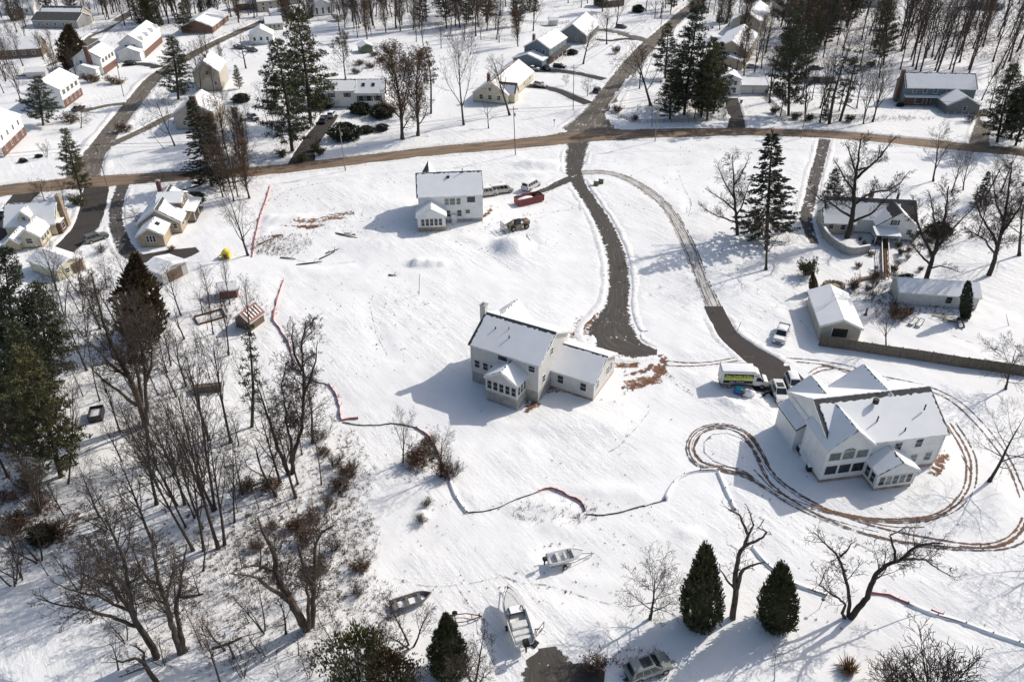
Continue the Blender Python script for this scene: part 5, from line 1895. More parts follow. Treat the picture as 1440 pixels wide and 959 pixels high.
def car(name, label, c, f, kind='suv', col=None, snow=0.0, group=None, sunroof=False, roof_snow=True):
    p, rz = spot(c, f)
    FLAT_PTS.append((p.x, p.y, 2.8))
    t = thing(name, label, {'suv': 'car', 'sedan': 'car', 'van': 'van', 'pickup': 'pickup truck'}[kind], p, rz, group)
    col = col or paint('white_paint', (.74, .74, .73))
    L, W, H, hood, belt = {'suv': (4.8, 1.92, 1.72, .98, 1.06), 'sedan': (4.7, 1.82, 1.45, .84, .92), 'van': (5.5, 2.02, 2.12, 1.15, 1.2), 'pickup': (5.6, 1.98, 1.82, 1.08, 1.16)}[kind]
    hw = W / 2
    a = L / 2
    body = MB()
    nose = {'suv': 1.25, 'sedan': 1.35, 'van': 1.0, 'pickup': 1.5}[kind]
    tail = {'suv': .05, 'sedan': .95, 'van': .05, 'pickup': .05}[kind]
    prof = [(-a, .38), (-a - .02, .7), (-a + .04, belt - .06), (-a + .2, belt), (a - nose, belt), (a - .35, hood - .03), (a - .06, hood - .18), (a, .62), (a - .03, .36)]
    if kind == 'pickup':
        prof = [(-a, .42), (-a, .98), (-a + .06, 1.0), (a - nose, 1.0), (a - nose + .05, belt), (a - .35, hood), (a - .06, hood - .14), (a, .66), (a - .03, .4)]
    body.prism(prof, 'y', -hw, hw)
    body.build('body', col, t, bev=.07)
    sk = MB()
    sk.box(-a + .25, a - .25, -hw + .08, hw - .08, .22, .45)
    sk.build('underbody', 'char', t)
    ar = MB()
    wx = (a - .92, -a + .95)
    for x in wx:
        for s in (-1, 1):
            ar.cyl((x, s * (hw - .2), .36), (x, s * (hw + .004), .36), .43, 14)
    ar.build('wheel_arch', 'char', t)
    for x in wx:
        for s in (-1, 1):
            wheel(t, x, s * (hw - .10))
    cab = MB()
    if kind == 'suv':
        f_ = frustum(cab, (-a + .1, a - nose + .05, hw - .06, belt - .03), (-a + .5, a - nose - .85, hw - .24, H))
    elif kind == 'sedan':
        f_ = frustum(cab, (-a + .6, a - nose + .1, hw - .06, belt - .03), (-a + 1.3, a - nose - .8, hw - .26, H))
    elif kind == 'van':
        f_ = frustum(cab, (-a + .06, a - nose + .1, hw - .03, belt - .03), (-a + .16, a - nose - .62, hw - .17, H))
    else:
        f_ = frustum(cab, (-.75, a - nose + .1, hw - .07, belt - .1), (-.55, a - nose - .62, hw - .24, H))
    cab.build('cabin', col, t, bev=.05)
    panel(f_['F'], .06, .94, .08, .90, 'glass', 'windshield', t)
    panel(f_['B'], .1, .9, .25, .88, 'glass', 'rear_window', t)
    k = 4 if kind == 'van' else (3 if kind == 'suv' else 2)
    for sd in ('R', 'L'):
        for i in range(k):
            u0, u1 = .06 + .88 * i / k + .012, .06 + .88 * (i + 1) / k - .012
            panel(f_[sd], u0, u1, .14, .86, 'glass', 'side_window', t)
    lamps(t, L, hw, hood - .28 if kind != 'pickup' else .8)
    gr = MB()
    gr.box(a - .04, a + .025, -hw + .5, hw - .5, .55, .75)
    gr.build('grille', 'char', t)
    for s in (-1, 1):
        mb = MB()
        mb.obox((a - nose - .05, s * (hw + .09), belt + .06), (.06, 0, 0), (0, .09, 0), (0, 0, .07))
        mb.build('mirror', col, t)
    if sunroof:
        mb = MB()
        mb.box(-.95, a - nose - 1.0, -.52, .52, H - .004, H + .014)
        mb.build('sunroof', 'glass', t)
    if kind == 'pickup':
        mb = MB()
        mb.box(-a + .12, -.85, -hw + .12, hw - .12, .995, 1.008)
        mb.build('cargo_bed', 'char', t)
        for s in (-1, 1):
            mb = MB()
            mb.box(-a + .05, -.8, s * (hw - .05) - .05, s * (hw - .05) + .05, 1.0, 1.26)
            mb.build('bed_side', col, t)
        mb = MB()
        mb.box(-a, -a + .08, -hw + .1, hw - .1, 1.003, 1.25)
        mb.build('tailgate', col, t)
        if snow:
            snow_pad(t, -a + .15, -.95, hw - .16, 1.012, .14, seed=3)
    if snow and roof_snow:
        r = {'suv': (-a + .55, a - nose - .9), 'sedan': (-a + 1.35, a - nose - .85), 'van': (-a + .2, a - nose - .7), 'pickup': (-.5, a - nose - .7)}[kind]
        snow_pad(t, r[0], r[1], hw - .3, H, snow, seed=p.x)
    if snow > .05:
        snow_pad(t, a - nose + .25, a - .25, hw - .2, hood + .015 + .07 * (kind != 'pickup'), snow * .6, seed=p.y)
    return t


white = paint('white_paint', (.74, .74, .73))
silver = paint('silver_paint', (.42, .44, .44), .4)
black = paint('black_paint', (.012, .013, .016))
charc = paint('charcoal_paint', (.05, .055, .06), .2)
greyp = paint('grey_green_paint', (.16, .17, .16), .3)
beigep = paint('beige_van_paint', (.55, .52, .46))
bluep = paint('dark_blue_paint', (.025, .04, .08))
car('parked_car', 'silver green crossover with dark glass roof parked at the bottom edge', (911, 943), (942, 932), 'suv', paint('pale_green_silver', (.27, .295, .28), .3), .05, sunroof=True, roof_snow=False)
car('parked_car', 'white crossover with a dark sunroof nearest the large white house', (1095, 556), (1100, 569), 'suv', white, .05, sunroof=True, roof_snow=False)
car('parked_car', 'white crossover with a snowy roof second from the box truck', (1115, 544), (1120, 557), 'suv', white, .12)
car('pickup_truck', 'white pickup with snow in its bed standing beside the asphalt drive', (1098, 474), (1093, 487), 'pickup', white, .12)
car('passenger_van', 'white passenger van with dark windows behind the red dumpster', (747, 265), (760, 258), 'van', white, .10)
car('passenger_van', 'beige passenger van beside the upper white house', (705, 271), (722, 269), 'van', beigep, .08)
car('utility_van', 'older tan van tight against the upper white house', (684, 275), (700, 273), 'van', beigep, .12)
car('minivan', 'silver grey minivan on the left driveway by the yellow cape', (136, 338), (148, 334), 'suv', greyp, .0)
car('parked_car', 'black suv parked at the kerb of the side street', (839, 130), (846, 121), 'suv', black, .0)
car('parked_car', 'white suv on the drive of the cream cape', (760, 122), (770, 124), 'suv', white, .08)
car('parked_car', 'black suv on the drive of the slate blue house', (787, 96), (797, 97), 'suv', black, .06)
car('parked_car', 'silver car on the drive of the slate blue house', (750, 99), (760, 100), 'sedan', silver, .12)
car('parked_car', 'black car nose to nose between the silver car and the black suv', (769, 98), (774, 102), 'sedan', charc, .0)
car('parked_car', 'dark car parked beyond the grey house at the top', (874, 40), (884, 41), 'suv', black, .05)
car('parked_car', 'dark car in the drive below the house with four dormers', (184, 91), (194, 92), 'sedan', black, .0)
car('parked_car', 'snow topped dark car at the white over red brick house', (111, 155), (119, 151), 'sedan', charc, .14)
car('pickup_truck', 'dark pickup parked under the bare tree at the upper left', (338, 69), (350, 71), 'pickup', bluep, .05)
car('parked_car', 'dark suv right of the dark pickup at the upper left', (355, 73), (365, 75), 'suv', charc, .05)
car('parked_car', 'dark car on the split level driveway', (455, 172), (462, 160), 'sedan', charc, .0)
car('parked_car', 'white suv at the split level garage', (467, 164), (474, 154), 'suv', white, .1)
car('parked_car', 'dark car at the left edge by the main road', (7, 303), (16, 294), 'sedan', charc, .05)
car('parked_car', 'snow covered car in the yard beside the tan two storey house', (1057, 96), (1066, 96), 'sedan', silver, .2)
car('parked_car', 'dark covered car behind the trees at upper right', (1147, 98), (1157, 98), 'sedan', bluep, .18)
car('parked_car', 'dark car by the dense brown trees right of the chimney house', (356, 168), (364, 172), 'suv', charc, .12)


def text_mesh(body, size, mat, parent, loc, rot, name, depth=.004, bold=0.0, width=None):
    cu = bpy.data.curves.new(name, 'FONT')
    cu.body = body
    cu.size = size
    cu.extrude = depth
    cu.offset = bold
    cu.align_x = 'CENTER'
    o = bpy.data.objects.new(name, cu)
    COL.objects.link(o)
    dg = bpy.context.evaluated_depsgraph_get()
    dg.update()
    me = bpy.data.meshes.new_from_object(o.evaluated_get(dg))
    bpy.data.objects.remove(o)
    me.materials.clear()
    me.materials.append(M[mat] if isinstance(mat, str) else mat)
    q = link(name, me, parent)
    q.location = loc
    q.rotation_euler = rot
    if width:
        xs = [v.co.x for v in me.vertices]
        q.scale = (width / max(.01, max(xs) - min(xs)), 1, 1)
    return q


# box truck with its advertising side
p, rz = spot((1043, 541), (1072, 542))
FLAT_PTS.append((p.x, p.y, 4))
t = thing('box_truck', 'white box truck with a yellow and black lettered side panel on the asphalt drive', 'truck', p, rz)
mb = MB()
mb.box(-3.55, 1.35, -1.14, 1.14, .95, 3.25)
mb.build('cargo_box', white, t, bev=.05)
mb = MB()
for z in (.97, 3.2):
    for y in (-1.16, 1.16):
        mb.box(-3.57, 1.37, y - .03, y + .03, z - .05, z + .07)
mb.build('box_rail', 'metal_grey', t)
mb = MB()
mb.box(-3.2, 1.18, -1.162, -1.143, 1.12, 2.78)
sign = mb.build('side_panel', 'char', t)
mb = MB()
mb.box(-3.2, 1.16, -1.172, -1.1625, 1.62, 2.22)
mb.build('panel_band', m_plain('lime_yellow_band', (.42, .46, .02), .5), sign)
yel = m_plain('yellow_lettering', (.78, .80, .10), .5)
text_mesh('Home Comfort & Floor', .46, yel, sign, (-1.0, -1.176, 2.28), (R(90), 0, 0), 'lettering', bold=.012, width=4.0)
text_mesh('INSTALLATIONS', .56, m_plain('pale_lettering', (.85, .86, .50), .5), sign, (-1.0, -1.186, 1.70), (R(90), 0, 0), 'lettering', bold=.012, width=4.1)
text_mesh('CALL TODAY', .30, M['trim'], sign, (-1.2, -1.176, 1.28), (R(90), 0, 0), 'lettering', bold=.008, width=2.2)
mb = MB()
mb.prism([(1.42, .6), (1.42, 2.25), (1.75, 2.38), (2.25, 2.32), (2.95, 1.5), (3.6, 1.34), (3.72, .95), (3.72, .55)], 'y', -.98, .98)
mb.build('cab', white, t, bev=.07)
mb = MB()
mb.prism([(1.2, 2.5), (1.2, 2.95), (1.45, 3.0), (2.2, 2.62), (2.2, 2.34)], 'y', -.92, .92)
mb.build('wind_deflector', white, t, bev=.08)
fa = (Vector((2.92, -.9, 1.56)), Vector((2.92, .9, 1.56)), Vector((2.28, .84, 2.29)), Vector((2.28, -.84, 2.29)))
panel(fa, .02, .98, .03, .95, 'glass', 'windshield', t, off=.03)
for s in (-1, 1):
    y = s * .985
    mb = MB()
    mb.prism([(1.72, 1.45), (2.75, 1.45), (2.25, 2.16), (1.72, 2.16)], 'y', y - .012, y + .012)
    mb.build('side_window', 'glass', t)
    mb = MB()
    mb.obox((2.62, s * 1.14, 1.72), (.05, 0, 0), (0, .12, 0), (0, 0, .2))
    mb.build('mirror', 'char', t)
    for x in (2.75, -2.1):
        wheel(t, x, s * .88, .42, .3)
mb = MB()
mb.box(-3.5, 3.4, -.75, .75, .4, .93)
mb.build('chassis', 'char', t)
mb = MB()
mb.prism([(-3.45, .35), (-3.5, .55), (-1.95, .86), (-1.95, .72)], 'y', -1.25, -1.17)
mb.box(-3.5, -1.95, -1.25, -1.17, .62 + .25, .62 + .32)
mb.build('loading_ramp', 'metal_grey', t)
mb = MB()
mb.box(-3.60, -3.553, -1.0, 1.0, 1.05, 3.1)
mb.build('roll_door', 'garage_door', t)
snow_pad(t, -3.5, 1.3, 1.08, 3.25, .1)
lamps(t, 7.44, .98, 1.0, 3.6)


# ------------------------------------------------------------------ boats
def hull(mb, L, B, H, z0, fine=.55, n=16, thick=.06, deck=None):
    """outer shell and inside; bow at +x"""
    secs = []
    for i in range(n + 1):
        u = i / n
        x = -L / 2 + L * u
        b = B / 2 * (1 - max(0, (u - fine) / (1 - fine)) ** 2.2) * (.93 + .07 * min(1, u * 4))
        b = max(b, .02)
        sh = z0 + H * (1 + .22 * max(0, u - .4) ** 1.5)
        ke = z0 + H * (.0 + .75 * max(0, (u - .72) / .28) ** 2)
        ch = ke + (sh - ke) * .35
        fl = (deck if deck is not None else ke + H * .35)
        fl = max(fl, ke + .1)
        fl = min(fl, sh - .03)
        secs.append([(x, -b, sh), (x, -b * .86, ch), (x, 0, ke), (x, b * .86, ch), (x, b, sh), (x, max(b - thick * 2, .008), sh + .01), (x, max(b * .84 - thick, .006), fl), (x, -max(b * .84 - thick, .006), fl), (x, -max(b - thick * 2, .008), sh + .01)])
    m = len(secs[0])
    vs = [v for s in secs for v in s]
    fs = []
    for i in range(n):
        for k in range(m):
            k2 = (k + 1) % m
            fs.append((i * m + k, i * m + k2, (i + 1) * m + k2, (i + 1) * m + k))
    fs.append((0, 1, 2, 3, 4, 5, 6, 7, 8))
    fs.append(tuple(n * m + k for k in reversed(range(m))))
    mb.add(vs, fs)


def trailer(t, L, B, z, tongue=1.6, mat='metal_grey'):
    mb = MB()
    for s in (-1, 1):
        mb.tube([(-L * .45, s * B * .36, z), (L * .22, s * B * .36, z), (L * .5 + tongue, 0, z - .02)], [.05, .05, .05], 4)
    mb.cyl((-L * .4, -B * .36, z), (-L * .4, B * .36, z), .05, 4)
    mb.cyl((-L * .08, -B * .52, z - .1), (-L * .08, B * .52, z - .1), .05, 4)
    mb.cyl((L * .5 + tongue - .3, 0, .05), (L * .5 + tongue - .3, 0, z + .35), .04, 6)
    o = mb.build('boat_trailer', mat, t)
    for s in (-1, 1):
        mb = MB()
        mb.tube([(-L * .08, s * B * .5 - .1, .3), (-L * .08, s * B * .5 + .1, .3)], [.3, .3], 14)
        w = mb.build('trailer_wheel', 'rubber', t)
        mb = MB()
        mb.cyl((-L * .08, s * (B * .5 + .03), .3), (-L * .08, s * (B * .5 + .112), .3), .17, 10)
        mb.build('rim', 'rim', w)


def outboard(t, x, z, s=1.0):
    mb = MB()
    mb.prism([(x, z), (x - .12 * s, z + .42 * s), (x - .55 * s, z + .46 * s), (x - .62 * s, z + .1 * s), (x - .35 * s, z - .05 * s)], 'y', -.2 * s, .2 * s)
    o = mb.build('outboard_motor', 'char', t, bev=.05)
    mb = MB()
    mb.prism([(x - .25 * s, z), (x - .45 * s, z), (x - .42 * s, z - .8 * s), (x - .3 * s, z - .8 * s)], 'y', -.06, .06)
    mb.build('motor_leg', 'char', o)


p, rz = spot((725, 876), (714, 841))
FLAT_PTS.append((p.x, p.y, 3.5))
t = thing('motor_boat', 'large white cuddy motor boat with a black framed windscreen parked above the gravel patio', 'boat', p, rz)
mb = MB()
hull(mb, 7.0, 2.45, 1.15, .75, .5, deck=1.25)
mb.build('hull', 'gel', t, True)
mb = MB()
mb.prism([(0.0, .98), (0.3, 1.1), (1.4, .95), (2.5, .5), (3.05, .08), (3.05, -.08), (2.5, -.5), (1.4, -.95), (.3, -1.1), (0, -.98)], 'z', 1.6, 2.06)
mb.build('foredeck', 'gel', t, bev=.08)
mb = MB()
fr = [(-.55, .78, 2.0), (.35, .62, 2.5), (.35, -.62, 2.5), (-.55, -.78, 2.0)]
mb.tube([(-.75, .85, 1.95), (-.6, .75, 2.5), (.0, .72, 2.62), (.55, .62, 2.1)], [.06] * 4, 5)
mb.tube([(-.75, -.85, 1.95), (-.6, -.75, 2.5), (.0, -.72, 2.62), (.55, -.62, 2.1)], [.06] * 4, 5)
mb.tube([(-.6, -.75, 2.5), (-.6, .75, 2.5)], [.06] * 2, 5)
mb.tube([(.55, -.62, 2.1), (.55, .62, 2.1)], [.06] * 2, 5)
mb.build('windscreen_frame', 'char', t)
mb = MB()
mb.obox((.0, 0, 2.32), (.52, 0, -.12), (0, .62, 0), (.02, 0, .05))
mb.build('snow_cover', 'roof_snow', t)
for x, w, l in ((-1.4, .85, .42), (-2.3, .95, .3), (-3.0, .9, .25)):
    mb = MB()
    mb.box(x - l, x + l, -w, w, 1.2, 1.78 - .1 * (x < -2))
    mb.build('seat', 'gel', t, bev=.06)
snow_pad(t, -3.4, -.7, .9, 1.28, .22)
mb = MB()
for s in (-1, 1):
    mb.tube([(.6, s * 1.1, 2.1), (.6, s * 1.1, 2.4), (2.2, s * .75, 2.5), (3.3, 0, 2.5)], [.025] * 4, 5)
mb.build('bow_rail', 'metal_grey', t)
outboard(t, -3.5, 1.9, 1.5)
trailer(t, 7.0, 2.3, .55, 1.0)

p, rz = spot((795, 791), (816, 786))
FLAT_PTS.append((p.x, p.y, 3))
t = thing('motor_boat', 'small open white motor boat on a galvanised trailer alone on the snow', 'boat', p, rz)
mb = MB()
hull(mb, 4.4, 1.75, .75, .62, .5, deck=.95)
mb.build('hull', 'gel', t, True)
for x, w in ((-1.0, .62), (-.05, .5)):
    mb = MB()
    mb.box(x - .2, x + .2, -w, w, .9, 1.42)
    mb.build('seat', 'gel', t, bev=.04)
mb = MB()
mb.obox((.35, 0, 1.48), (.04, 0, 0), (0, .55, 0), (0, 0, .16))
mb.build('windscreen', 'glass', t)
mb = MB()
mb.prism([(.8, .6), (1.5, .4), (2.0, .08), (2.0, -.08), (1.5, -.4), (.8, -.6)], 'z', 1.3, 1.40)
mb.build('foredeck', 'gel', t)
mb = MB()
mb.box(-2.0, 2.0, -.88, -.865, 1.0, 1.12)
outboard(t, -2.2, 1.3, 1.0)
trailer(t, 4.4, 1.7, .5, 1.3)

p, rz = spot((579, 849), (607, 840))
FLAT_PTS.append((p.x, p.y, 3))
t = thing('jon_boat', 'old dull aluminium jon boat with three cross seats at the edge of the woods', 'boat', p, rz)
mb = MB()
hull(mb, 4.6, 1.5, .62, .25, .62, deck=.36)
mb.build('hull', 'aluminium', t, True)
for x in (-1.7, -.45, .9):
    mb = MB()
    mb.box(x - .16, x + .16, -.62, .62, .66, .78)
    mb.build('seat', 'aluminium', t)
snow_pad(t, -2.1, 1.6, .55, .39, .12)
p, rz = spot((648, 872), (676, 869))
t = thing('boat_trailer', 'empty narrow boat trailer lying right of the green cedar', 'trailer', p, rz)
mb = MB()
for s in (-1, 1):
    mb.tube([(-1.8, s * .5, .4), (.6, s * .5, .4), (2.3, 0, .38)], [.06] * 3, 5)
mb.cyl((-.6, -.75, .32), (-.6, .75, .32), .06, 6)
mb.cyl((1.2, -.32, .4), (1.2, .32, .4), .05, 6)
mb.build('frame', 'rust', t)
for s in (-1, 1):
    mb = MB()
    mb.tube([(-.6, s * .78 - .1, .3), (-.6, s * .78 + .1, .3)], [.3, .3], 14)
    mb.build('trailer_wheel', 'rubber', t)
mb = MB()
mb.cyl((2.0, 0, 0), (2.0, 0, .9), .05, 6)
mb.build('jack_stand', 'metal_dark', t)

# red roll-off dumpster
p, rz = spot((744, 285), (765, 280))
FLAT_PTS.append((p.x, p.y, 4))
t = thing('dumpster', 'red ribbed roll off dumpster heaped with snow beside the vans', 'dumpster', p, rz)
mb = MB()
for (x0, x1, y0, y1) in ((-3.3, 3.3, -1.2, -1.12), (-3.3, 3.3, 1.12, 1.2), (-3.3, -3.22, -1.118, 1.118), (3.22, 3.3, -1.118, 1.118)):
    mb.box(x0, x1, y0, y1, .2, 1.6)
mb.box(-3.2, 3.2, -1.1, 1.1, .2, .3)
b = mb.build('container', 'dumpster_red', t)
for i in range(9):
    x = -3.2 + 6.4 * i / 8
    for s in (-1, 1):
        mb = MB()
        mb.box(x - .06, x + .06, s * 1.245 - .045, s * 1.245 + .045, .22, 1.55)
        mb.build('rib', 'dumpster_red', b)
mb = MB()
for s in (-1, 1):
    mb.box(-3.35, 3.35, s * 1.21 - .07, s * 1.21 + .07, 1.6, 1.72)
    mb.box(-3.2, 3.2, s * 1.27, s * 1.27 + .04, .85, .98)
mb.build('top_rail', 'dumpster_red', t)
snow_pad(t, -3.1, 1.2, 1.05, .95, .5)
mb = MB()
mb.blob((2.3, .1, 1.2), (.8, .8, .45), 3, .5)
mb.build('debris', 'char', t)

# tractor with a long boom and a grated fork
p, rz = spot((727, 322), (708, 326))
FLAT_PTS.append((p.x, p.y, 4.5))
t = thing('telehandler', 'dusty yellow construction machine with a long boom and a grated fork in front', 'machine', p, rz)
mb = MB()
mb.box(-2.6, 1.9, -.75, .75, .75, 1.35)
mb.box(-2.7, -1.5, -.9, .9, 1.0, 1.75)
mb.build('chassis', 'machine_yellow', t, bev=.06)
mb = MB()
mb.box(-.5, .9, .25, .95, 1.36, 2.5)
c = mb.build('cab', 'metal_dark', t, bev=.04)
mb = MB()
mb.box(-.3, .75, .953, .975, 1.65, 2.35)
mb.build('cab_window', 'glass', c)
mb = MB()
mb.tube([(-2.5, -.35, 1.75), (.5, -.35, 1.95), (3.0, -.35, 1.15)], [.22, .2, .15], 4)
mb.build('boom', 'machine_yellow', t)
for x in (-1.75, 1.3):
    for s in (-1, 1):
        mb = MB()
        mb.tube([(x, s * .95 - .22, .62), (x, s * .95 - .16, .62), (x, s * .95 + .16, .62), (x, s * .95 + .22, .62)], [.5, .62, .62, .5], 16)
        w = mb.build('wheel', 'rubber', t)
        mb = MB()
        mb.cyl((x, s * 1.1, .62), (x, s * 1.19, .62), .33, 12)
        mb.build('rim', 'machine_yellow', w)
mb = MB()
for i in range(9):
    y = -1.5 + 3.0 * i / 8
    mb.box(3.15, 3.22, y - .04, y + .04, .1, 1.8)
for z in (.1, .95, 1.75):
    mb.box(3.1, 3.27, -1.55, 1.55, z, z + .1)
mb.build('fork_grate', 'metal_grey', t)
snow_pad(t, -2.4, .2, .6, 1.36, .15)
# ------------------------------------------------------------------ fences
def fence(name, label, px, height, post_every, style, mat, post_mat=None, cat='fence', group=None):
    pts = [G(*p) for p in px]
    o = pts[0]
    t = thing(name, label, cat, o)
    sm = spline([(p.x, p.y, 1) for p in pts], .7)
    sm = [Vector((q.x - o.x, q.y - o.y, 0)) for q in sm]
    s, nxt, pid = 0, 0, 0
    mb = MB()
    posts = []
    for i, q in enumerate(sm):
        if i:
            s += (q - sm[i - 1]).length
        if s >= nxt - 1e-6 or i == len(sm) - 1:
            posts.append(i)
            nxt += post_every
    lean = {}
    for i in posts[:99]:
        q = sm[i]
        d = (sm[min(i + 1, len(sm) - 1)] - sm[max(0, i - 1)]).normalized()
        m2 = MB()
        r = .05 if style != 'silt' else .025
        lx = RNG.uniform(-.06, .06) if style == 'silt' else 0
        m2.obox((q.x + lx, q.y + lx, height * .53 - .1), (d.x * r, d.y * r, 0), (-d.y * r, d.x * r, 0), (lx * .4, lx * .4, height * .53 + .1))
        m2.build('post', post_mat or mat, t)
    if style == 'board':
        for i in range(len(sm) - 1):
            a, b = sm[i], sm[i + 1]
            d = (b - a)
            L = d.length
            d.normalize()
            n = Vector((-d.y, d.x, 0))
            k = max(1, int(L / .155))
            for j in range(k):
                c = a + d * (L * (j + .5) / k) + n * (-.075 + RNG.uniform(-.006, .006))
                hh = height * RNG.uniform(.97, 1.02)
                mb.obox((c.x, c.y, hh / 2), d * (L / k * .47), n * .012, (0, 0, hh / 2))
            for z in (.35, height * .55, height - .3):
                c = (a + b) / 2
                mb.obox((c.x, c.y, z), d * (L / 2), n * .04, (0, 0, .045))
        mb.build('boards', mat, t)
        cap = MB()
        for i in range(len(sm) - 1):
            a, b = sm[i], sm[i + 1]
            c = (a + b) / 2
            d = (b - a)
            n = Vector((-d.y, d.x, 0)).normalized()
            if noise.noise(Vector((i * .9, 3, 1))) > -.25:
                cap.obox((c.x, c.y, height + .045), d * .5, n * .07, (0, 0, .02))
    elif style == 'rail':
        for z in (height * .35, height * .65, height * .95):
            for i in range(len(sm) - 1):
                a, b = sm[i], sm[i + 1]
                d = b - a
                n = Vector((-d.y, d.x, 0)).normalized()
                mb.obox(((a.x + b.x) / 2, (a.y + b.y) / 2, z), d * .5, n * .02, (0, 0, .05))
        mb.build('rails', mat, t)
    elif style == 'picket':
        for i in range(len(sm) - 1):
            a, b = sm[i], sm[i + 1]
            d = b - a
            L = d.length
            d.normalize()
            n = Vector((-d.y, d.x, 0))
            k = max(1, int(L / .2))
            for j in range(k):
                c = a + d * (L * (j + .5) / k)
                mb.obox((c.x, c.y, height / 2), d * .04, n * .012, (0, 0, height / 2))
            for z in (height * .25, height * .8):
                c = (a + b) / 2
                mb.obox((c.x, c.y, z), d * (L / 2), n * .03, (0, 0, .04))
        mb.build('pickets', mat, t)
    elif style == 'silt':
        vs, fs = [], []
        for i, q in enumerate(sm):
            d = (sm[min(i + 1, len(sm) - 1)] - sm[max(0, i - 1)]).normalized()
            n = Vector((-d.y, d.x, 0))
            sag = .55 + .45 * abs(noise.noise(Vector((i * .45, o.x, o.y)))) * 2
            hh = height * min(1.05, sag)
            w = noise.noise(Vector((i * .7, o.y, 5))) * .22
            for v, off in ((0, 0), (.5, w * .6), (1, w)):
                c = q + n * off
                vs.append((c.x, c.y, hh * v + .02))
        for i in range(len(sm) - 1):
            for k in range(2):
                fs.append((i * 3 + k, (i + 1) * 3 + k, (i + 1) * 3 + k + 1, i * 3 + k + 1))
        mb.add(vs, fs)
        f = mb.build('fabric', mat, t)
        so = f.modifiers.new('thickness', 'SOLIDIFY')
        so.thickness = .03
    elif style == 'snowy':
        rad = [height * .5 * (1 + .3 * noise.noise(Vector((i * .5, o.x, 2)))) for i in range(len(sm))]
        mb.tube([q + Vector((0, 0, height * .12)) for q in sm], [r * 1.3 for r in rad], 8)
        mb.build('snow_cover', 'roof_snow', t, True)
        mb = MB()
        mb.tube([q + Vector((-.05, -.12, height * .52)) for q in sm], [height * .16] * len(sm), 6)
        mb.build('fabric', mat, t)
    for q in sm[::2]:
        FLAT_PTS.append((q.x + o.x, q.y + o.y, .3))
    return t


fence('board_fence', 'long weathered board fence below the garage running to the right edge', [(1151, 486), (1200, 493), (1245, 500), (1300, 508), (1350, 516), (1400, 523), (1446, 530)], 2.0, 2.4, 'board', 'wood_grey')
fence('rail_fence', 'dark rail fence along the corner lot by the junction', [(853, 157), (868, 165), (885, 172), (897, 174), (930, 174), (965, 173), (1000, 170), (1019, 166), (1022, 152)], 1.2, 2.4, 'rail', 'wood_grey')
fence('picket_fence', 'white fence along the side street edge of the corner lot', [(855, 152), (866, 138), (880, 122), (893, 108)], 1.1, 2.4, 'picket', 'trim')
fence('picket_fence', 'white picket fence behind the beige double garage', [(1036, 104), (1052, 107), (1072, 110)], 1.2, 2.4, 'picket', 'trim')
fence('picket_fence', 'pale fence running down from the small tan shed to the road', [(1072, 135), (1085, 146), (1098, 158), (1104, 162)], 1.1, 2.4, 'picket', 'wood_grey')
fence('rail_fence', 'wood rail fence under the slim pines along the road', [(1112, 163), (1140, 165), (1175, 167), (1216, 166)], 1.1, 2.6, 'rail', 'wood_grey')
fence('wire_fence', 'thin dark wire fence across the far lawn at top middle', [(700, 30), (740, 33), (780, 36), (800, 33)], 1.2, 3, 'rail', 'metal_dark')
fence('wire_fence', 'thin fence on the snowy lawn right of the dense brown pair', [(672, 55), (700, 58), (730, 60)], 1.1, 3, 'rail', 'metal_grey')
fence('rail_fence', 'old wooden rail on the snow behind the columnar evergreen at right', [(1390, 340), (1415, 342), (1446, 341)], 1.0, 2.4, 'rail', 'wood_grey')
S = [('silt_orange', 'faded red mesh fence running down from the main road at left', [(380, 262), (374, 283), (366, 305), (359, 335), (355, 362)]),
     ('silt_orange', 'bright red mesh fence weaving down the wood edge from the field corner', [(399, 394), (394, 408), (388, 430), (385, 450), (392, 462), (404, 480), (411, 502), (415, 520), (424, 527)]),
     ('silt_black', 'black silt fence between the two red mesh stretches', [(424, 527), (443, 537), (461, 541)]),
     ('silt_orange', 'red mesh fence bending at the corner below the woods', [(462, 541), (473, 557), (478, 578), (481, 592), (492, 590), (504, 589)]),
     ('silt_black', 'low black silt fence running right from the red corner', [(482, 594), (505, 598), (535, 598), (557, 596), (586, 602)]),
     ('silt_orange', 'short red mesh fence at the foot of the small upright tree', [(618, 642), (626, 660), (633, 676)]),
     ('silt_orange', 'red mesh fence arching in the middle of the lower snow field', [(757, 692), (775, 687), (800, 698), (817, 707), (823, 719)]),
     ('silt_black', 'black silt fence left of the red arch', [(658, 722), (690, 718), (722, 705), (756, 692)]),
     ('silt_black', 'low silt fence right of the red arch', [(824, 724), (850, 725), (880, 719), (906, 712)]),
     ('silt_black', 'low black silt fence joining the red arch line to the snowy bend', [(906, 712), (920, 708), (936, 703)]),
     ('silt_orange', 'red mesh fence hidden in the tan brush between the small upright trees', [(586, 602), (600, 612), (611, 626), (618, 641)]),
     ('silt_orange', 'pale red mesh fence at the foot of the three stemmed tree', [(1224, 834), (1250, 838), (1276, 849)]),
     ('silt_orange', 'crumpled bright red mesh lying on the lower right fence line', [(1309, 859), (1317, 863), (1326, 864)])]
for m, lab, px in S:
    fence('silt_fence', lab, px, .46 if 'orange' in m else .22, 2.2, 'silt', m, 'wood_grey')
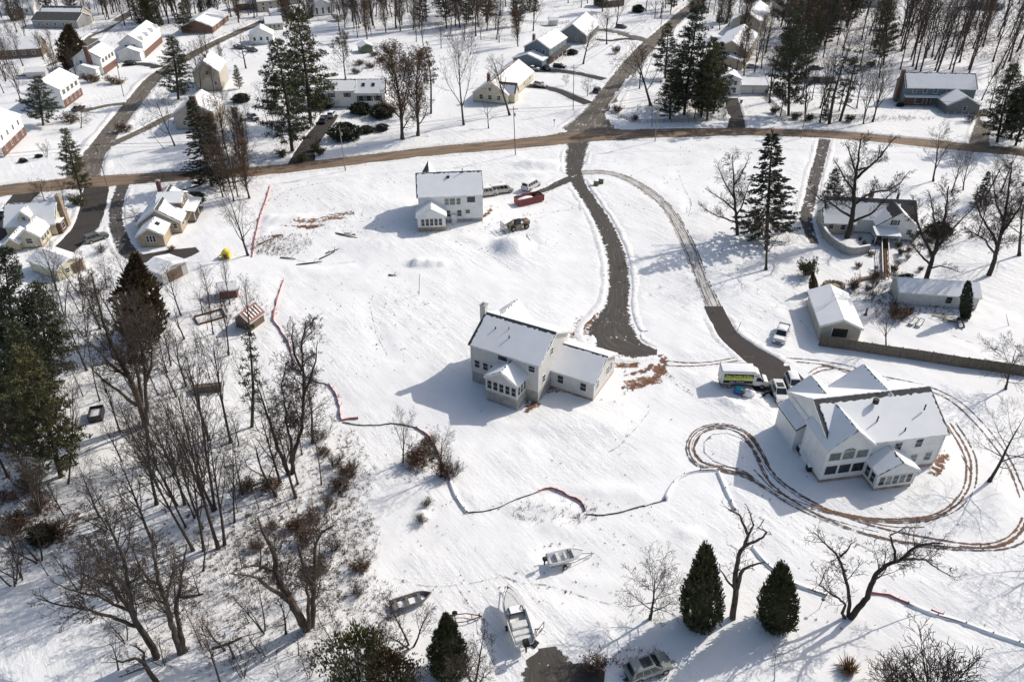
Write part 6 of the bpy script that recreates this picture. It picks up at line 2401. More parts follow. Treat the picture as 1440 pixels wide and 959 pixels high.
S = [('snow covered silt fence descending from the small upright tree', [(633, 677), (642, 700), (657, 721)]),
     ('snow covered silt fence bending up beside the right house tracks', [(935, 703), (947, 680), (962, 668), (985, 662), (1009, 661)]),
     ('snowy fence ridge running down toward the pale crooked tree', [(1010, 664), (1020, 688), (1034, 718)]),
     ('snowy fence ridge between the evergreen cone and the three stemmed tree', [(1058, 770), (1080, 795), (1115, 820), (1162, 837)]),
     ('snowy fence ridge running to the lower right corner', [(1277, 850), (1306, 862), (1345, 873), (1385, 888), (1445, 908)])]
for lab, px in S:
    fence('silt_fence', lab, px, .42, 2.6, 'snowy', 'silt_black', 'wood_grey')


# ------------------------------------------------------------------ poles, wires
def pole(name, label, b, t_, arm=True, r=.14, mat='wood_pole', cat='utility pole'):
    p, ax = axis_to(b[0], b[1], t_[0], t_[1])
    ax.y = 0
    t = thing(name, label, cat, p)
    mb = MB()
    mb.tube([(0, 0, -.3), tuple(ax)], [r, r * .7], 8)
    mb.build('shaft', mat, t)
    if arm:
        mb = MB()
        q = ax * .94
        mb.obox(tuple(q), (1.1, .25, 0), (-.012, .05, 0), (0, 0, .06))
        c = mb.build('cross_arm', 'wood_grey', t)
        for s in (-.95, -.4, .4, .95):
            mb = MB()
            mb.cyl((q.x + s, q.y + s * .23, q.z + .06), (q.x + s, q.y + s * .23, q.z + .24), .045, 6)
            mb.build('insulator', 'metal_grey', c)
        mb = MB()
        mb.cyl((ax.x * .84 + .3, ax.y * .84, ax.z * .84 - .4), (ax.x * .84 + .3, ax.y * .84, ax.z * .84 + .4), .2, 8)
        mb.build('transformer', 'metal_grey', t)
    return p + ax


pole('utility_pole', 'pale utility pole at the end of the split level driveway', (486, 241), (477, 178))
pole('utility_pole', 'slim dark utility pole on the road verge above the upper white house', (725, 219), (722, 150), r=.12, mat='wood_grey')
pole('utility_pole', 'pale utility pole at the corner opposite the gravel drive', (921, 200), (927, 131))
pole('utility_pole', 'leaning pale utility pole right of the lone spruce by the road', (1126, 195), (1140, 127))
pole('utility_pole', 'dark utility pole on the lawn beside the side street', (806, 156), (807, 92), r=.12, mat='wood_grey')
pole('utility_pole', 'utility pole between the two left driveways at the main road', (153, 269), (133, 200), r=.13)
pole('utility_pole', 'utility pole beside the left street above the junction', (174, 136), (163, 86), r=.13)
pole('utility_pole', 'utility pole by the far end of the side street', (929, 42), (933, 4))
pole('iron_post', 'thin dark iron post standing on the open snow above the center house', (589, 415), (590, 385), False, .05, 'metal_dark', 'post')
pole('fence_post', 'dark post beside the corner fence next to the utility pole', (917, 180), (917, 144), False, .1, 'wood_grey', 'post')
pole('marker_stake', 'leaning stake beside the asphalt drive above the box truck', (1036, 466), (1042, 453), False, .06, 'wood_grey', 'post')
pole('marker_stake', 'thin stake on the snow right of the snow packed drive', (966, 300), (966, 291), False, .05, 'wood_grey', 'post')
pole('marker_stake', 'short stake left of the iron post', (482, 402), (480, 397), False, .05, 'wood_grey', 'post')
pole('dead_snag', 'short leaning dead snag in the lower left woods', (330, 926), (321, 905), False, .12, 'bark_pale', 'snag')
pole('stump_post', 'slim stake in the snow at the right edge above the corner', (1420, 459), (1415, 442), False, .05, 'wood_grey', 'post')

def power_line(label, tops):
    mb = MB()
    for off in (-.9, 0, .9):
        pts = []
        for a, b_ in zip(tops, tops[1:]):
            for i in range(10):
                t_ = i / 10
                q = a.lerp(b_, t_)
                pts.append(q + Vector((off, 0, -.5 - 4 * t_ * (1 - t_) * .9 - (.8 if off == 0 else 0))))
        pts.append(tops[-1] + Vector((off, 0, -.5 - (.8 if off == 0 else 0))))
        mb.tube(pts, [.022] * len(pts), 4)
    o = mb.build('power_line', 'char')
    tag(o, label, 'power line')


def ptop(b, t_):
    p, ax = axis_to(b[0], b[1], t_[0], t_[1])
    return p + Vector((ax.x, 0, ax.z))


power_line('thin sagging wires strung pole to pole along the main road', [G(-120, 290) + Vector((0, 0, 12)), ptop((153, 269), (133, 200)), ptop((486, 241), (477, 178)), ptop((725, 219), (722, 150)), ptop((921, 200), (927, 131)), ptop((1126, 195), (1140, 127)), G(1420, 205) + Vector((0, 0, 12)), G(1640, 232) + Vector((0, 0, 12))])
power_line('thin wires running up the side street from the junction pole', [ptop((921, 200), (927, 131)), ptop((806, 156), (807, 92)), ptop((929, 42), (933, 4)), G(1000, -30) + Vector((0, 0, 12))])
p, ax = axis_to(779, 180, 779, 168)
t = thing('lamp_post', 'little black lamp post on the lawn left of the junction', 'lamp post', p)
mb = MB()
mb.cyl((0, 0, -.1), (0, 0, 1.9), .05, 8)
mb.build('shaft', 'metal_dark', t)
mb = MB()
mb.tube([(0, 0, 1.9), (0, 0, 2.0), (0, 0, 2.3), (0, 0, 2.45)], [.1, .18, .2, .03], 8)
mb.build('lantern', 'metal_dark', t)

p = G(752, 906)
t = thing('basketball_hoop', 'black basketball hoop stand with a clear backboard beside the large boat', 'basketball hoop', p, R(-35))
mb = MB()
mb.tube([(0, 0, 0), (0, 0, 2.6), (.5, 0, 3.1)], [.07, .07, .05], 8)
mb.build('pole', 'metal_dark', t)
mb = MB()
for (y0, y1, z0, z1) in ((-.7, .7, 2.65, 2.72), (-.7, .7, 3.5, 3.57), (-.7, -.64, 2.65, 3.57), (.64, .7, 2.65, 3.57), (-.3, .3, 2.9, 2.94)):
    mb.box(.58, .63, y0, y1, z0, z1)
b = mb.build('backboard_frame', 'metal_dark', t)
mb = MB()
ring = [(.95 + .23 * math.cos(a * .524), .23 * math.sin(a * .524), 2.85) for a in range(13)]
mb.tube(ring, [.02] * 13, 5)
mb.build('rim', 'rust', b)
mb = MB()
mb.box(-.6, .3, -.4, .4, 0, .25)
mb.build('base', 'metal_dark', t, bev=.05)

# ------------------------------------------------------------------ walls and walkways
pts = [G(*q) for q in ((1150, 306), (1153, 322), (1161, 338), (1174, 350), (1194, 360), (1220, 357))]
o = pts[0]
t = thing('retaining_wall', 'curved pale concrete retaining wall below the white rancher', 'retaining wall', o)
sm = spline([(p.x - o.x, p.y - o.y, 1) for p in pts], .8)


def strip(sm, w, z0, z1f):
    mb = MB()
    vs, fs = [], []
    for i, q in enumerate(sm):
        a, b = sm[max(0, i - 1)].xy, sm[min(len(sm) - 1, i + 1)].xy
        d = (b - a).normalized()
        n = Vector((-d.y, d.x))
        z1 = z1f(i / (len(sm) - 1))
        for s, z in ((-1, z0), (1, z0), (1, z1), (-1, z1)):
            vs.append((q.x + n.x * w * s, q.y + n.y * w * s, z if z == z1 else (z0(i / (len(sm) - 1)) if callable(z0) else z0)))
    for i in range(len(sm) - 1):
        for k in range(4):
            k2 = (k + 1) % 4
            fs.append((i * 4 + k, i * 4 + k2, (i + 1) * 4 + k2, (i + 1) * 4 + k))
    fs += [(0, 1, 2, 3), tuple(4 * (len(sm) - 1) + k for k in (3, 2, 1, 0))]
    mb.add(vs, fs)
    return mb


strip(sm, .2, -.2, lambda u: .9 + 1.0 * min(1, u * 2.5)).build('wall_body', 'concrete', t)
strip(sm, .24, lambda u: .903 + 1.0 * min(1, u * 2.5), lambda u: 1.03 + 1.0 * min(1, u * 2.5)).build('snow_cover', 'roof_snow', t)
pts = [G(*q) for q in ((1199, 405), (1207, 397), (1220, 394), (1234, 392))]
o = pts[0]
t = thing('garden_wall', 'low dark curved garden wall left of the wooden walkway end', 'garden wall', o)
sm = spline([(p.x - o.x, p.y - o.y, 1) for p in pts], .8)
strip(sm, .25, -.2, lambda u: .8).build('wall_body', 'stone', t)
p, rz = spot((1243, 365), (1244, 393))
t = thing('wooden_walkway', 'narrow wooden walkway with snowy rails leading down from the rancher porch', 'walkway', p, rz)
L = (G(1241, 341) - G(1245, 395)).length
mb = MB()
for i in range(int(L / .16)):
    x = -L / 2 + i * .16
    mb.box(x, x + .14, -.55, .55, .45, .5)
mb.build('deck', 'wood_brown', t)
for s in (-1, 1):
    mb = MB()
    mb.box(-L / 2, L / 2, s * .62 - .05, s * .62 + .05, 1.3, 1.38)
    mb.box(-L / 2, L / 2, s * .62 - .03, s * .62 + .03, .8, .86)
    for i in range(8):
        x = -L / 2 + .05 + (L - .1) * i / 7
        mb.box(x - .05, x + .05, s * .62 - .049, s * .62 + .049, -.1, 1.298)
    r = mb.build('railing', 'wood_brown', t)
    mb = MB()
    mb.box(-L / 2 + .1, L / 2 - .1, s * .62 - .07, s * .62 + .07, 1.383, 1.45)
    mb.build('snow_cover', 'roof_snow', r)
FLAT_PTS.append((p.x, p.y, 2))


# ------------------------------------------------------------------ small things
def item(name, label, cat, px, front=None, group=None, rad=1.0):
    p = G(*px)
    rz = heading(px, front) if front else 0
    FLAT_PTS.append((p.x, p.y, rad))
    return thing(name, label, cat, p, rz, group)


def bin_(label, px, mat, lid=None, snow=True, front=None):
    t = item('wheeled_bin', label, 'trash bin', px, front, rad=.6)
    mb = MB()
    mb.prism([(-.26, .08), (.24, .08), (.32, 1.0), (-.34, 1.0)], 'y', -.29, .29)
    mb.build('body', mat, t, bev=.03)
    mb = MB()
    mb.box(-.38, .36, -.33, .33, 1.003, 1.08)
    l = mb.build('lid', lid or mat, t, bev=.02)
    for s in (-1, 1):
        mb = MB()
        mb.cyl((-.24, s * .3, .11), (-.24, s * .36, .11), .11, 10)
        mb.build('wheel', 'rubber', t)


t = item('storage_bin', 'dark bin with a bright teal lid beside the box truck', 'bin', (1038, 553), (1046, 555))
mb = MB()
mb.box(-.65, .65, -.5, .5, .05, .95)
mb.build('body', 'blue_plastic', t, bev=.05)
mb = MB()
mb.box(-.55, .6, -.42, .48, .953, 1.04)
mb.build('lid', 'teal', t, bev=.03)
t = item('covered_grill', 'snow heaped white bundle between the teal bin and the cars', 'bundle', (1052, 556))
mb = MB()
mb.blob((0, 0, .35), (1.0, .7, .65), 5, .4, flat=.6)
mb.build('snow_cover', 'roof_snow', t, True)
mb = MB()
mb.cyl((-.9, -.1, 0), (-.9, -.1, .9), .28, 10)
mb.build('drum', 'rust', t)
t = item('dark_stand_in', 'snow flecked motorcycle on the asphalt in front of the cars', 'dark_stand_in', (1079, 556), (1086, 554))  # bike shape put in where a car shadow and something dark lie
for x in (-.65, .65):
    mb = MB()
    mb.tube([(x, -.06, .31), (x, .06, .31)], [.31, .31], 14)
    mb.build('wheel', 'rubber', t)
mb = MB()
mb.obox((0, 0, .62), (.5, 0, .04), (0, .14, 0), (0, 0, .2))
mb.tube([(.65, 0, .31), (.42, 0, 1.0)], [.05, .04], 6)
mb.tube([(.42, -.35, 1.05), (.42, .35, 1.05)], [.03, .03], 6)
mb.build('frame', 'metal_dark', t)
mb = MB()
mb.box(-.65, .0, -.13, .13, .82, .9)
mb.build('seat', 'char', t, bev=.03)
for i, (x, y) in enumerate(((1125, 634), (1138, 661))):
    t = item('air_conditioner', ('air conditioner with a snow cap nearer the cars beside the large house', 'second air conditioner with a snow cap nearer the window wall')[i], 'air conditioner', (x, y))
    mb = MB()
    mb.box(-.42, .42, -.42, .42, .05, .9)
    mb.build('casing', 'metal_dark', t, bev=.03)
    snow_pad(t, -.42, .42, .42, .9, .2)
t = item('utility_cabinet', 'white generator cabinet between the two air conditioners', 'cabinet', (1134, 650), (1143, 648))
mb = MB()
mb.box(-.4, .4, -.9, .9, .0, 1.5)
mb.build('casing', 'trim', t, bev=.04)
snow_pad(t, -.4, .4, .9, 1.5, .15)
for lab, px in (('green utility box at the fork of the two drives', (845, 258)), ('small grey utility pedestal left of the green box', (838, 261))):
    t = item('utility_box', lab, 'utility box', px)
    mb = MB()
    k = 1.0 if 'green' in lab else .5
    mb.box(-.55 * k, .55 * k, -.45 * k, .45 * k, 0, 1.1 * k + .1)
    mb.build('casing', 'green_siding' if k == 1 else 'metal_grey', t, bev=.04)
    snow_pad(t, -.5 * k, .5 * k, .4 * k, 1.1 * k + .1, .1)
t = item('portable_heater', 'red crate beyond the beige van', 'crate', (707, 262))
mb = MB()
mb.box(-.6, .6, -.45, .45, 0, 1.0)
mb.build('casing', 'dumpster_red', t, bev=.04)
snow_pad(t, -.5, .5, .4, 1.0, .15)
bin_('yellow lidded bin at the end of the small white garage', (239, 378), 'yellow', 'yellow')
bin_('black bin beside the yellow lidded one', (246, 380), 'char')
bin_('dark blue bin in the snow below the yellow lidded one', (240, 391), 'blue_plastic')
bin_('blue bin beside the dark drive of the double garage', (1042, 146), 'blue_plastic')
t = item('toy_house', 'yellow and red plastic play structure on the snow left of the silt fence', 'play structure', (319, 363))
mb = MB()
mb.prism([(-.8, .1), (.8, .1), (.7, 1.5), (0, 2.0), (-.7, 1.5)], 'y', -.6, .6)
mb.build('body', 'yellow', t, bev=.05)
mb = MB()
mb.box(-.35, .35, -.63, -.603, .2, 1.2)
mb.build('door', 'barn_red', t)
mb = MB()
mb.obox((-1.2, 0, .6), (.6, 0, .45), (0, .25, 0), (-.03, 0, .05))
mb.build('slide', 'machine_yellow', t)
t = item('raised_bed', 'rectangular wooden garden bed frame on the snow beside the red striped shed', 'garden bed', (296, 447), (310, 443))
for (x0, x1, y0, y1) in ((-2.4, 2.4, -1.5, -1.4), (-2.4, 2.4, 1.4, 1.5), (-2.4, -2.3, -1.397, 1.397), (2.3, 2.4, -1.397, 1.397)):
    mb = MB()
    mb.box(x0, x1, y0, y1, 0, .45)
    mb.build('board', 'wood_brown', t)
t = item('open_crate', 'dark open topped metal crate half filled with snow in the left woods', 'crate', (137, 586), (139, 577))
for (x0, x1, y0, y1) in ((-1.3, 1.3, -.9, -.82), (-1.3, 1.3, .82, .9), (-1.3, -1.22, -.817, .817), (1.22, 1.3, -.817, .817)):
    mb = MB()
    mb.box(x0, x1, y0, y1, 0, 1.1)
    mb.build('side_panel', 'metal_dark', t)
snow_pad(t, -1.2, 1.2, .8, .6, .2)
t = item('swing_frame', 'small dark frame swing on the lawn behind the green shed', 'swing', (501, 47))
mb = MB()
for x in (-1.2, 1.2):
    mb.tube([(x, -.6, 0), (x, 0, 2.0), (x, .6, 0)], [.06] * 3, 5)
mb.cyl((-1.2, 0, 2.0), (1.2, 0, 2.0), .06, 6)
mb.build('frame', 'metal_dark', t)
mb = MB()
mb.box(-.5, .5, -.2, .2, .5, .56)
mb.tube([(-.45, 0, .55), (-.45, 0, 2.0)], [.02, .02], 4)
mb.tube([(.45, 0, .55), (.45, 0, 2.0)], [.02, .02], 4)
mb.build('seat', 'wood_brown', t)
t = item('camper_trailer', 'snow covered camper trailer behind the big pine at the top', 'camper', (476, 30), (486, 33), rad=3)
mb = MB()
mb.prism([(-3, .6), (3, .6), (3.3, 1.5), (2.8, 2.7), (-2.8, 2.8), (-3.1, 1.6)], 'y', -1.15, 1.15)
mb.build('body', 'beige_siding', t, bev=.1)
for x in (-1.5, .8):
    mb = MB()
    mb.box(x - .5, x + .5, -1.18, -1.153, 1.5, 2.1)
    mb.build('window', 'glass', t)
for s in (-1, 1):
    wheel(t, 0, s * 1.0, .38)
snow_pad(t, -2.8, 2.7, 1.1, 2.78, .25)
for i, (x, y, f) in enumerate(((1283, 456, (1290, 452)), (1292, 458, (1298, 452)))):
    t = item('garden_lounger', ('dark metal garden lounger under snow nearer the reddish bush', 'second dark metal garden lounger nearer the long shed')[i], 'lounger', (x, y), f)
    mb = MB()
    for s in (-1, 1):
        mb.tube([(-1.0, s * .35, .4), (.4, s * .35, .4), (1.0, s * .35, .95)], [.05] * 3, 5)
        mb.tube([(-.8, s * .35, 0), (-.8, s * .35, .4)], [.05] * 2, 5)
        mb.tube([(.4, s * .35, 0), (.4, s * .35, .4)], [.05] * 2, 5)
    mb.cyl((-1, -.35, .4), (-1, .35, .4), .05, 5)
    mb.cyl((1, -.35, .95), (1, .35, .95), .05, 5)
    mb.build('frame', 'metal_dark', t)
    snow_pad(t, -.9, .4, .3, .4, .12, 'snow_cover')
t = item('scrap_pile', 'pile of dark boards and junk in the snow before the long shed', 'scrap pile', (1330, 450), (1345, 455), rad=1.5)
for i in range(9):
    mb = MB()
    a = RNG.uniform(-.5, .5)
    x, y = RNG.uniform(-2.2, 2), RNG.uniform(-1, 1)
    mb.obox((x, y, .15 + .06 * i), (math.cos(a) * 1.1, math.sin(a) * 1.1, RNG.uniform(-.1, .1)), (-math.sin(a) * .1, math.cos(a) * .1, 0), (0, 0, .03))
    mb.build('board', 'wood_grey', t)
t = item('small_dinghy', 'narrow dark dinghy leaning beside the columnar evergreen', 'boat', (1349, 456), (1345, 443))
mb = MB()
hull(mb, 3.4, 1.1, .5, .1, .5, deck=.3)
mb.build('hull', 'aluminium', t, True)
snow_pad(t, -1.4, .8, .35, .33, .12)
t = item('garden_statue', 'small red topped garden figure stand on the snow right of the garage', 'garden ornament', (1217, 443))
mb = MB()
mb.tube([(0, 0, 0), (0, 0, .3), (0, 0, .9), (0, 0, 1.3)], [.35, .18, .14, .2], 8)
mb.build('stand', 'rust', t)
t = item('patio_set', 'snowy round patio table right of the garage', 'table', (1203, 466))
mb = MB()
mb.tube([(0, 0, .7), (0, 0, .76)], [.7, .7], 14)
mb.build('tabletop', 'metal_dark', t)
snow_pad(t, -.5, .5, .45, .76, .2)
for i in range(4):
    a = .8 + i * 1.57
    mb = MB()
    mb.cyl((math.cos(a) * .4, math.sin(a) * .4, 0), (math.cos(a) * .45, math.sin(a) * .45, .7), .05, 6)
    mb.build('leg', 'metal_dark', t)
t = item('brush_pile', 'round dark stone fire ring behind the white gabled garage', 'fire ring', (1172, 403), rad=1.5)
mb = MB()
for i in range(14):
    a = 6.28 * i / 14
    mb.blob((math.cos(a) * 1.7, math.sin(a) * 1.2, .3), (.45, .4, .45), i, .3, 8, 5)
mb.blob((0, 0, .1), (1.6, 1.1, .3), 3, .3)
mb.build('stones', 'stone', t)
t = item('solar_lamp', 'dark garden stake lamp on the snow left of the three stemmed tree', 'garden lamp', (1152, 856))
mb = MB()
mb.cyl((0, 0, -.1), (.05, 0, 1.5), .03, 6)
mb.build('shaft', 'metal_dark', t)
mb = MB()
mb.tube([(.05, 0, 1.5), (.05, 0, 1.6), (.05, 0, 1.75)], [.1, .2, .12], 10)
mb.build('lamp_head', 'metal_dark', t)
for i, (x, y, fx, fy, L_, lab) in enumerate(((487, 332, 500, 335, 5.5, 'long fallen log below the red clay bank'), (460, 360, 470, 355, 4, 'thin fallen log on the snow below the clay bank'), (435, 371, 450, 369, 5, 'thin fallen pole furthest down the snow slope'), (468, 354, 480, 350, 3, 'short fallen branch above the thin logs'), (405, 364, 415, 365, 3.2, 'dark fallen branch at the field edge'), (552, 388, 560, 389, 1.6, 'short dark stick left of the iron post'), (1195, 151, 1207, 158, 7, 'dead leaning log by the road fence'), (270, 838, 285, 836, 2.5, 'short log beside the twin trunked tree'), (320, 905, 334, 900, 3, 'fallen trunk left of the stout gnarled tree'))):
    t = item('fallen_log', lab, 'log', (x, y), (fx, fy), rad=.3)
    mb = MB()
    mb.tube([(-L_ / 2, 0, .12), (-L_ / 6, RNG.uniform(-.15, .15), .18), (L_ / 6, RNG.uniform(-.15, .15), .2), (L_ / 2, 0, .16)], [.15, .14, .12, .07], 7)
    mb.tube([(L_ / 6, 0, .2), (L_ / 4, .5, .5), (L_ / 3, .8, .55)], [.06, .04, .02], 5)
    mb.build('trunk', 'bark', t)
    mb = MB()
    mb.tube([(-L_ / 2 + .2, 0, .24), (-L_ / 6, 0, .3), (L_ / 4, 0, .28)], [.05, .09, .05], 6)
    mb.build('snow_cover', 'roof_snow', t, True)
KEEP_OUT = [(p[0], p[1], p[2] + .3) for p in FLAT_PTS]   # no woodland trunk stands on a road or in a house
# ------------------------------------------------------------------ the trees one can tell apart
# foreground trees whose limbs are followed one by one
traced_tree('bare_tree', 'wide bare tree fanning up to the left at the lower left edge of the woods', 221, 926, [
    (.36, [(221, 926, 0), (210, 903, .1), (198, 885, .2), (190, 872, 0), (184, 850, -.5), (182, 830, -1), (178, 800, -.6), (170, 775, 0), (158, 750, .5), (148, 728, 1)]),
    (.24, [(198, 885, .2), (185, 862, .8), (172, 843, 1.4), (158, 822, 2), (143, 800, 2.5), (134, 780, 3), (122, 757, 3.2)]),
    (.20, [(190, 880, 0), (170, 872, -.8), (150, 865, -1.5), (128, 858, -2), (105, 853, -2.6), (75, 848, -3), (50, 840, -3.2)]),
    (.18, [(180, 857, .8), (160, 850, 1.5), (140, 838, 2.2), (118, 834, 2.6), (95, 828, 3), (70, 815, 3)]),
    (.15, [(158, 822, 2), (140, 816, 2.3), (115, 806, 2.2), (92, 795, 2)]),
    (.14, [(182, 830, -1), (165, 812, -2), (150, 795, -3), (130, 776, -3.6), (108, 765, -4)])], kids=(7, 5, 4), ratio=.30, dens=1.3)
traced_tree('bare_tree', 'twin trunked tree with pale bark right of the wide fanning tree', 254, 919, [
    (.34, [(254, 919, 0), (246, 895, 0), (239, 868, .2), (233, 845, .4), (225, 822, .5), (219, 795, 0), (216, 770, -.5), (214, 745, -.8)]),
    (.30, [(260, 916, .2), (254, 893, .4), (249, 866, .8), (250, 840, 1.4), (255, 815, 2), (258, 790, 2.4), (262, 765, 2.6)]),
    (.18, [(225, 822, .5), (210, 815, 1), (196, 795, 1.6), (186, 770, 2), (175, 745, 2)]),
    (.16, [(233, 845, .4), (240, 820, -.5), (246, 795, -1.2), (240, 770, -2)])], bark='bark_pale', kids=(6, 4, 3), ratio=.24, dens=1.2)
traced_tree('bare_tree', 'stout gnarled tree with several thick crooked trunks at the wood edge', 434, 886, [
    (.50, [(432, 886, 0), (422, 868, 0), (410, 846, 0), (397, 825, .3), (388, 805, .8), (387, 782, 1.2), (380, 767, 1.5), (370, 748, 2), (362, 728, 2)]),
    (.26, [(412, 850, 0), (396, 836, -.6), (378, 826, -1), (362, 812, -1.4), (345, 808, -2), (322, 806, -2.4)]),
    (.34, [(438, 884, .3), (440, 862, .4), (441, 838, .4), (441, 815, .3), (443, 788, .3), (444, 765, .5), (452, 748, .8), (470, 738, 1.2)]),
    (.20, [(441, 826, .4), (432, 810, .8), (426, 792, 1.3), (420, 772, 1.8), (418, 755, 2)]),
    (.24, [(434, 884, -.3), (433, 858, -.6), (434, 838, -1), (428, 808, -1.4), (440, 818, -1.6), (452, 830, -1.8)]),
    (.18, [(388, 805, .8), (376, 800, 1.4), (360, 795, 1.8), (342, 798, 2)])], bark='bark_pale', kids=(7, 5, 4), wob=.34, ratio=.24)
traced_tree('bare_tree', 'low dark tree with long level limbs at the bottom edge by the wide fanning tree', 222, 962, [
    (.26, [(222, 962, 0), (210, 945, .3), (202, 931, .6), (190, 925, .2), (172, 931, -.2), (158, 925, -.5)]),
    (.16, [(202, 931, .6), (203, 918, .8), (193, 910, 1), (184, 906, 1)]),
    (.14, [(205, 938, .4), (185, 945, -.6), (168, 952, -1)])], kids=(4, 4, 3), wob=.3, ratio=.25)
traced_tree('bare_tree', 'three stemmed bare tree with one long limb sweeping right over the silt fence', 1195, 869, [
    (.34, [(1196, 869, 0), (1208, 853, 0), (1220, 840, .2), (1225, 822, .4), (1232, 807, .6), (1245, 795, .8), (1258, 790, 1), (1268, 786, 1.2), (1280, 774, 1), (1296, 766, .6), (1312, 763, 0), (1326, 764, -.5)]),
    (.22, [(1193, 869, .2), (1195, 850, .4), (1193, 830, .6), (1187, 808, .8), (1182, 790, 1), (1176, 779, 1.3), (1166, 770, 1.6), (1154, 758, 2), (1144, 748, 2)]),
    (.18, [(1188, 869, 0), (1184, 862, -.2), (1189, 850, -.4), (1180, 841, -.8), (1166, 833, -1), (1152, 822, -1.4), (1162, 800, -1.6)]),
    (.16, [(1258, 790, 1), (1259, 775, 1.4), (1254, 762, 1.8), (1252, 752, 2), (1262, 748, 2.3), (1272, 742, 2.5)]),
    (.14, [(1268, 786, 1.2), (1285, 785, 1.8), (1302, 787, 2.2), (1316, 797, 2.5), (1334, 808, 2.7), (1344, 812, 2.8)]),
    (.12, [(1182, 782, 1), (1190, 775, .4), (1196, 765, 0), (1205, 760, -.4)])], kids=(6, 4, 3), ratio=.26, wob=.28, dens=1.2)
traced_tree('bare_tree', 'pale crooked tree with few limbs standing between the two evergreen cones', 1030, 870, [
    (.36, [(1030, 870, 0), (1033, 848, 0), (1035, 828, 0), (1034, 810, .2), (1036, 796, .4), (1041, 775, .6), (1047, 768, .8), (1052, 752, 1), (1046, 738, 1.2), (1040, 724, 1.4), (1024, 716, 1.6)]),
    (.24, [(1037, 826, 0), (1041, 808, -.3), (1046, 800, -.6), (1054, 796, -.8), (1066, 792, -1), (1076, 790, -1.2)]),
    (.14, [(1032, 826, 0), (1024, 818, .4), (1018, 808, .6), (1012, 800, .8), (1012, 792, 1)]),
    (.16, [(1047, 768, .8), (1060, 762, .4), (1072, 756, 0), (1078, 748, -.3), (1066, 742, -.6), (1075, 730, -.8)]),
    (.13, [(1052, 752, 1), (1060, 738, 1.2), (1055, 722, 1.4), (1048, 708, 1.6)])], bark='bark_pale', kids=(3, 3, 2), wob=.34, ratio=.16)
traced_tree('bare_tree', 'great bare tree with long reaching limbs in front of the white rancher', 1191, 335, [
    (.60, [(1191, 335, 0), (1196, 318, 0), (1199, 302, 0), (1201, 288, 0), (1201, 268, 0), (1203, 250, 0), (1206, 232, .5), (1208, 212, 1), (1210, 196, 1)]),
    (.30, [(1199, 312, 0), (1213, 306, -.8), (1226, 300, -1.5), (1238, 288, -2), (1250, 275, -2.5), (1264, 265, -3)]),
    (.30, [(1201, 288, 0), (1216, 276, 1), (1232, 270, 2), (1250, 268, 3), (1266, 258, 3.6), (1280, 240, 4)]),
    (.26, [(1195, 304, 0), (1180, 295, -.8), (1168, 285, -1.6), (1152, 280, -2.2), (1140, 268, -2.6)]),
    (.30, [(1203, 252, 0), (1216, 240, 1), (1228, 230, 1.6), (1240, 218, 2), (1250, 204, 2), (1260, 192, 2)]),
    (.24, [(1204, 245, 0), (1199, 228, -.8), (1194, 212, -1.4), (1188, 200, -2)]),
    (.22, [(1201, 268, 0), (1188, 252, 1.4), (1180, 236, 2.6), (1172, 225, 3.4)]),
    (.22, [(1205, 240, .3), (1220, 236, -1.4), (1234, 225, -2.6), (1238, 206, -3.2)])], kids=(8, 6, 4), ratio=.24)
traced_tree('bare_tree', 'broad bare tree beside the long white shed reaching above its roof', 1299, 402, [
    (.48, [(1299, 402, 0), (1305, 384, 0), (1311, 365, 0), (1317, 345, 0), (1322, 328, .2), (1328, 308, .5), (1332, 285, .8), (1334, 262, 1)]),
    (.28, [(1311, 362, 0), (1304, 345, .8), (1296, 330, 1.5), (1290, 312, 2), (1286, 292, 2.4), (1284, 275, 2.6)]),
    (.26, [(1316, 350, 0), (1330, 332, -.8), (1344, 318, -1.5), (1356, 305, -2), (1370, 292, -2.4)]),
    (.22, [(1308, 372, 0), (1296, 360, -1), (1288, 350, -1.6), (1280, 340, -2)]),
    (.18, [(1307, 378, 0), (1322, 374, -1.4), (1338, 378, -2.4), (1352, 384, -3.2)]),
    (.22, [(1322, 328, .2), (1314, 310, -.6), (1310, 290, -1.4), (1306, 270, -2)])], kids=(8, 6, 4), ratio=.25)
traced_tree('bare_tree', 'tall bare tree on the right lawn with a clear grey trunk', 1390, 388, [
    (.46, [(1390, 388, 0), (1397, 370, 0), (1402, 352, 0), (1407, 332, 0), (1411, 312, 0), (1416, 285, .4), (1420, 255, .8), (1422, 228, 1)]),
    (.26, [(1403, 350, 0), (1396, 330, .8), (1386, 316, 1.4), (1378, 300, 2), (1372, 280, 2.4), (1376, 262, 2.6)]),
    (.26, [(1408, 330, 0), (1420, 312, -.8), (1432, 296, -1.4), (1440, 276, -2), (1448, 256, -2)]),
    (.22, [(1411, 312, 0), (1402, 290, -1), (1398, 268, -1.6), (1396, 245, -2)]),
    (.2, [(1400, 358, 0), (1386, 338, -1.6), (1370, 328, -2.6), (1358, 322, -3)])], kids=(8, 6, 4), ratio=.25)
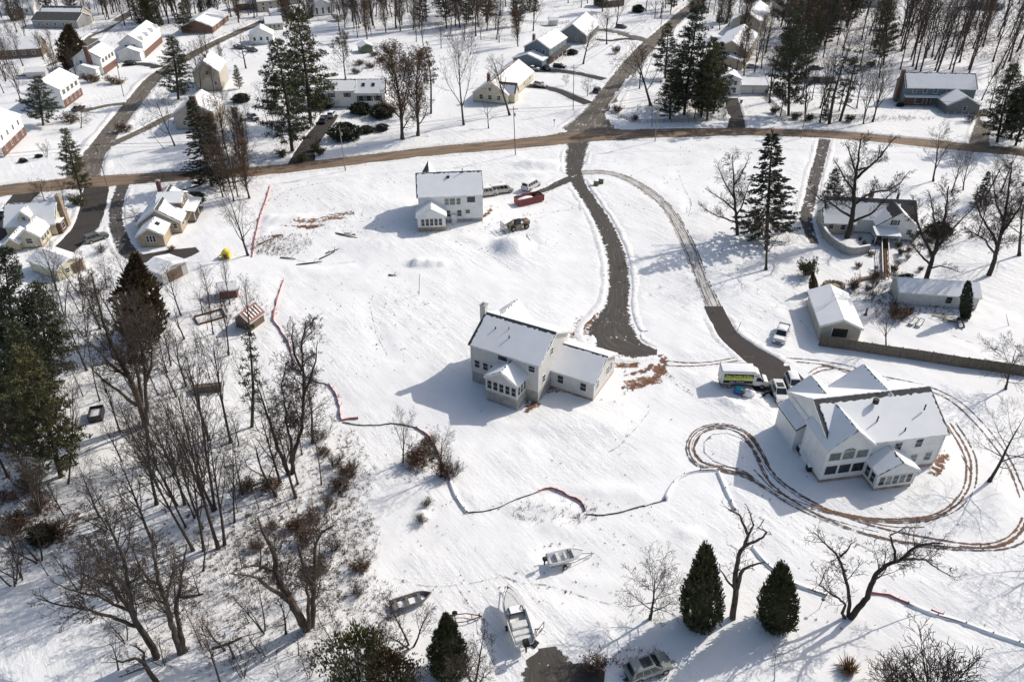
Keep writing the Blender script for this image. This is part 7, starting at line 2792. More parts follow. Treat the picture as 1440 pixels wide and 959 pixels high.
traced_tree('bare_tree', 'big multi trunked brown tree leaning left behind the open snow patch', 205, 598, [
    (.44, [(205, 598, 0), (199, 575, 0), (192, 553, 0), (183, 533, .4), (172, 512, .8), (160, 490, 1), (150, 465, 1.2), (142, 440, 1.4), (135, 412, 1.4), (128, 385, 1.4)]),
    (.32, [(203, 590, .4), (199, 560, .8), (195, 530, 1.3), (190, 505, 1.7), (180, 480, 2), (172, 455, 2), (165, 425, 2)]),
    (.30, [(206, 590, -.3), (205, 560, -.6), (204, 530, -.8), (200, 500, -1), (197, 470, -1.2), (190, 440, -1.4), (184, 410, -1.4)]),
    (.26, [(192, 570, 0), (178, 560, -.8), (165, 548, -1.5), (150, 538, -2), (135, 525, -2.4), (124, 510, -2.6)]),
    (.22, [(183, 533, .4), (165, 520, 1.6), (148, 505, 2.4), (130, 485, 3), (108, 470, 3.2)]),
    (.22, [(204, 540, -.6), (212, 518, -1.6), (214, 490, -2.2), (210, 462, -2.6)])], bark='bark_pale', kids=(8, 6, 4), ratio=.22)
traced_tree('bare_tree', 'double stemmed dark tree at the wood edge left of the red silt fence corner', 409, 668, [
    (.30, [(406, 667, 0), (398, 645, .2), (389, 625, .4), (383, 605, .8), (375, 582, 1), (368, 560, 1.2), (362, 540, 1.4)]),
    (.30, [(411, 667, .2), (412, 642, .2), (419, 622, .2), (425, 600, .2), (426, 570, .3), (427, 540, .4), (425, 510, .5), (424, 480, .5), (430, 455, .6)]),
    (.22, [(408, 650, 0), (410, 625, -.6), (404, 600, -1), (400, 570, -1.4), (396, 540, -1.6), (402, 512, -1.8)]),
    (.2, [(426, 560, .3), (436, 535, .8), (444, 508, 1.2), (446, 482, 1.4)]),
    (.18, [(425, 520, .4), (414, 498, -.4), (410, 475, -.8), (412, 452, -1)])], kids=(8, 6, 4), ratio=.22)
traced_tree('bare_tree', 'bare tree with wide thin limbs left of the tall spruce on the open lawn', 1037, 331, [
    (.36, [(1037, 331, 0), (1036, 312, 0), (1034, 295, 0), (1033, 278, 0), (1032, 258, .2), (1031, 238, .4), (1030, 218, .4)]),
    (.2, [(1036, 314, 0), (1022, 308, -.8), (1008, 304, -1.4), (994, 296, -2), (982, 288, -2.2)]),
    (.2, [(1034, 296, 0), (1020, 284, .8), (1006, 274, 1.6), (992, 266, 2.2)]),
    (.2, [(1035, 305, 0), (1044, 288, -.8), (1050, 270, -1.4), (1056, 252, -1.8)]),
    (.17, [(1033, 280, 0), (1022, 262, -1), (1014, 244, -1.8), (1008, 228, -2.2)]),
    (.17, [(1032, 262, .2), (1042, 246, 1.2), (1050, 230, 1.8), (1054, 216, 2)])], kids=(8, 6, 4), ratio=.24)

T = tree
# evergreens
T('arborvitae', 'tall dense dark green evergreen cone left of the crooked pale tree', 'arbor', 985, 878, 994, 766, .70)
T('arborvitae', 'shorter plump evergreen cone right of the crooked pale tree', 'arbor', 1092, 880, 1102, 796, .88)
T('spruce_tree', 'tall lone spruce with ragged branches on the lawn by the right driveway', 'spruce', 1078, 334, 1087, 186, 1.25)
T('evergreen_tree', 'rounded green cedar by the bottom edge left of the large boat', 'cedar_green', 632, 948, 626, 866, .62)
T('evergreen_shrub', 'broad olive green conifer thicket at the bottom edge left of the green cedar', 'thicket', 506, 980, 503, 890, .5, cat='shrub')
T('evergreen_shrub', 'lower bronze brown conifer mass right of the olive thicket', 'thicket:1', 545, 985, 545, 925, .6, cat='shrub')
T('cedar_tree', 'bronze brown cedar left of the small white garage', 'cedar', 200, 476, 187, 357, .95)
T('pine_tree', 'dark pine at the left edge, highest of the left edge group', 'pine_big', 38, 565, 8, 345, .8)
T('pine_tree', 'dark green pine second in the left edge group, below the yellow cape', 'pine', 74, 548, 46, 402, 1.0)
T('pine_tree', 'large olive pine in front of the left edge group with its trunk bare below', 'pine_olive', 86, 672, 22, 490, .95)
T('pine_tree', 'dark pine filling the gap below the highest left edge pine', 'pine:2', 48, 610, 22, 455, .95)
T('pine_tree', 'low dark pine at the left edge beside the olive pine', 'pine:1', 22, 640, -5, 520, 1.1)
T('pine_tree', 'dark pine half cut off by the left edge of the photo', 'pine', 8, 545, -25, 400, 1.0)
T('pine_tree', 'wide dark green pine in front of the brick and white house', 'pine:1', 61, 177, 52, 108, 1.35)
T('pine_tree', 'tall dark pine at the bend of the left street', 'pine:2', 251, 141, 240, 52, 1.35)
T('cedar_tree', 'brown green cedar behind the left street', 'cedar', 104, 97, 95, 34, 1.3)
T('spruce_tree', 'narrow brownish pine on the corner where the left street meets the main road', 'pine_olive:1', 115, 275, 90, 180, 1.0)
T('spruce_tree', 'dark spruce beside the chimney house with branches down to the ground', 'spruce', 298, 262, 266, 140, 1.2)
T('pine_tree', 'biggest pine left of the split level house', 'pine_olive', 437, 174, 418, 8, 1.06)
T('pine_tree', 'second big pine reaching above the driveway of the split level house', 'pine', 411, 214, 388, 56, 1.08)
T('ivy_tree', 'dark ivy wrapped tree behind the split level house', 'ivy', 486, 112, 477, 40, 1.15)
T('pine_tree', 'dense brown green tree right of the split level house', 'uprightb', 566, 197, 553, 50, 1.15)
T('pine_tree', 'second dense brown tree touching the brown green one', 'uprightb:1', 588, 192, 580, 62, 1.1)
T('pine_tree', 'thin pine with a small high crown on the lawn', 'pine_thin', 606, 161, 601, 60, .85)
T('pine_tree', 'tallest dark pine of the corner group by the road junction', 'pine_big', 962, 162, 984, 8, 1.03)
T('pine_tree', 'dark pine at the back left of the corner group', 'pine', 935, 110, 940, 33, 1.2)
T('pine_tree', 'low dark pine at the front left of the corner group', 'pine', 942, 169, 947, 98, 1.35)
T('pine_tree', 'dark pine in the middle of the corner group', 'pine:2', 986, 166, 1000, 70, 1.1)
T('pine_tree', 'pine at the right end of the corner group by the flat roofed garage', 'pine_olive', 994, 170, 1004, 52, 1.0)
T('pine_tree', 'tall pine with bare lower trunk right of the garage drive', 'pine:1', 1109, 163, 1117, 12, .85)
T('pine_tree', 'dark slim pine leaning right beside the road fence', 'pine_bare', 1166, 175, 1192, 68, 1.25)
T('pine_tree', 'slim pine touching the leaning one, slightly taller', 'pine_bare', 1181, 171, 1206, 70, 1.1)
T('pine_tree', 'dark pine filling the right side of the corner group', 'pine', 1003, 160, 1012, 60, 1.2)
T('pine_tree', 'dark pine filling the left side of the corner group', 'pine:1', 955, 150, 962, 70, 1.15)
T('small_pine', 'young bushy pine low beside the road fence', 'pine', 1160, 173, 1164, 146, 1.2)
T('pine_tree', 'olive green ivied pine behind the vase shaped tree', 'pine_olive', 1242, 92, 1250, -14, .85)
T('pine_tree', 'dark pine at the right edge beside the blue colonial drive', 'pine', 1402, 201, 1430, 92, 1.1)
T('pine_tree', 'larger dark pine cut by the right edge near the road', 'pine_big', 1428, 205, 1462, 85, 1.0)
T('cedar_tree', 'small loose evergreen beside the grey barn roofed house', 'pine_olive:1', 337, 126, 330, 92, 1.1)
T('evergreen_tree', 'slim brown evergreen among the bare trees above the red silt fence', 'pine_bare', 354, 601, 349, 455, .8)
T('evergreen_tree', 'columnar dark evergreen at the right end of the long white shed', 'column', 1357, 449, 1361, 392, .62)
T('evergreen_tree', 'mixed dark evergreen clump left of the rancher beside the drive', 'pine_big', 1170, 305, 1174, 236, 1.0)
T('spruce_tree', 'short spruce behind the tall bare tree on the right lawn', 'spruce', 1378, 290, 1390, 240, 1.1)
T('evergreen_tree', 'half bare ivied sapling at the bottom right of the twin trunked tree', 'leafy:1', 310, 962, 281, 858, .7)
T('pine_tree', 'dark evergreen clump at the top left behind the street', 'pine', 262, 48, 255, 4, 1.5)
# bare trees
T('round_tree', 'small round bare tree standing alone left of the tall evergreen cone', 'round', 914, 871, 926, 789, 1.05)
T('round_tree', 'small upright bare tree left of the tan brush by the center house', 'vase', 567, 651, 563, 570, .9)
T('round_tree', 'small upright bare tree right of the tan brush with red mesh at its foot', 'vase:1', 620, 670, 621, 600, 1.0)
T('bare_tree', 'bare tree whose base stands below the spruce on the open lawn', 'spread', 1077, 380, 1088, 268, 1.0)
T('bare_tree', 'conical bare tree right of the rancher roof below the road', 'vase:2', 1312, 256, 1330, 164, .95)
T('bare_tree', 'bare tree with a dark trunk at the right edge beside the lawn', 'spread:1', 1433, 360, 1452, 240, 1.0)
T('bare_tree', 'small bare tree behind the weathered board fence at the right edge', 'round:1', 1414, 548, 1424, 474, 1.1)
T('bare_tree', 'reddish bare tree between the white garage and the long shed', 'vase_red', 1246, 488, 1250, 424, .95)
T('bare_tree', 'bare reddish tree leaning over the yellow toy by the silt fence', 'vase_red:1', 349, 360, 312, 262, 1.0)
T('bare_tree', 'thick bare trunk leaning left in front of the main road', 'pale:1', 246, 206, 218, 120, .8)
T('bare_tree', 'slender leaning bare tree left of the thick leaning trunk', 'sapling', 231, 210, 198, 164, 1.1)
T('bare_tree', 'bare tree at the corner of the left house roof by the main road', 'spread:2', 229, 274, 224, 240, 1.5)
T('bare_tree', 'round bare shrub like tree by the brick house drive', 'round:1', 114, 181, 113, 146, 1.3)
T('bare_tree', 'bare tree beside the dark parked cars', 'spread', 346, 97, 330, 30, 1.1)
T('bare_tree', 'bare tree in front of the long brick rancher', 'vase', 292, 83, 283, 26, 1.25)
T('bare_tree', 'bare tree on the lawn right of the dense brown pair', 'vase:1', 652, 177, 640, 42, .75)
T('bare_tree', 'short crooked pollard on the lawn by the cream cape', 'gnarl', 687, 181, 686, 136, 1.0)
T('bare_tree', 'bare tree in front of the cream cape with the rust roof valley', 'forest', 717, 163, 686, 74, 1.25)
T('bare_tree', 'bare tree standing alone behind the top middle lawn', 'vase:2', 669, 52, 666, -12, 1.3)
T('bare_tree', 'bare tree at the top middle left of the wire fence', 'forest:1', 726, 37, 722, -20, 1.5)
T('bare_tree', 'bare tree beside the blue house lawn', 'forest:2', 820, 91, 831, 26, 1.5)
T('bare_tree', 'bare tree by the side street beyond the blue house', 'forest:3', 853, 63, 857, 8, 1.5)
T('bare_tree', 'tall bare tree left of the top end of the side street', 'vase', 866, 40, 872, -22, 1.2)
T('bare_tree', 'wide bare tree on the corner lot leaning over the side street', 'spread:1', 915, 149, 893, 48, 1.15)
T('bare_tree', 'stout dark trunk in the corner lot behind the wide bare tree', 'leafy:2', 899, 126, 905, 62, 1.2)
T('bare_tree', 'little bare tree by the black car on the side street', 'round', 826, 136, 826, 108, 1.1)
T('bare_tree', 'little bare tree on the lawn between the two drives', 'round:1', 796, 121, 796, 104, 1.1)
T('bare_tree', 'vase shaped bare tree left of the blue colonial', 'vase:1', 1227, 172, 1252, 80, .9)
T('bare_tree', 'slim bare tree with snow on it beside the vase shaped tree', 'forest', 1214, 175, 1228, 104, 1.0)
T('bare_tree', 'tall bare tree at the edge of the garage yard', 'vase_red', 1082, 145, 1094, 60, 1.0)
T('bare_tree', 'bare trunk right of the tall pine by the road', 'forest:2', 1132, 171, 1142, 62, 1.0)
T('bare_tree', 'bare trunk beside the young bushy pine', 'forest:1', 1153, 173, 1164, 84, 1.0)
T('bare_tree', 'tall thin bare tree beside the left edge pines', 'forest:3', 96, 681, 99, 515, .45)
T('bare_tree', 'thick brown trunk leaning left in the lower left snow', 'pale', 140, 727, 98, 640, .75)
T('bare_tree', 'forked trunk at the left edge beside the brown brush', 'twin', 56, 722, 14, 625, .8)
T('bare_tree', 'tall bare tree right of the tan box in the woods', 'forest', 325, 624, 285, 465, .8)
T('bare_tree', 'tall dark bare tree left of the tan box in the woods', 'forest:1', 294, 620, 248, 475, .9)
T('bare_tree', 'slim bare tree right of the double stemmed dark tree', 'sapling', 452, 682, 440, 560, .8)
T('bare_tree', 'crooked slim tree left of the double stemmed dark tree', 'gnarl:1', 394, 679, 366, 575, .8)
for i, (bx, by, tx, ty) in enumerate(((250, 712, 162, 562), (290, 712, 222, 525), (303, 718, 258, 492), (272, 774, 174, 566), (307, 771, 238, 520), (316, 766, 302, 565), (262, 742, 190, 600), (285, 745, 232, 560), (240, 700, 176, 590), (330, 735, 318, 600))):
    T('woodland_tree', 'tall dark bare tree leaning up left in the central row of the left woods', ('forest', 'forest:1', 'forest:2', 'forest:3')[i % 4], bx, by, tx, ty, .58, group='leaning trees in the central row of the left woods')
T('bare_tree', 'small leafless tree at the left edge above the dark shrub pair', 'multi', 29, 816, 12, 768, 1.3)
T('bare_tree', 'brown bare tree behind the red playhouse', 'vase_red:2', 300, 470, 285, 395, .8)
T('bare_tree', 'bare tree at the silt fence left of the snow field', 'forest:2', 352, 470, 340, 380, .9)
T('bare_tree', 'bare tree left of the slatted red shed', 'forest:3', 322, 500, 305, 400, .8)
T('bare_tree', 'bare tree by the garden frame', 'gnarl', 262, 545, 252, 450, .8)
T('bare_tree', 'bare spreading shrub tree in front of the wooden jon boat', 'multi', 578, 910, 575, 835, 1.1)
T('bare_tree', 'brushy bare tree at the bottom edge left of the large boat', 'multi:1', 668, 962, 672, 900, 1.2)
T('bare_tree', 'bare tree left of the yellow cape by the main road', 'round', 64, 286, 52, 252, 1.3)
T('bare_tree', 'bare tree behind the stone chimney of the yellow cape', 'vase', 91, 292, 80, 250, 1.0)
T('bare_tree', 'small bare tree in front of the tan house wing', 'round:1', 195, 318, 186, 292, 1.2)
T('bare_tree', 'little bare tree between the two left drives', 'sapling:1', 143, 313, 141, 285, 1.3)
T('bare_tree', 'bare tree at the left edge by the far lawn', 'vase:1', 29, 143, 10, 82, .9)
T('bare_tree', 'thin twiggy sapling on the lawn at far left', 'multi', 66, 222, 61, 198, 1.2)
T('bare_tree', 'short thin twiggy tree at the bottom right edge', 'sapling:2', 1089, 958, 1090, 905, .8)

WOOD = [  # zone polygon box (x0,y0,x1,y1), count, kinds, height m, lean px per m, name, label, group
    (1262, 30, 1440, 112, 62, ('forest', 'forest:1', 'forest:2', 'forest:3', 'leafy'), (20, 27), 'woodland_tree', 'tall bare tree of the crowded wood behind the dark blue colonial', 'bare trees of the wood behind the blue colonial'),
    (1262, -40, 1445, 30, 30, ('forest', 'forest:1', 'forest:2', 'forest:3'), (18, 25), 'woodland_tree', 'bare tree in the far top right wood', 'bare trees of the far top right wood'),
    (1095, 5, 1245, 80, 30, ('spread', 'leafy:1', 'vase_red', 'vase:1', 'pine'), (16, 23), 'backyard_tree', 'backyard tree between the beige house and the blue colonial', 'bare trees in the backyards at the upper right'),
    (1090, 30, 1160, 110, 7, ('pine', 'pine_olive', 'pine:1'), (14, 19), 'backyard_pine', 'dark backyard pine above the garage yard at the upper right', 'dark pines in the upper right backyards'),
    (500, -5, 680, 45, 44, ('forest', 'vase', 'spread', 'leafy', 'vase_red:1', 'uprightb:1'), (17, 24), 'backyard_tree', 'bare tree in the row behind the green shed', 'bare trees at the top behind the green shed'),
    (150, -10, 250, 45, 34, ('forest', 'spread:2', 'leafy:1', 'vase', 'uprightb'), (15, 21), 'backyard_tree', 'bare tree behind the white gabled houses at top left', 'bare trees at the top left'),
    (0, -15, 150, 30, 30, ('vase', 'forest:1', 'leafy:2'), (11, 16), 'backyard_tree', 'bare tree around the dark roofed house at far top left', 'bare trees at the far top left'),
    (5, 60, 120, 140, 18, ('vase_red:1', 'forest:3', 'leafy'), (10, 15), 'backyard_tree', 'reddish bare tree behind the brick houses on the left', 'bare trees behind the left brick houses'),
    (262, -15, 440, 35, 36, ('forest', 'vase:1', 'leafy:1', 'uprightb'), (13, 19), 'backyard_tree', 'bare tree around the distant pale roofs at the top', 'bare trees among the far roofs at the top'),
    (690, -20, 900, 12, 26, ('forest', 'vase:2', 'leafy'), (14, 20), 'backyard_tree', 'bare tree at the top edge beyond the blue house', 'bare trees at the top edge beyond the blue house'),
    (905, -25, 1080, 28, 34, ('spread:1', 'vase_red', 'leafy:2', 'uprightb'), (15, 21), 'backyard_tree', 'bare tree at the top edge behind the tan houses', 'bare trees at the top edge behind the tan houses'),
    (1000, 20, 1030, 45, 4, ('vase_red', 'leafy'), (9, 12), 'backyard_tree', 'reddish brown bare tree left of the beige house', 'reddish trees left of the beige house'),
    (1375, 112, 1445, 205, 14, ('forest', 'leafy:1', 'forest:2', 'pine'), (13, 18), 'roadside_tree', 'tree in the dark stand at the right edge beyond the road', 'trees of the dark stand at the right edge'),
    (215, 640, 330, 790, 9, ('forest', 'forest:1', 'forest:2', 'forest:3', 'sapling', 'vase'), (11, 17), 'woodland_tree', 'slim bare tree leaning up in the middle of the left woods', 'slim bare trees of the left woods'),
    (330, 560, 440, 700, 11, ('forest', 'sapling', 'sapling:1', 'gnarl'), (7, 13), 'woodland_tree', 'bare tree in the brushy right side of the left woods', 'bare trees in the brushy side of the woods'),
    (330, 700, 480, 850, 16, ('sapling', 'sapling:1', 'sapling:2', 'multi'), (4, 7), 'woodland_sapling', 'thin sapling among the brown brush by the snow field', 'saplings in the brown brush'),
    (150, 800, 420, 950, 26, ('sapling', 'multi', 'sapling:2', 'forest:2', 'gnarl'), (4, 9), 'woodland_tree', 'small bare tree in the snow at the bottom of the left woods', 'small bare trees at the bottom of the left woods'),
    (285, 200, 352, 285, 24, ('leafy', 'vase_red', 'forest:1', 'leafy:2', 'uprightb', 'uprightb:1'), (10, 15), 'roadside_tree', 'brown bare tree in the dense clump above the bend of the main road', 'brown trees in the clump by the main road'),
    (375, 130, 430, 222, 14, ('sapling', 'forest:2', 'leafy'), (8, 13), 'roadside_tree', 'thin tree in the clump under the big pines', 'thin trees under the big pines'),
    (240, 400, 330, 560, 14, ('sapling', 'gnarl', 'sapling:1', 'forest'), (6, 11), 'garden_tree', 'thin bare tree around the red playhouse garden', 'thin bare trees around the playhouse'),
    (0, 590, 60, 680, 4, ('forest:1', 'leafy'), (9, 14), 'woodland_tree', 'bare tree behind the brown brush at the left edge', 'bare trees at the left edge'),
    (75, 395, 190, 500, 12, ('vase_red', 'vase_red:1', 'multi'), (7, 11), 'garden_tree', 'reddish bare tree below the yellow cape garage', 'reddish bare trees below the cape garage'),
    (940, 120, 1010, 172, 10, ('forest', 'vase_red', 'leafy:1'), (8, 12), 'corner_tree', 'bare tree in the fenced corner lot pines', 'bare trees among the corner lot pines'),
    (250, 95, 330, 180, 12, ('vase_red:1', 'forest:2', 'leafy'), (9, 13), 'backyard_tree', 'bare tree around the chimney house', 'bare trees around the chimney house'),
    (80, 490, 250, 660, 14, ('forest', 'forest:2', 'sapling', 'vase', 'forest:1'), (8, 15), 'woodland_tree', 'bare tree standing in the snow between the left pines and the woods', 'bare trees between the left pines and the woods'),
    (10, 690, 200, 880, 13, ('sapling', 'multi', 'sapling:1', 'forest:3'), (4, 10), 'woodland_tree', 'small bare tree in the lower left snow', 'small bare trees in the lower left snow'),
    (340, 870, 480, 960, 12, ('multi', 'gnarl', 'sapling:2'), (3, 6), 'woodland_tree', 'low tangled bare tree at the bottom edge by the conifer thicket', 'tangled bare trees at the bottom edge'),
    (430, 880, 680, 965, 8, ('multi:1', 'sapling'), (2.5, 4.5), 'woodland_sapling', 'twiggy sapling around the green cedar at the bottom edge', 'saplings around the green cedar'),
    (0, 6, 500, 48, 50, ('spread', 'uprightb', 'leafy', 'vase', 'vase_red', 'spread:1', 'vase:1'), (13, 19), 'far_tree', 'far bare tree among the snowy roofs along the top left edge', 'far trees along the top left edge'),
    (500, 15, 760, 70, 26, ('spread:2', 'uprightb:1', 'vase', 'forest:3', 'vase_red'), (13, 20), 'far_tree', 'far bare tree behind the top middle lawns', 'far trees behind the top middle lawns'),
    (1010, 18, 1265, 112, 34, ('spread', 'uprightb', 'leafy:1', 'vase:2', 'vase_red:1', 'spread:1'), (15, 22), 'far_tree', 'far bare tree in the crowded yards left of the blue colonial', 'far trees in the yards left of the blue colonial'),
    (20, 14, 1240, 40, 22, ('pine', 'pine_olive', 'pine:1', 'ivycol'), (15, 21), 'far_pine', 'dark evergreen in the line along the top edge of the photo', 'far evergreens along the top edge'),
    (1000, 100, 1240, 172, 14, ('forest:1', 'forest:3', 'vase_red', 'leafy'), (12, 18), 'roadside_tree', 'tall thin bare tree in the yards right of the double garage', 'thin bare trees right of the double garage'),
    (1330, 225, 1440, 340, 7, ('vase', 'vase:1', 'spread:2'), (9, 14), 'lawn_tree', 'bare tree on the right lawn behind the clear grey trunk', 'bare trees on the right lawn'),
    (1195, 393, 1275, 450, 14, ('bush', 'bush_leaf', 'multi'), (1.5, 3), 'garden_bush', 'bare garden bush between the garage and the long shed', 'garden bushes between garage and shed'),
    (1205, 335, 1310, 385, 16, ('bush', 'bush_leaf', 'bush_green'), (1.2, 2.2), 'garden_bush', 'low garden bush below the rancher wall', 'garden bushes below the rancher'),
    (600, 55, 700, 110, 5, ('sapling', 'vase:2', 'forest'), (7, 12), 'garden_tree', 'bare tree on the snowy lawns behind the brown pair', 'bare trees on the lawns behind the brown pair'),
]
for zi, (x0, y0, x1, y1, n, kinds, (h0, h1), nm, lab, grp) in enumerate(WOOD):
    rr = random.Random(100 + zi)
    done = []
    tries = 0
    while len(done) < n and tries < 4000:
        tries += 1
        x, y = rr.uniform(x0, x1), rr.uniform(y0, y1)
        g = G(x, y)
        if any((g.xy - q).length < 2.2 for q in done):
            continue
        if any((g.x - c[0]) ** 2 + (g.y - c[1]) ** 2 < c[2] ** 2 for c in KEEP_OUT):
            continue
        done.append(g.xy.copy())
        h = rr.uniform(h0, h1)
        lean = Vector((rr.uniform(-.10, .10), rr.uniform(-.1, .1), 1)).normalized() * h
        place_tree(nm, lab, rr.choice(kinds), g - Vector((0, 0, .05)), lean, rr.uniform(.75, 1.1), group=grp)

# trees standing just outside the frame on the right; their shadows cross the snow
for i, (x, y, h, k) in enumerate(((62, 71, 14, 'spread'), (66, 60, 15, 'spread:1'), (60, 50, 14, 'vase'))):
    place_tree('bare_tree', 'bare tree just beyond the right edge casting its shadow on the snow', k, Vector((x, y, 0)), Vector((0, 0, h)), 1, group='trees beyond the right edge')

# shrubs
B = tree
B('evergreen_shrub', 'round dark shrub left of the brown one in the lower left snow', 'yew', 60, 760, 58, 741, 1.0)
B('brown_shrub', 'reddish brown shrub right of the round dark one', 'bush_leaf', 81, 752, 80, 733, 1.3)
B('evergreen_shrub', 'large dark evergreen shrub by the split level drive', 'yew', 486, 196, 484, 172, 1.3)
B('evergreen_shrub', 'snow dusted dark shrub under the split level windows', 'yew', 507, 161, 507, 143, 1.2)
B('evergreen_shrub', 'small dark shrub right of the large one by the split level drive', 'yew', 516, 187, 515, 176, 1.3)
B('evergreen_shrub', 'dark shrub between the split level house and the dense brown tree', 'yew', 537, 166, 536, 146, 1.2)
B('evergreen_shrub', 'dark hemlock shrub left of the split level garage', 'yew', 452, 152, 450, 132, 1.2)
B('evergreen_shrub', 'low dark shrub on the lawn in front of the dense brown tree', 'yew', 537, 184, 536, 174, 1.4)
B('brown_shrub', 'brown hedge shrub between the dense pair of trees', 'bush_leaf', 545, 160, 545, 140, 1.5)
B('brown_shrub', 'tan brown brush in the middle of the mesh corner by the center house', 'bush_leaf', 590, 652, 590, 628, 1.3)
B('brown_shrub', 'rusty grass shrub at the foot of the right small upright tree', 'bush_leaf', 624, 672, 624, 648, .8)
B('brown_shrub', 'rust colored shrub behind the tan brush', 'bush_leaf', 603, 628, 603, 612, 1.1)
B('bare_shrub', 'loose bare shrub right of the small upright trees', 'bush', 640, 668, 641, 648, 1.1)
B('bare_shrub', 'large twiggy bush at the bottom edge of the right snow', 'bush_dense', 1312, 985, 1309, 912, 1.05)
B('bare_shrub', 'low twiggy bush left of the large one at the bottom edge', 'bush', 1262, 972, 1262, 938, 1.2)
B('straw_tuft', 'tan grass tuft at the bottom right below the three stemmed tree', 'grass', 1194, 943, 1194, 929, 1.0)
B('straw_tuft', 'orange brown grass clump by the parked silver car', 'bush_leaf', 838, 940, 836, 918, .9)
B('bare_shrub', 'small bare bush half buried below the mesh corner', 'bush', 600, 712, 600, 700, 1.2)
B('bare_shrub', 'snow covered bush mound with stems on the open snow', 'bush', 592, 735, 592, 722, 1.2)
B('brown_shrub', 'rusty columnar shrub above the white gabled garage', 'cedar', 1145, 412, 1143, 382, .7)
B('brown_shrub', 'snowy brown bush below the rusty columnar shrub', 'bush_leaf', 1148, 424, 1147, 406, .9)
B('bare_shrub', 'bare garden bush on the snow left of the retaining wall', 'bush_green', 1137, 388, 1136, 362, 1.0)
B('brown_shrub', 'reddish bush between the long shed and the reddish tree', 'bush_leaf', 1265, 450, 1265, 428, .9)
B('evergreen_shrub', 'small dark bush behind the long white shed', 'yew', 1273, 398, 1273, 387, 1.4)
B('brown_shrub', 'brown bush against the right end of the rancher', 'bush_green', 1285, 338, 1286, 322, 1.3)
B('evergreen_shrub', 'round brown evergreen bush at the rancher corner', 'yew', 1320, 332, 1322, 314, 1.3)
B('brown_shrub', 'tan bush beside the tan house porch', 'bush_leaf', 240, 352, 240, 345, 1.4)
B('bare_shrub', 'twiggy bush in front of the parked grey minivan', 'bush', 143, 356, 142, 342, 1.4)
B('evergreen_shrub', 'dark bush under the corner pine by the main road', 'bush_green', 108, 288, 107, 273, 1.5)
B('evergreen_shrub', 'dark shrub at the back of the tan house', 'yew', 275, 285, 274, 270, 1.2)
B('brown_shrub', 'round red brown shrub by the left street', 'bush_leaf', 174, 186, 173, 172, 1.5)
B('brown_shrub', 'brown hedge on the white house lawn above the street', 'bush_leaf', 160, 118, 160, 106, 2.2)
B('brown_shrub', 'brown shrub beside the white house chimney', 'bush_leaf', 127, 116, 126, 101, 1.6)
B('brown_shrub', 'brown shrub below the brick front of the white house', 'bush_leaf', 98, 172, 97, 158, 1.7)
B('evergreen_shrub', 'little dark bush on the far left lawn', 'yew', 33, 229, 33, 223, 1.4)
B('evergreen_shrub', 'second little dark bush on the far left lawn', 'yew', 55, 222, 55, 217, 1.4)
B('evergreen_shrub', 'dark bush right of the grey barn roofed house', 'yew', 340, 144, 338, 131, 1.4)
B('brown_shrub', 'small tree shaped bush on the blue house lawn', 'bush_leaf', 866, 76, 866, 62, .9)
B('evergreen_shrub', 'foundation shrub in front of the blue house porch', 'yew', 804, 77, 804, 69, 1.5)
B('brown_shrub', 'brown planting along the corner fence', 'bush_leaf', 868, 158, 868, 146, 1.3)
B('brown_shrub', 'second brown planting along the corner fence', 'bush_leaf', 893, 170, 893, 160, 1.2)
B('evergreen_shrub', 'dark bush by the top end of the side street', 'yew', 897, 18, 898, 6, 1.1)
B('bare_shrub', 'brown stems beside the blue colonial drive', 'bush', 1364, 172, 1366, 158, 1.4)
B('evergreen_shrub', 'small dark shrub at the left corner of the blue colonial', 'yew', 1266, 150, 1266, 144, 1.3)
for i, (x, y) in enumerate(((455, 640), (470, 655), (488, 668), (478, 690), (462, 712), (440, 730), (420, 742), (496, 660), (385, 742), (432, 762), (470, 775), (452, 800), (505, 800), (503, 838), (412, 742), (360, 770), (400, 808), (380, 690), (345, 690), (450, 620))):
    tree('brown_shrub', 'brown brush clump along the right edge of the woods', ('bush_leaf', 'bush', 'bush_leaf')[i % 3], x, y, x, y - 12 - (i * 7 % 8), 1.2, group='brush clumps along the wood edge')
for i, (x, y) in enumerate(((25, 735), (8, 705), (60, 712), (35, 690), (15, 745))):
    tree('brown_shrub', 'rusty brush clump at the left edge below the forked trunk', 'bush_leaf', x, y, x, y - 13 - i * 2, 1.3, group='brush clumps at the left edge')
for i, (x, y) in enumerate(((505, 92), (520, 96), (535, 88), (550, 96), (525, 80), (568, 88), (500, 104))):
    tree('brown_shrub', 'brown brush clump behind the split level house', 'bush_leaf', x, y, x, y - 9, 1.6, group='brush clumps behind the split level house')
for i, (x, y) in enumerate(((1120, 168), (1140, 170), (1195, 172), (1090, 160), (1110, 100), (1150, 60), (1200, 92), (1225, 95))):
    tree('brown_shrub', 'dark brush clump along the road at the upper right', 'bush_green', x, y, x, y - 10, 1.5, group='brush clumps at the upper right')
for i, (x, y) in enumerate(((395, 222), (425, 228), (445, 212), (340, 240), (318, 250), (300, 244), (450, 218))):
    tree('brown_shrub', 'brush clump beside the main road left of the driveway', 'bush_green', x, y, x, y - 12, 1.4, group='brush clumps beside the main road')


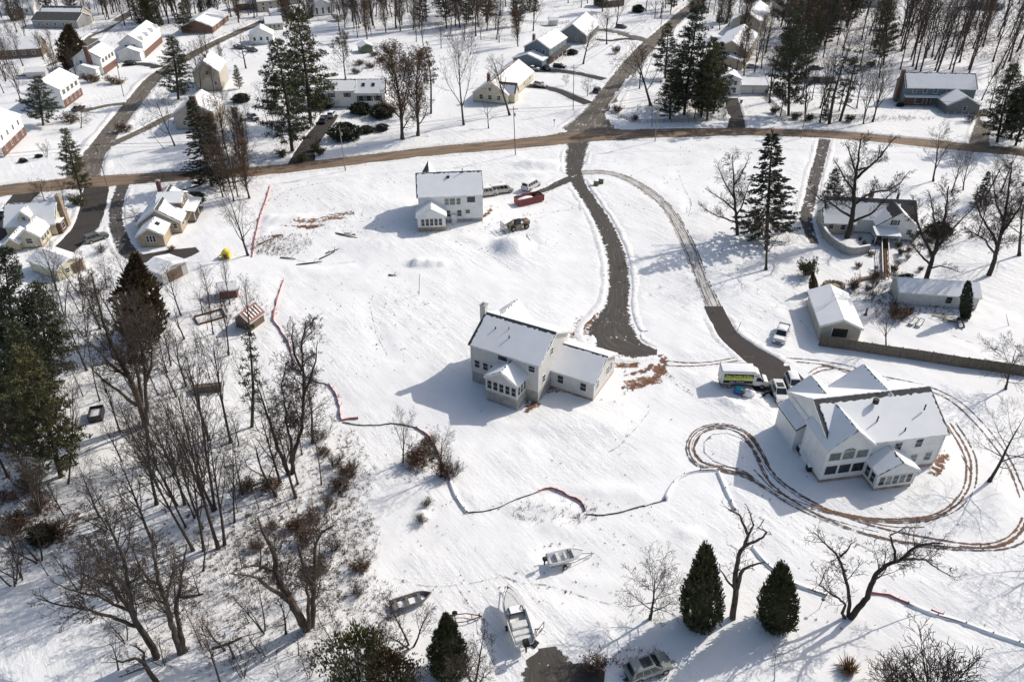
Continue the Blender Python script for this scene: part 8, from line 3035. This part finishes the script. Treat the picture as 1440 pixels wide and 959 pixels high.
def brush_stuff(name, spots, h, key_n=5, mats=('twig_red', 'deadleaf')):
    """low weeds and stems, one mesh, past counting"""
    mb = MB()
    for (px, py, rx, ry, n) in spots:
        c = G(px, py)
        for _ in range(n):
            a, q = RNG.uniform(0, 6.28), math.sqrt(RNG.random())
            p = Vector((c.x + math.cos(a) * q * rx, c.y + math.sin(a) * q * ry, -.02))
            k = int(RNG.integers(3, 8))
            for _ in range(k):
                d = (Vector((0, 0, 1)) + rvec() * .7).normalized()
                d.z = abs(d.z)
                L = RNG.uniform(.25, 1.0) * h
                mid = p + d * L * .5 + rvec() * .08
                mb.tube([p, mid, p + d * L + rvec() * .12], [.016, .012, .008], 3, 0, cap=False)
                if RNG.random() < .45:
                    leaf(mb, p + d * L * RNG.uniform(.3, .9), rvec(), RNG.uniform(.12, .28), RNG.uniform(.07, .15), 1)
    o = link(name, mb.mesh(name, list(mats)))
    tag(o, kind='stuff')


brush_stuff('woodland_weeds', [(440, 700, 8, 14, 260), (480, 690, 4, 7, 200), (420, 770, 10, 8, 420), (380, 840, 12, 8, 380), (300, 880, 10, 6, 220), (500, 770, 2.5, 6, 150), (330, 690, 9, 10, 220), (60, 740, 9, 6, 320), (20, 660, 7, 6, 200), (240, 800, 12, 10, 160), (420, 590, 6, 9, 220), (500, 860, 5, 5, 220), (395, 345, 7, 5, 260), (600, 650, 3.5, 2.5, 160), (1235, 415, 6, 4, 160), (1260, 345, 8, 3, 150), (1320, 435, 6, 3, 90), (780, 722, 6, 2, 90), (905, 935, 3.5, 2, 60), (1020, 400, 20, 14, 40), (330, 440, 8, 5, 110)], .9)
brush_stuff('far_weeds', [(300, 15, 60, 30, 300), (600, 25, 50, 30, 400), (850, 10, 60, 30, 300), (1000, 30, 40, 40, 400), (1240, 140, 40, 16, 260), (80, 60, 40, 30, 300), (300, 160, 24, 24, 260), (540, 160, 14, 10, 120), (680, 40, 40, 20, 160), (520, 95, 20, 8, 260), (1340, 65, 45, 24, 700), (1150, 80, 26, 24, 350), (1180, 168, 28, 3, 220), (60, 110, 20, 10, 180), (200, 40, 25, 14, 200), (310, 235, 13, 9, 260), (420, 200, 7, 8, 120), (1410, 150, 12, 18, 220), (960, 155, 16, 8, 160)], 1.3)

brush_stuff('field_stubble', [(520, 440, 14, 20, 160), (450, 330, 14, 10, 140), (900, 640, 40, 20, 110), (700, 330, 16, 8, 120), (1200, 250, 50, 40, 260), (600, 280, 40, 20, 200), (1150, 790, 30, 10, 120), (760, 770, 24, 8, 160), (420, 300, 20, 14, 160), (500, 200, 60, 30, 200), (1000, 250, 40, 30, 150)], .32)
build_ground()
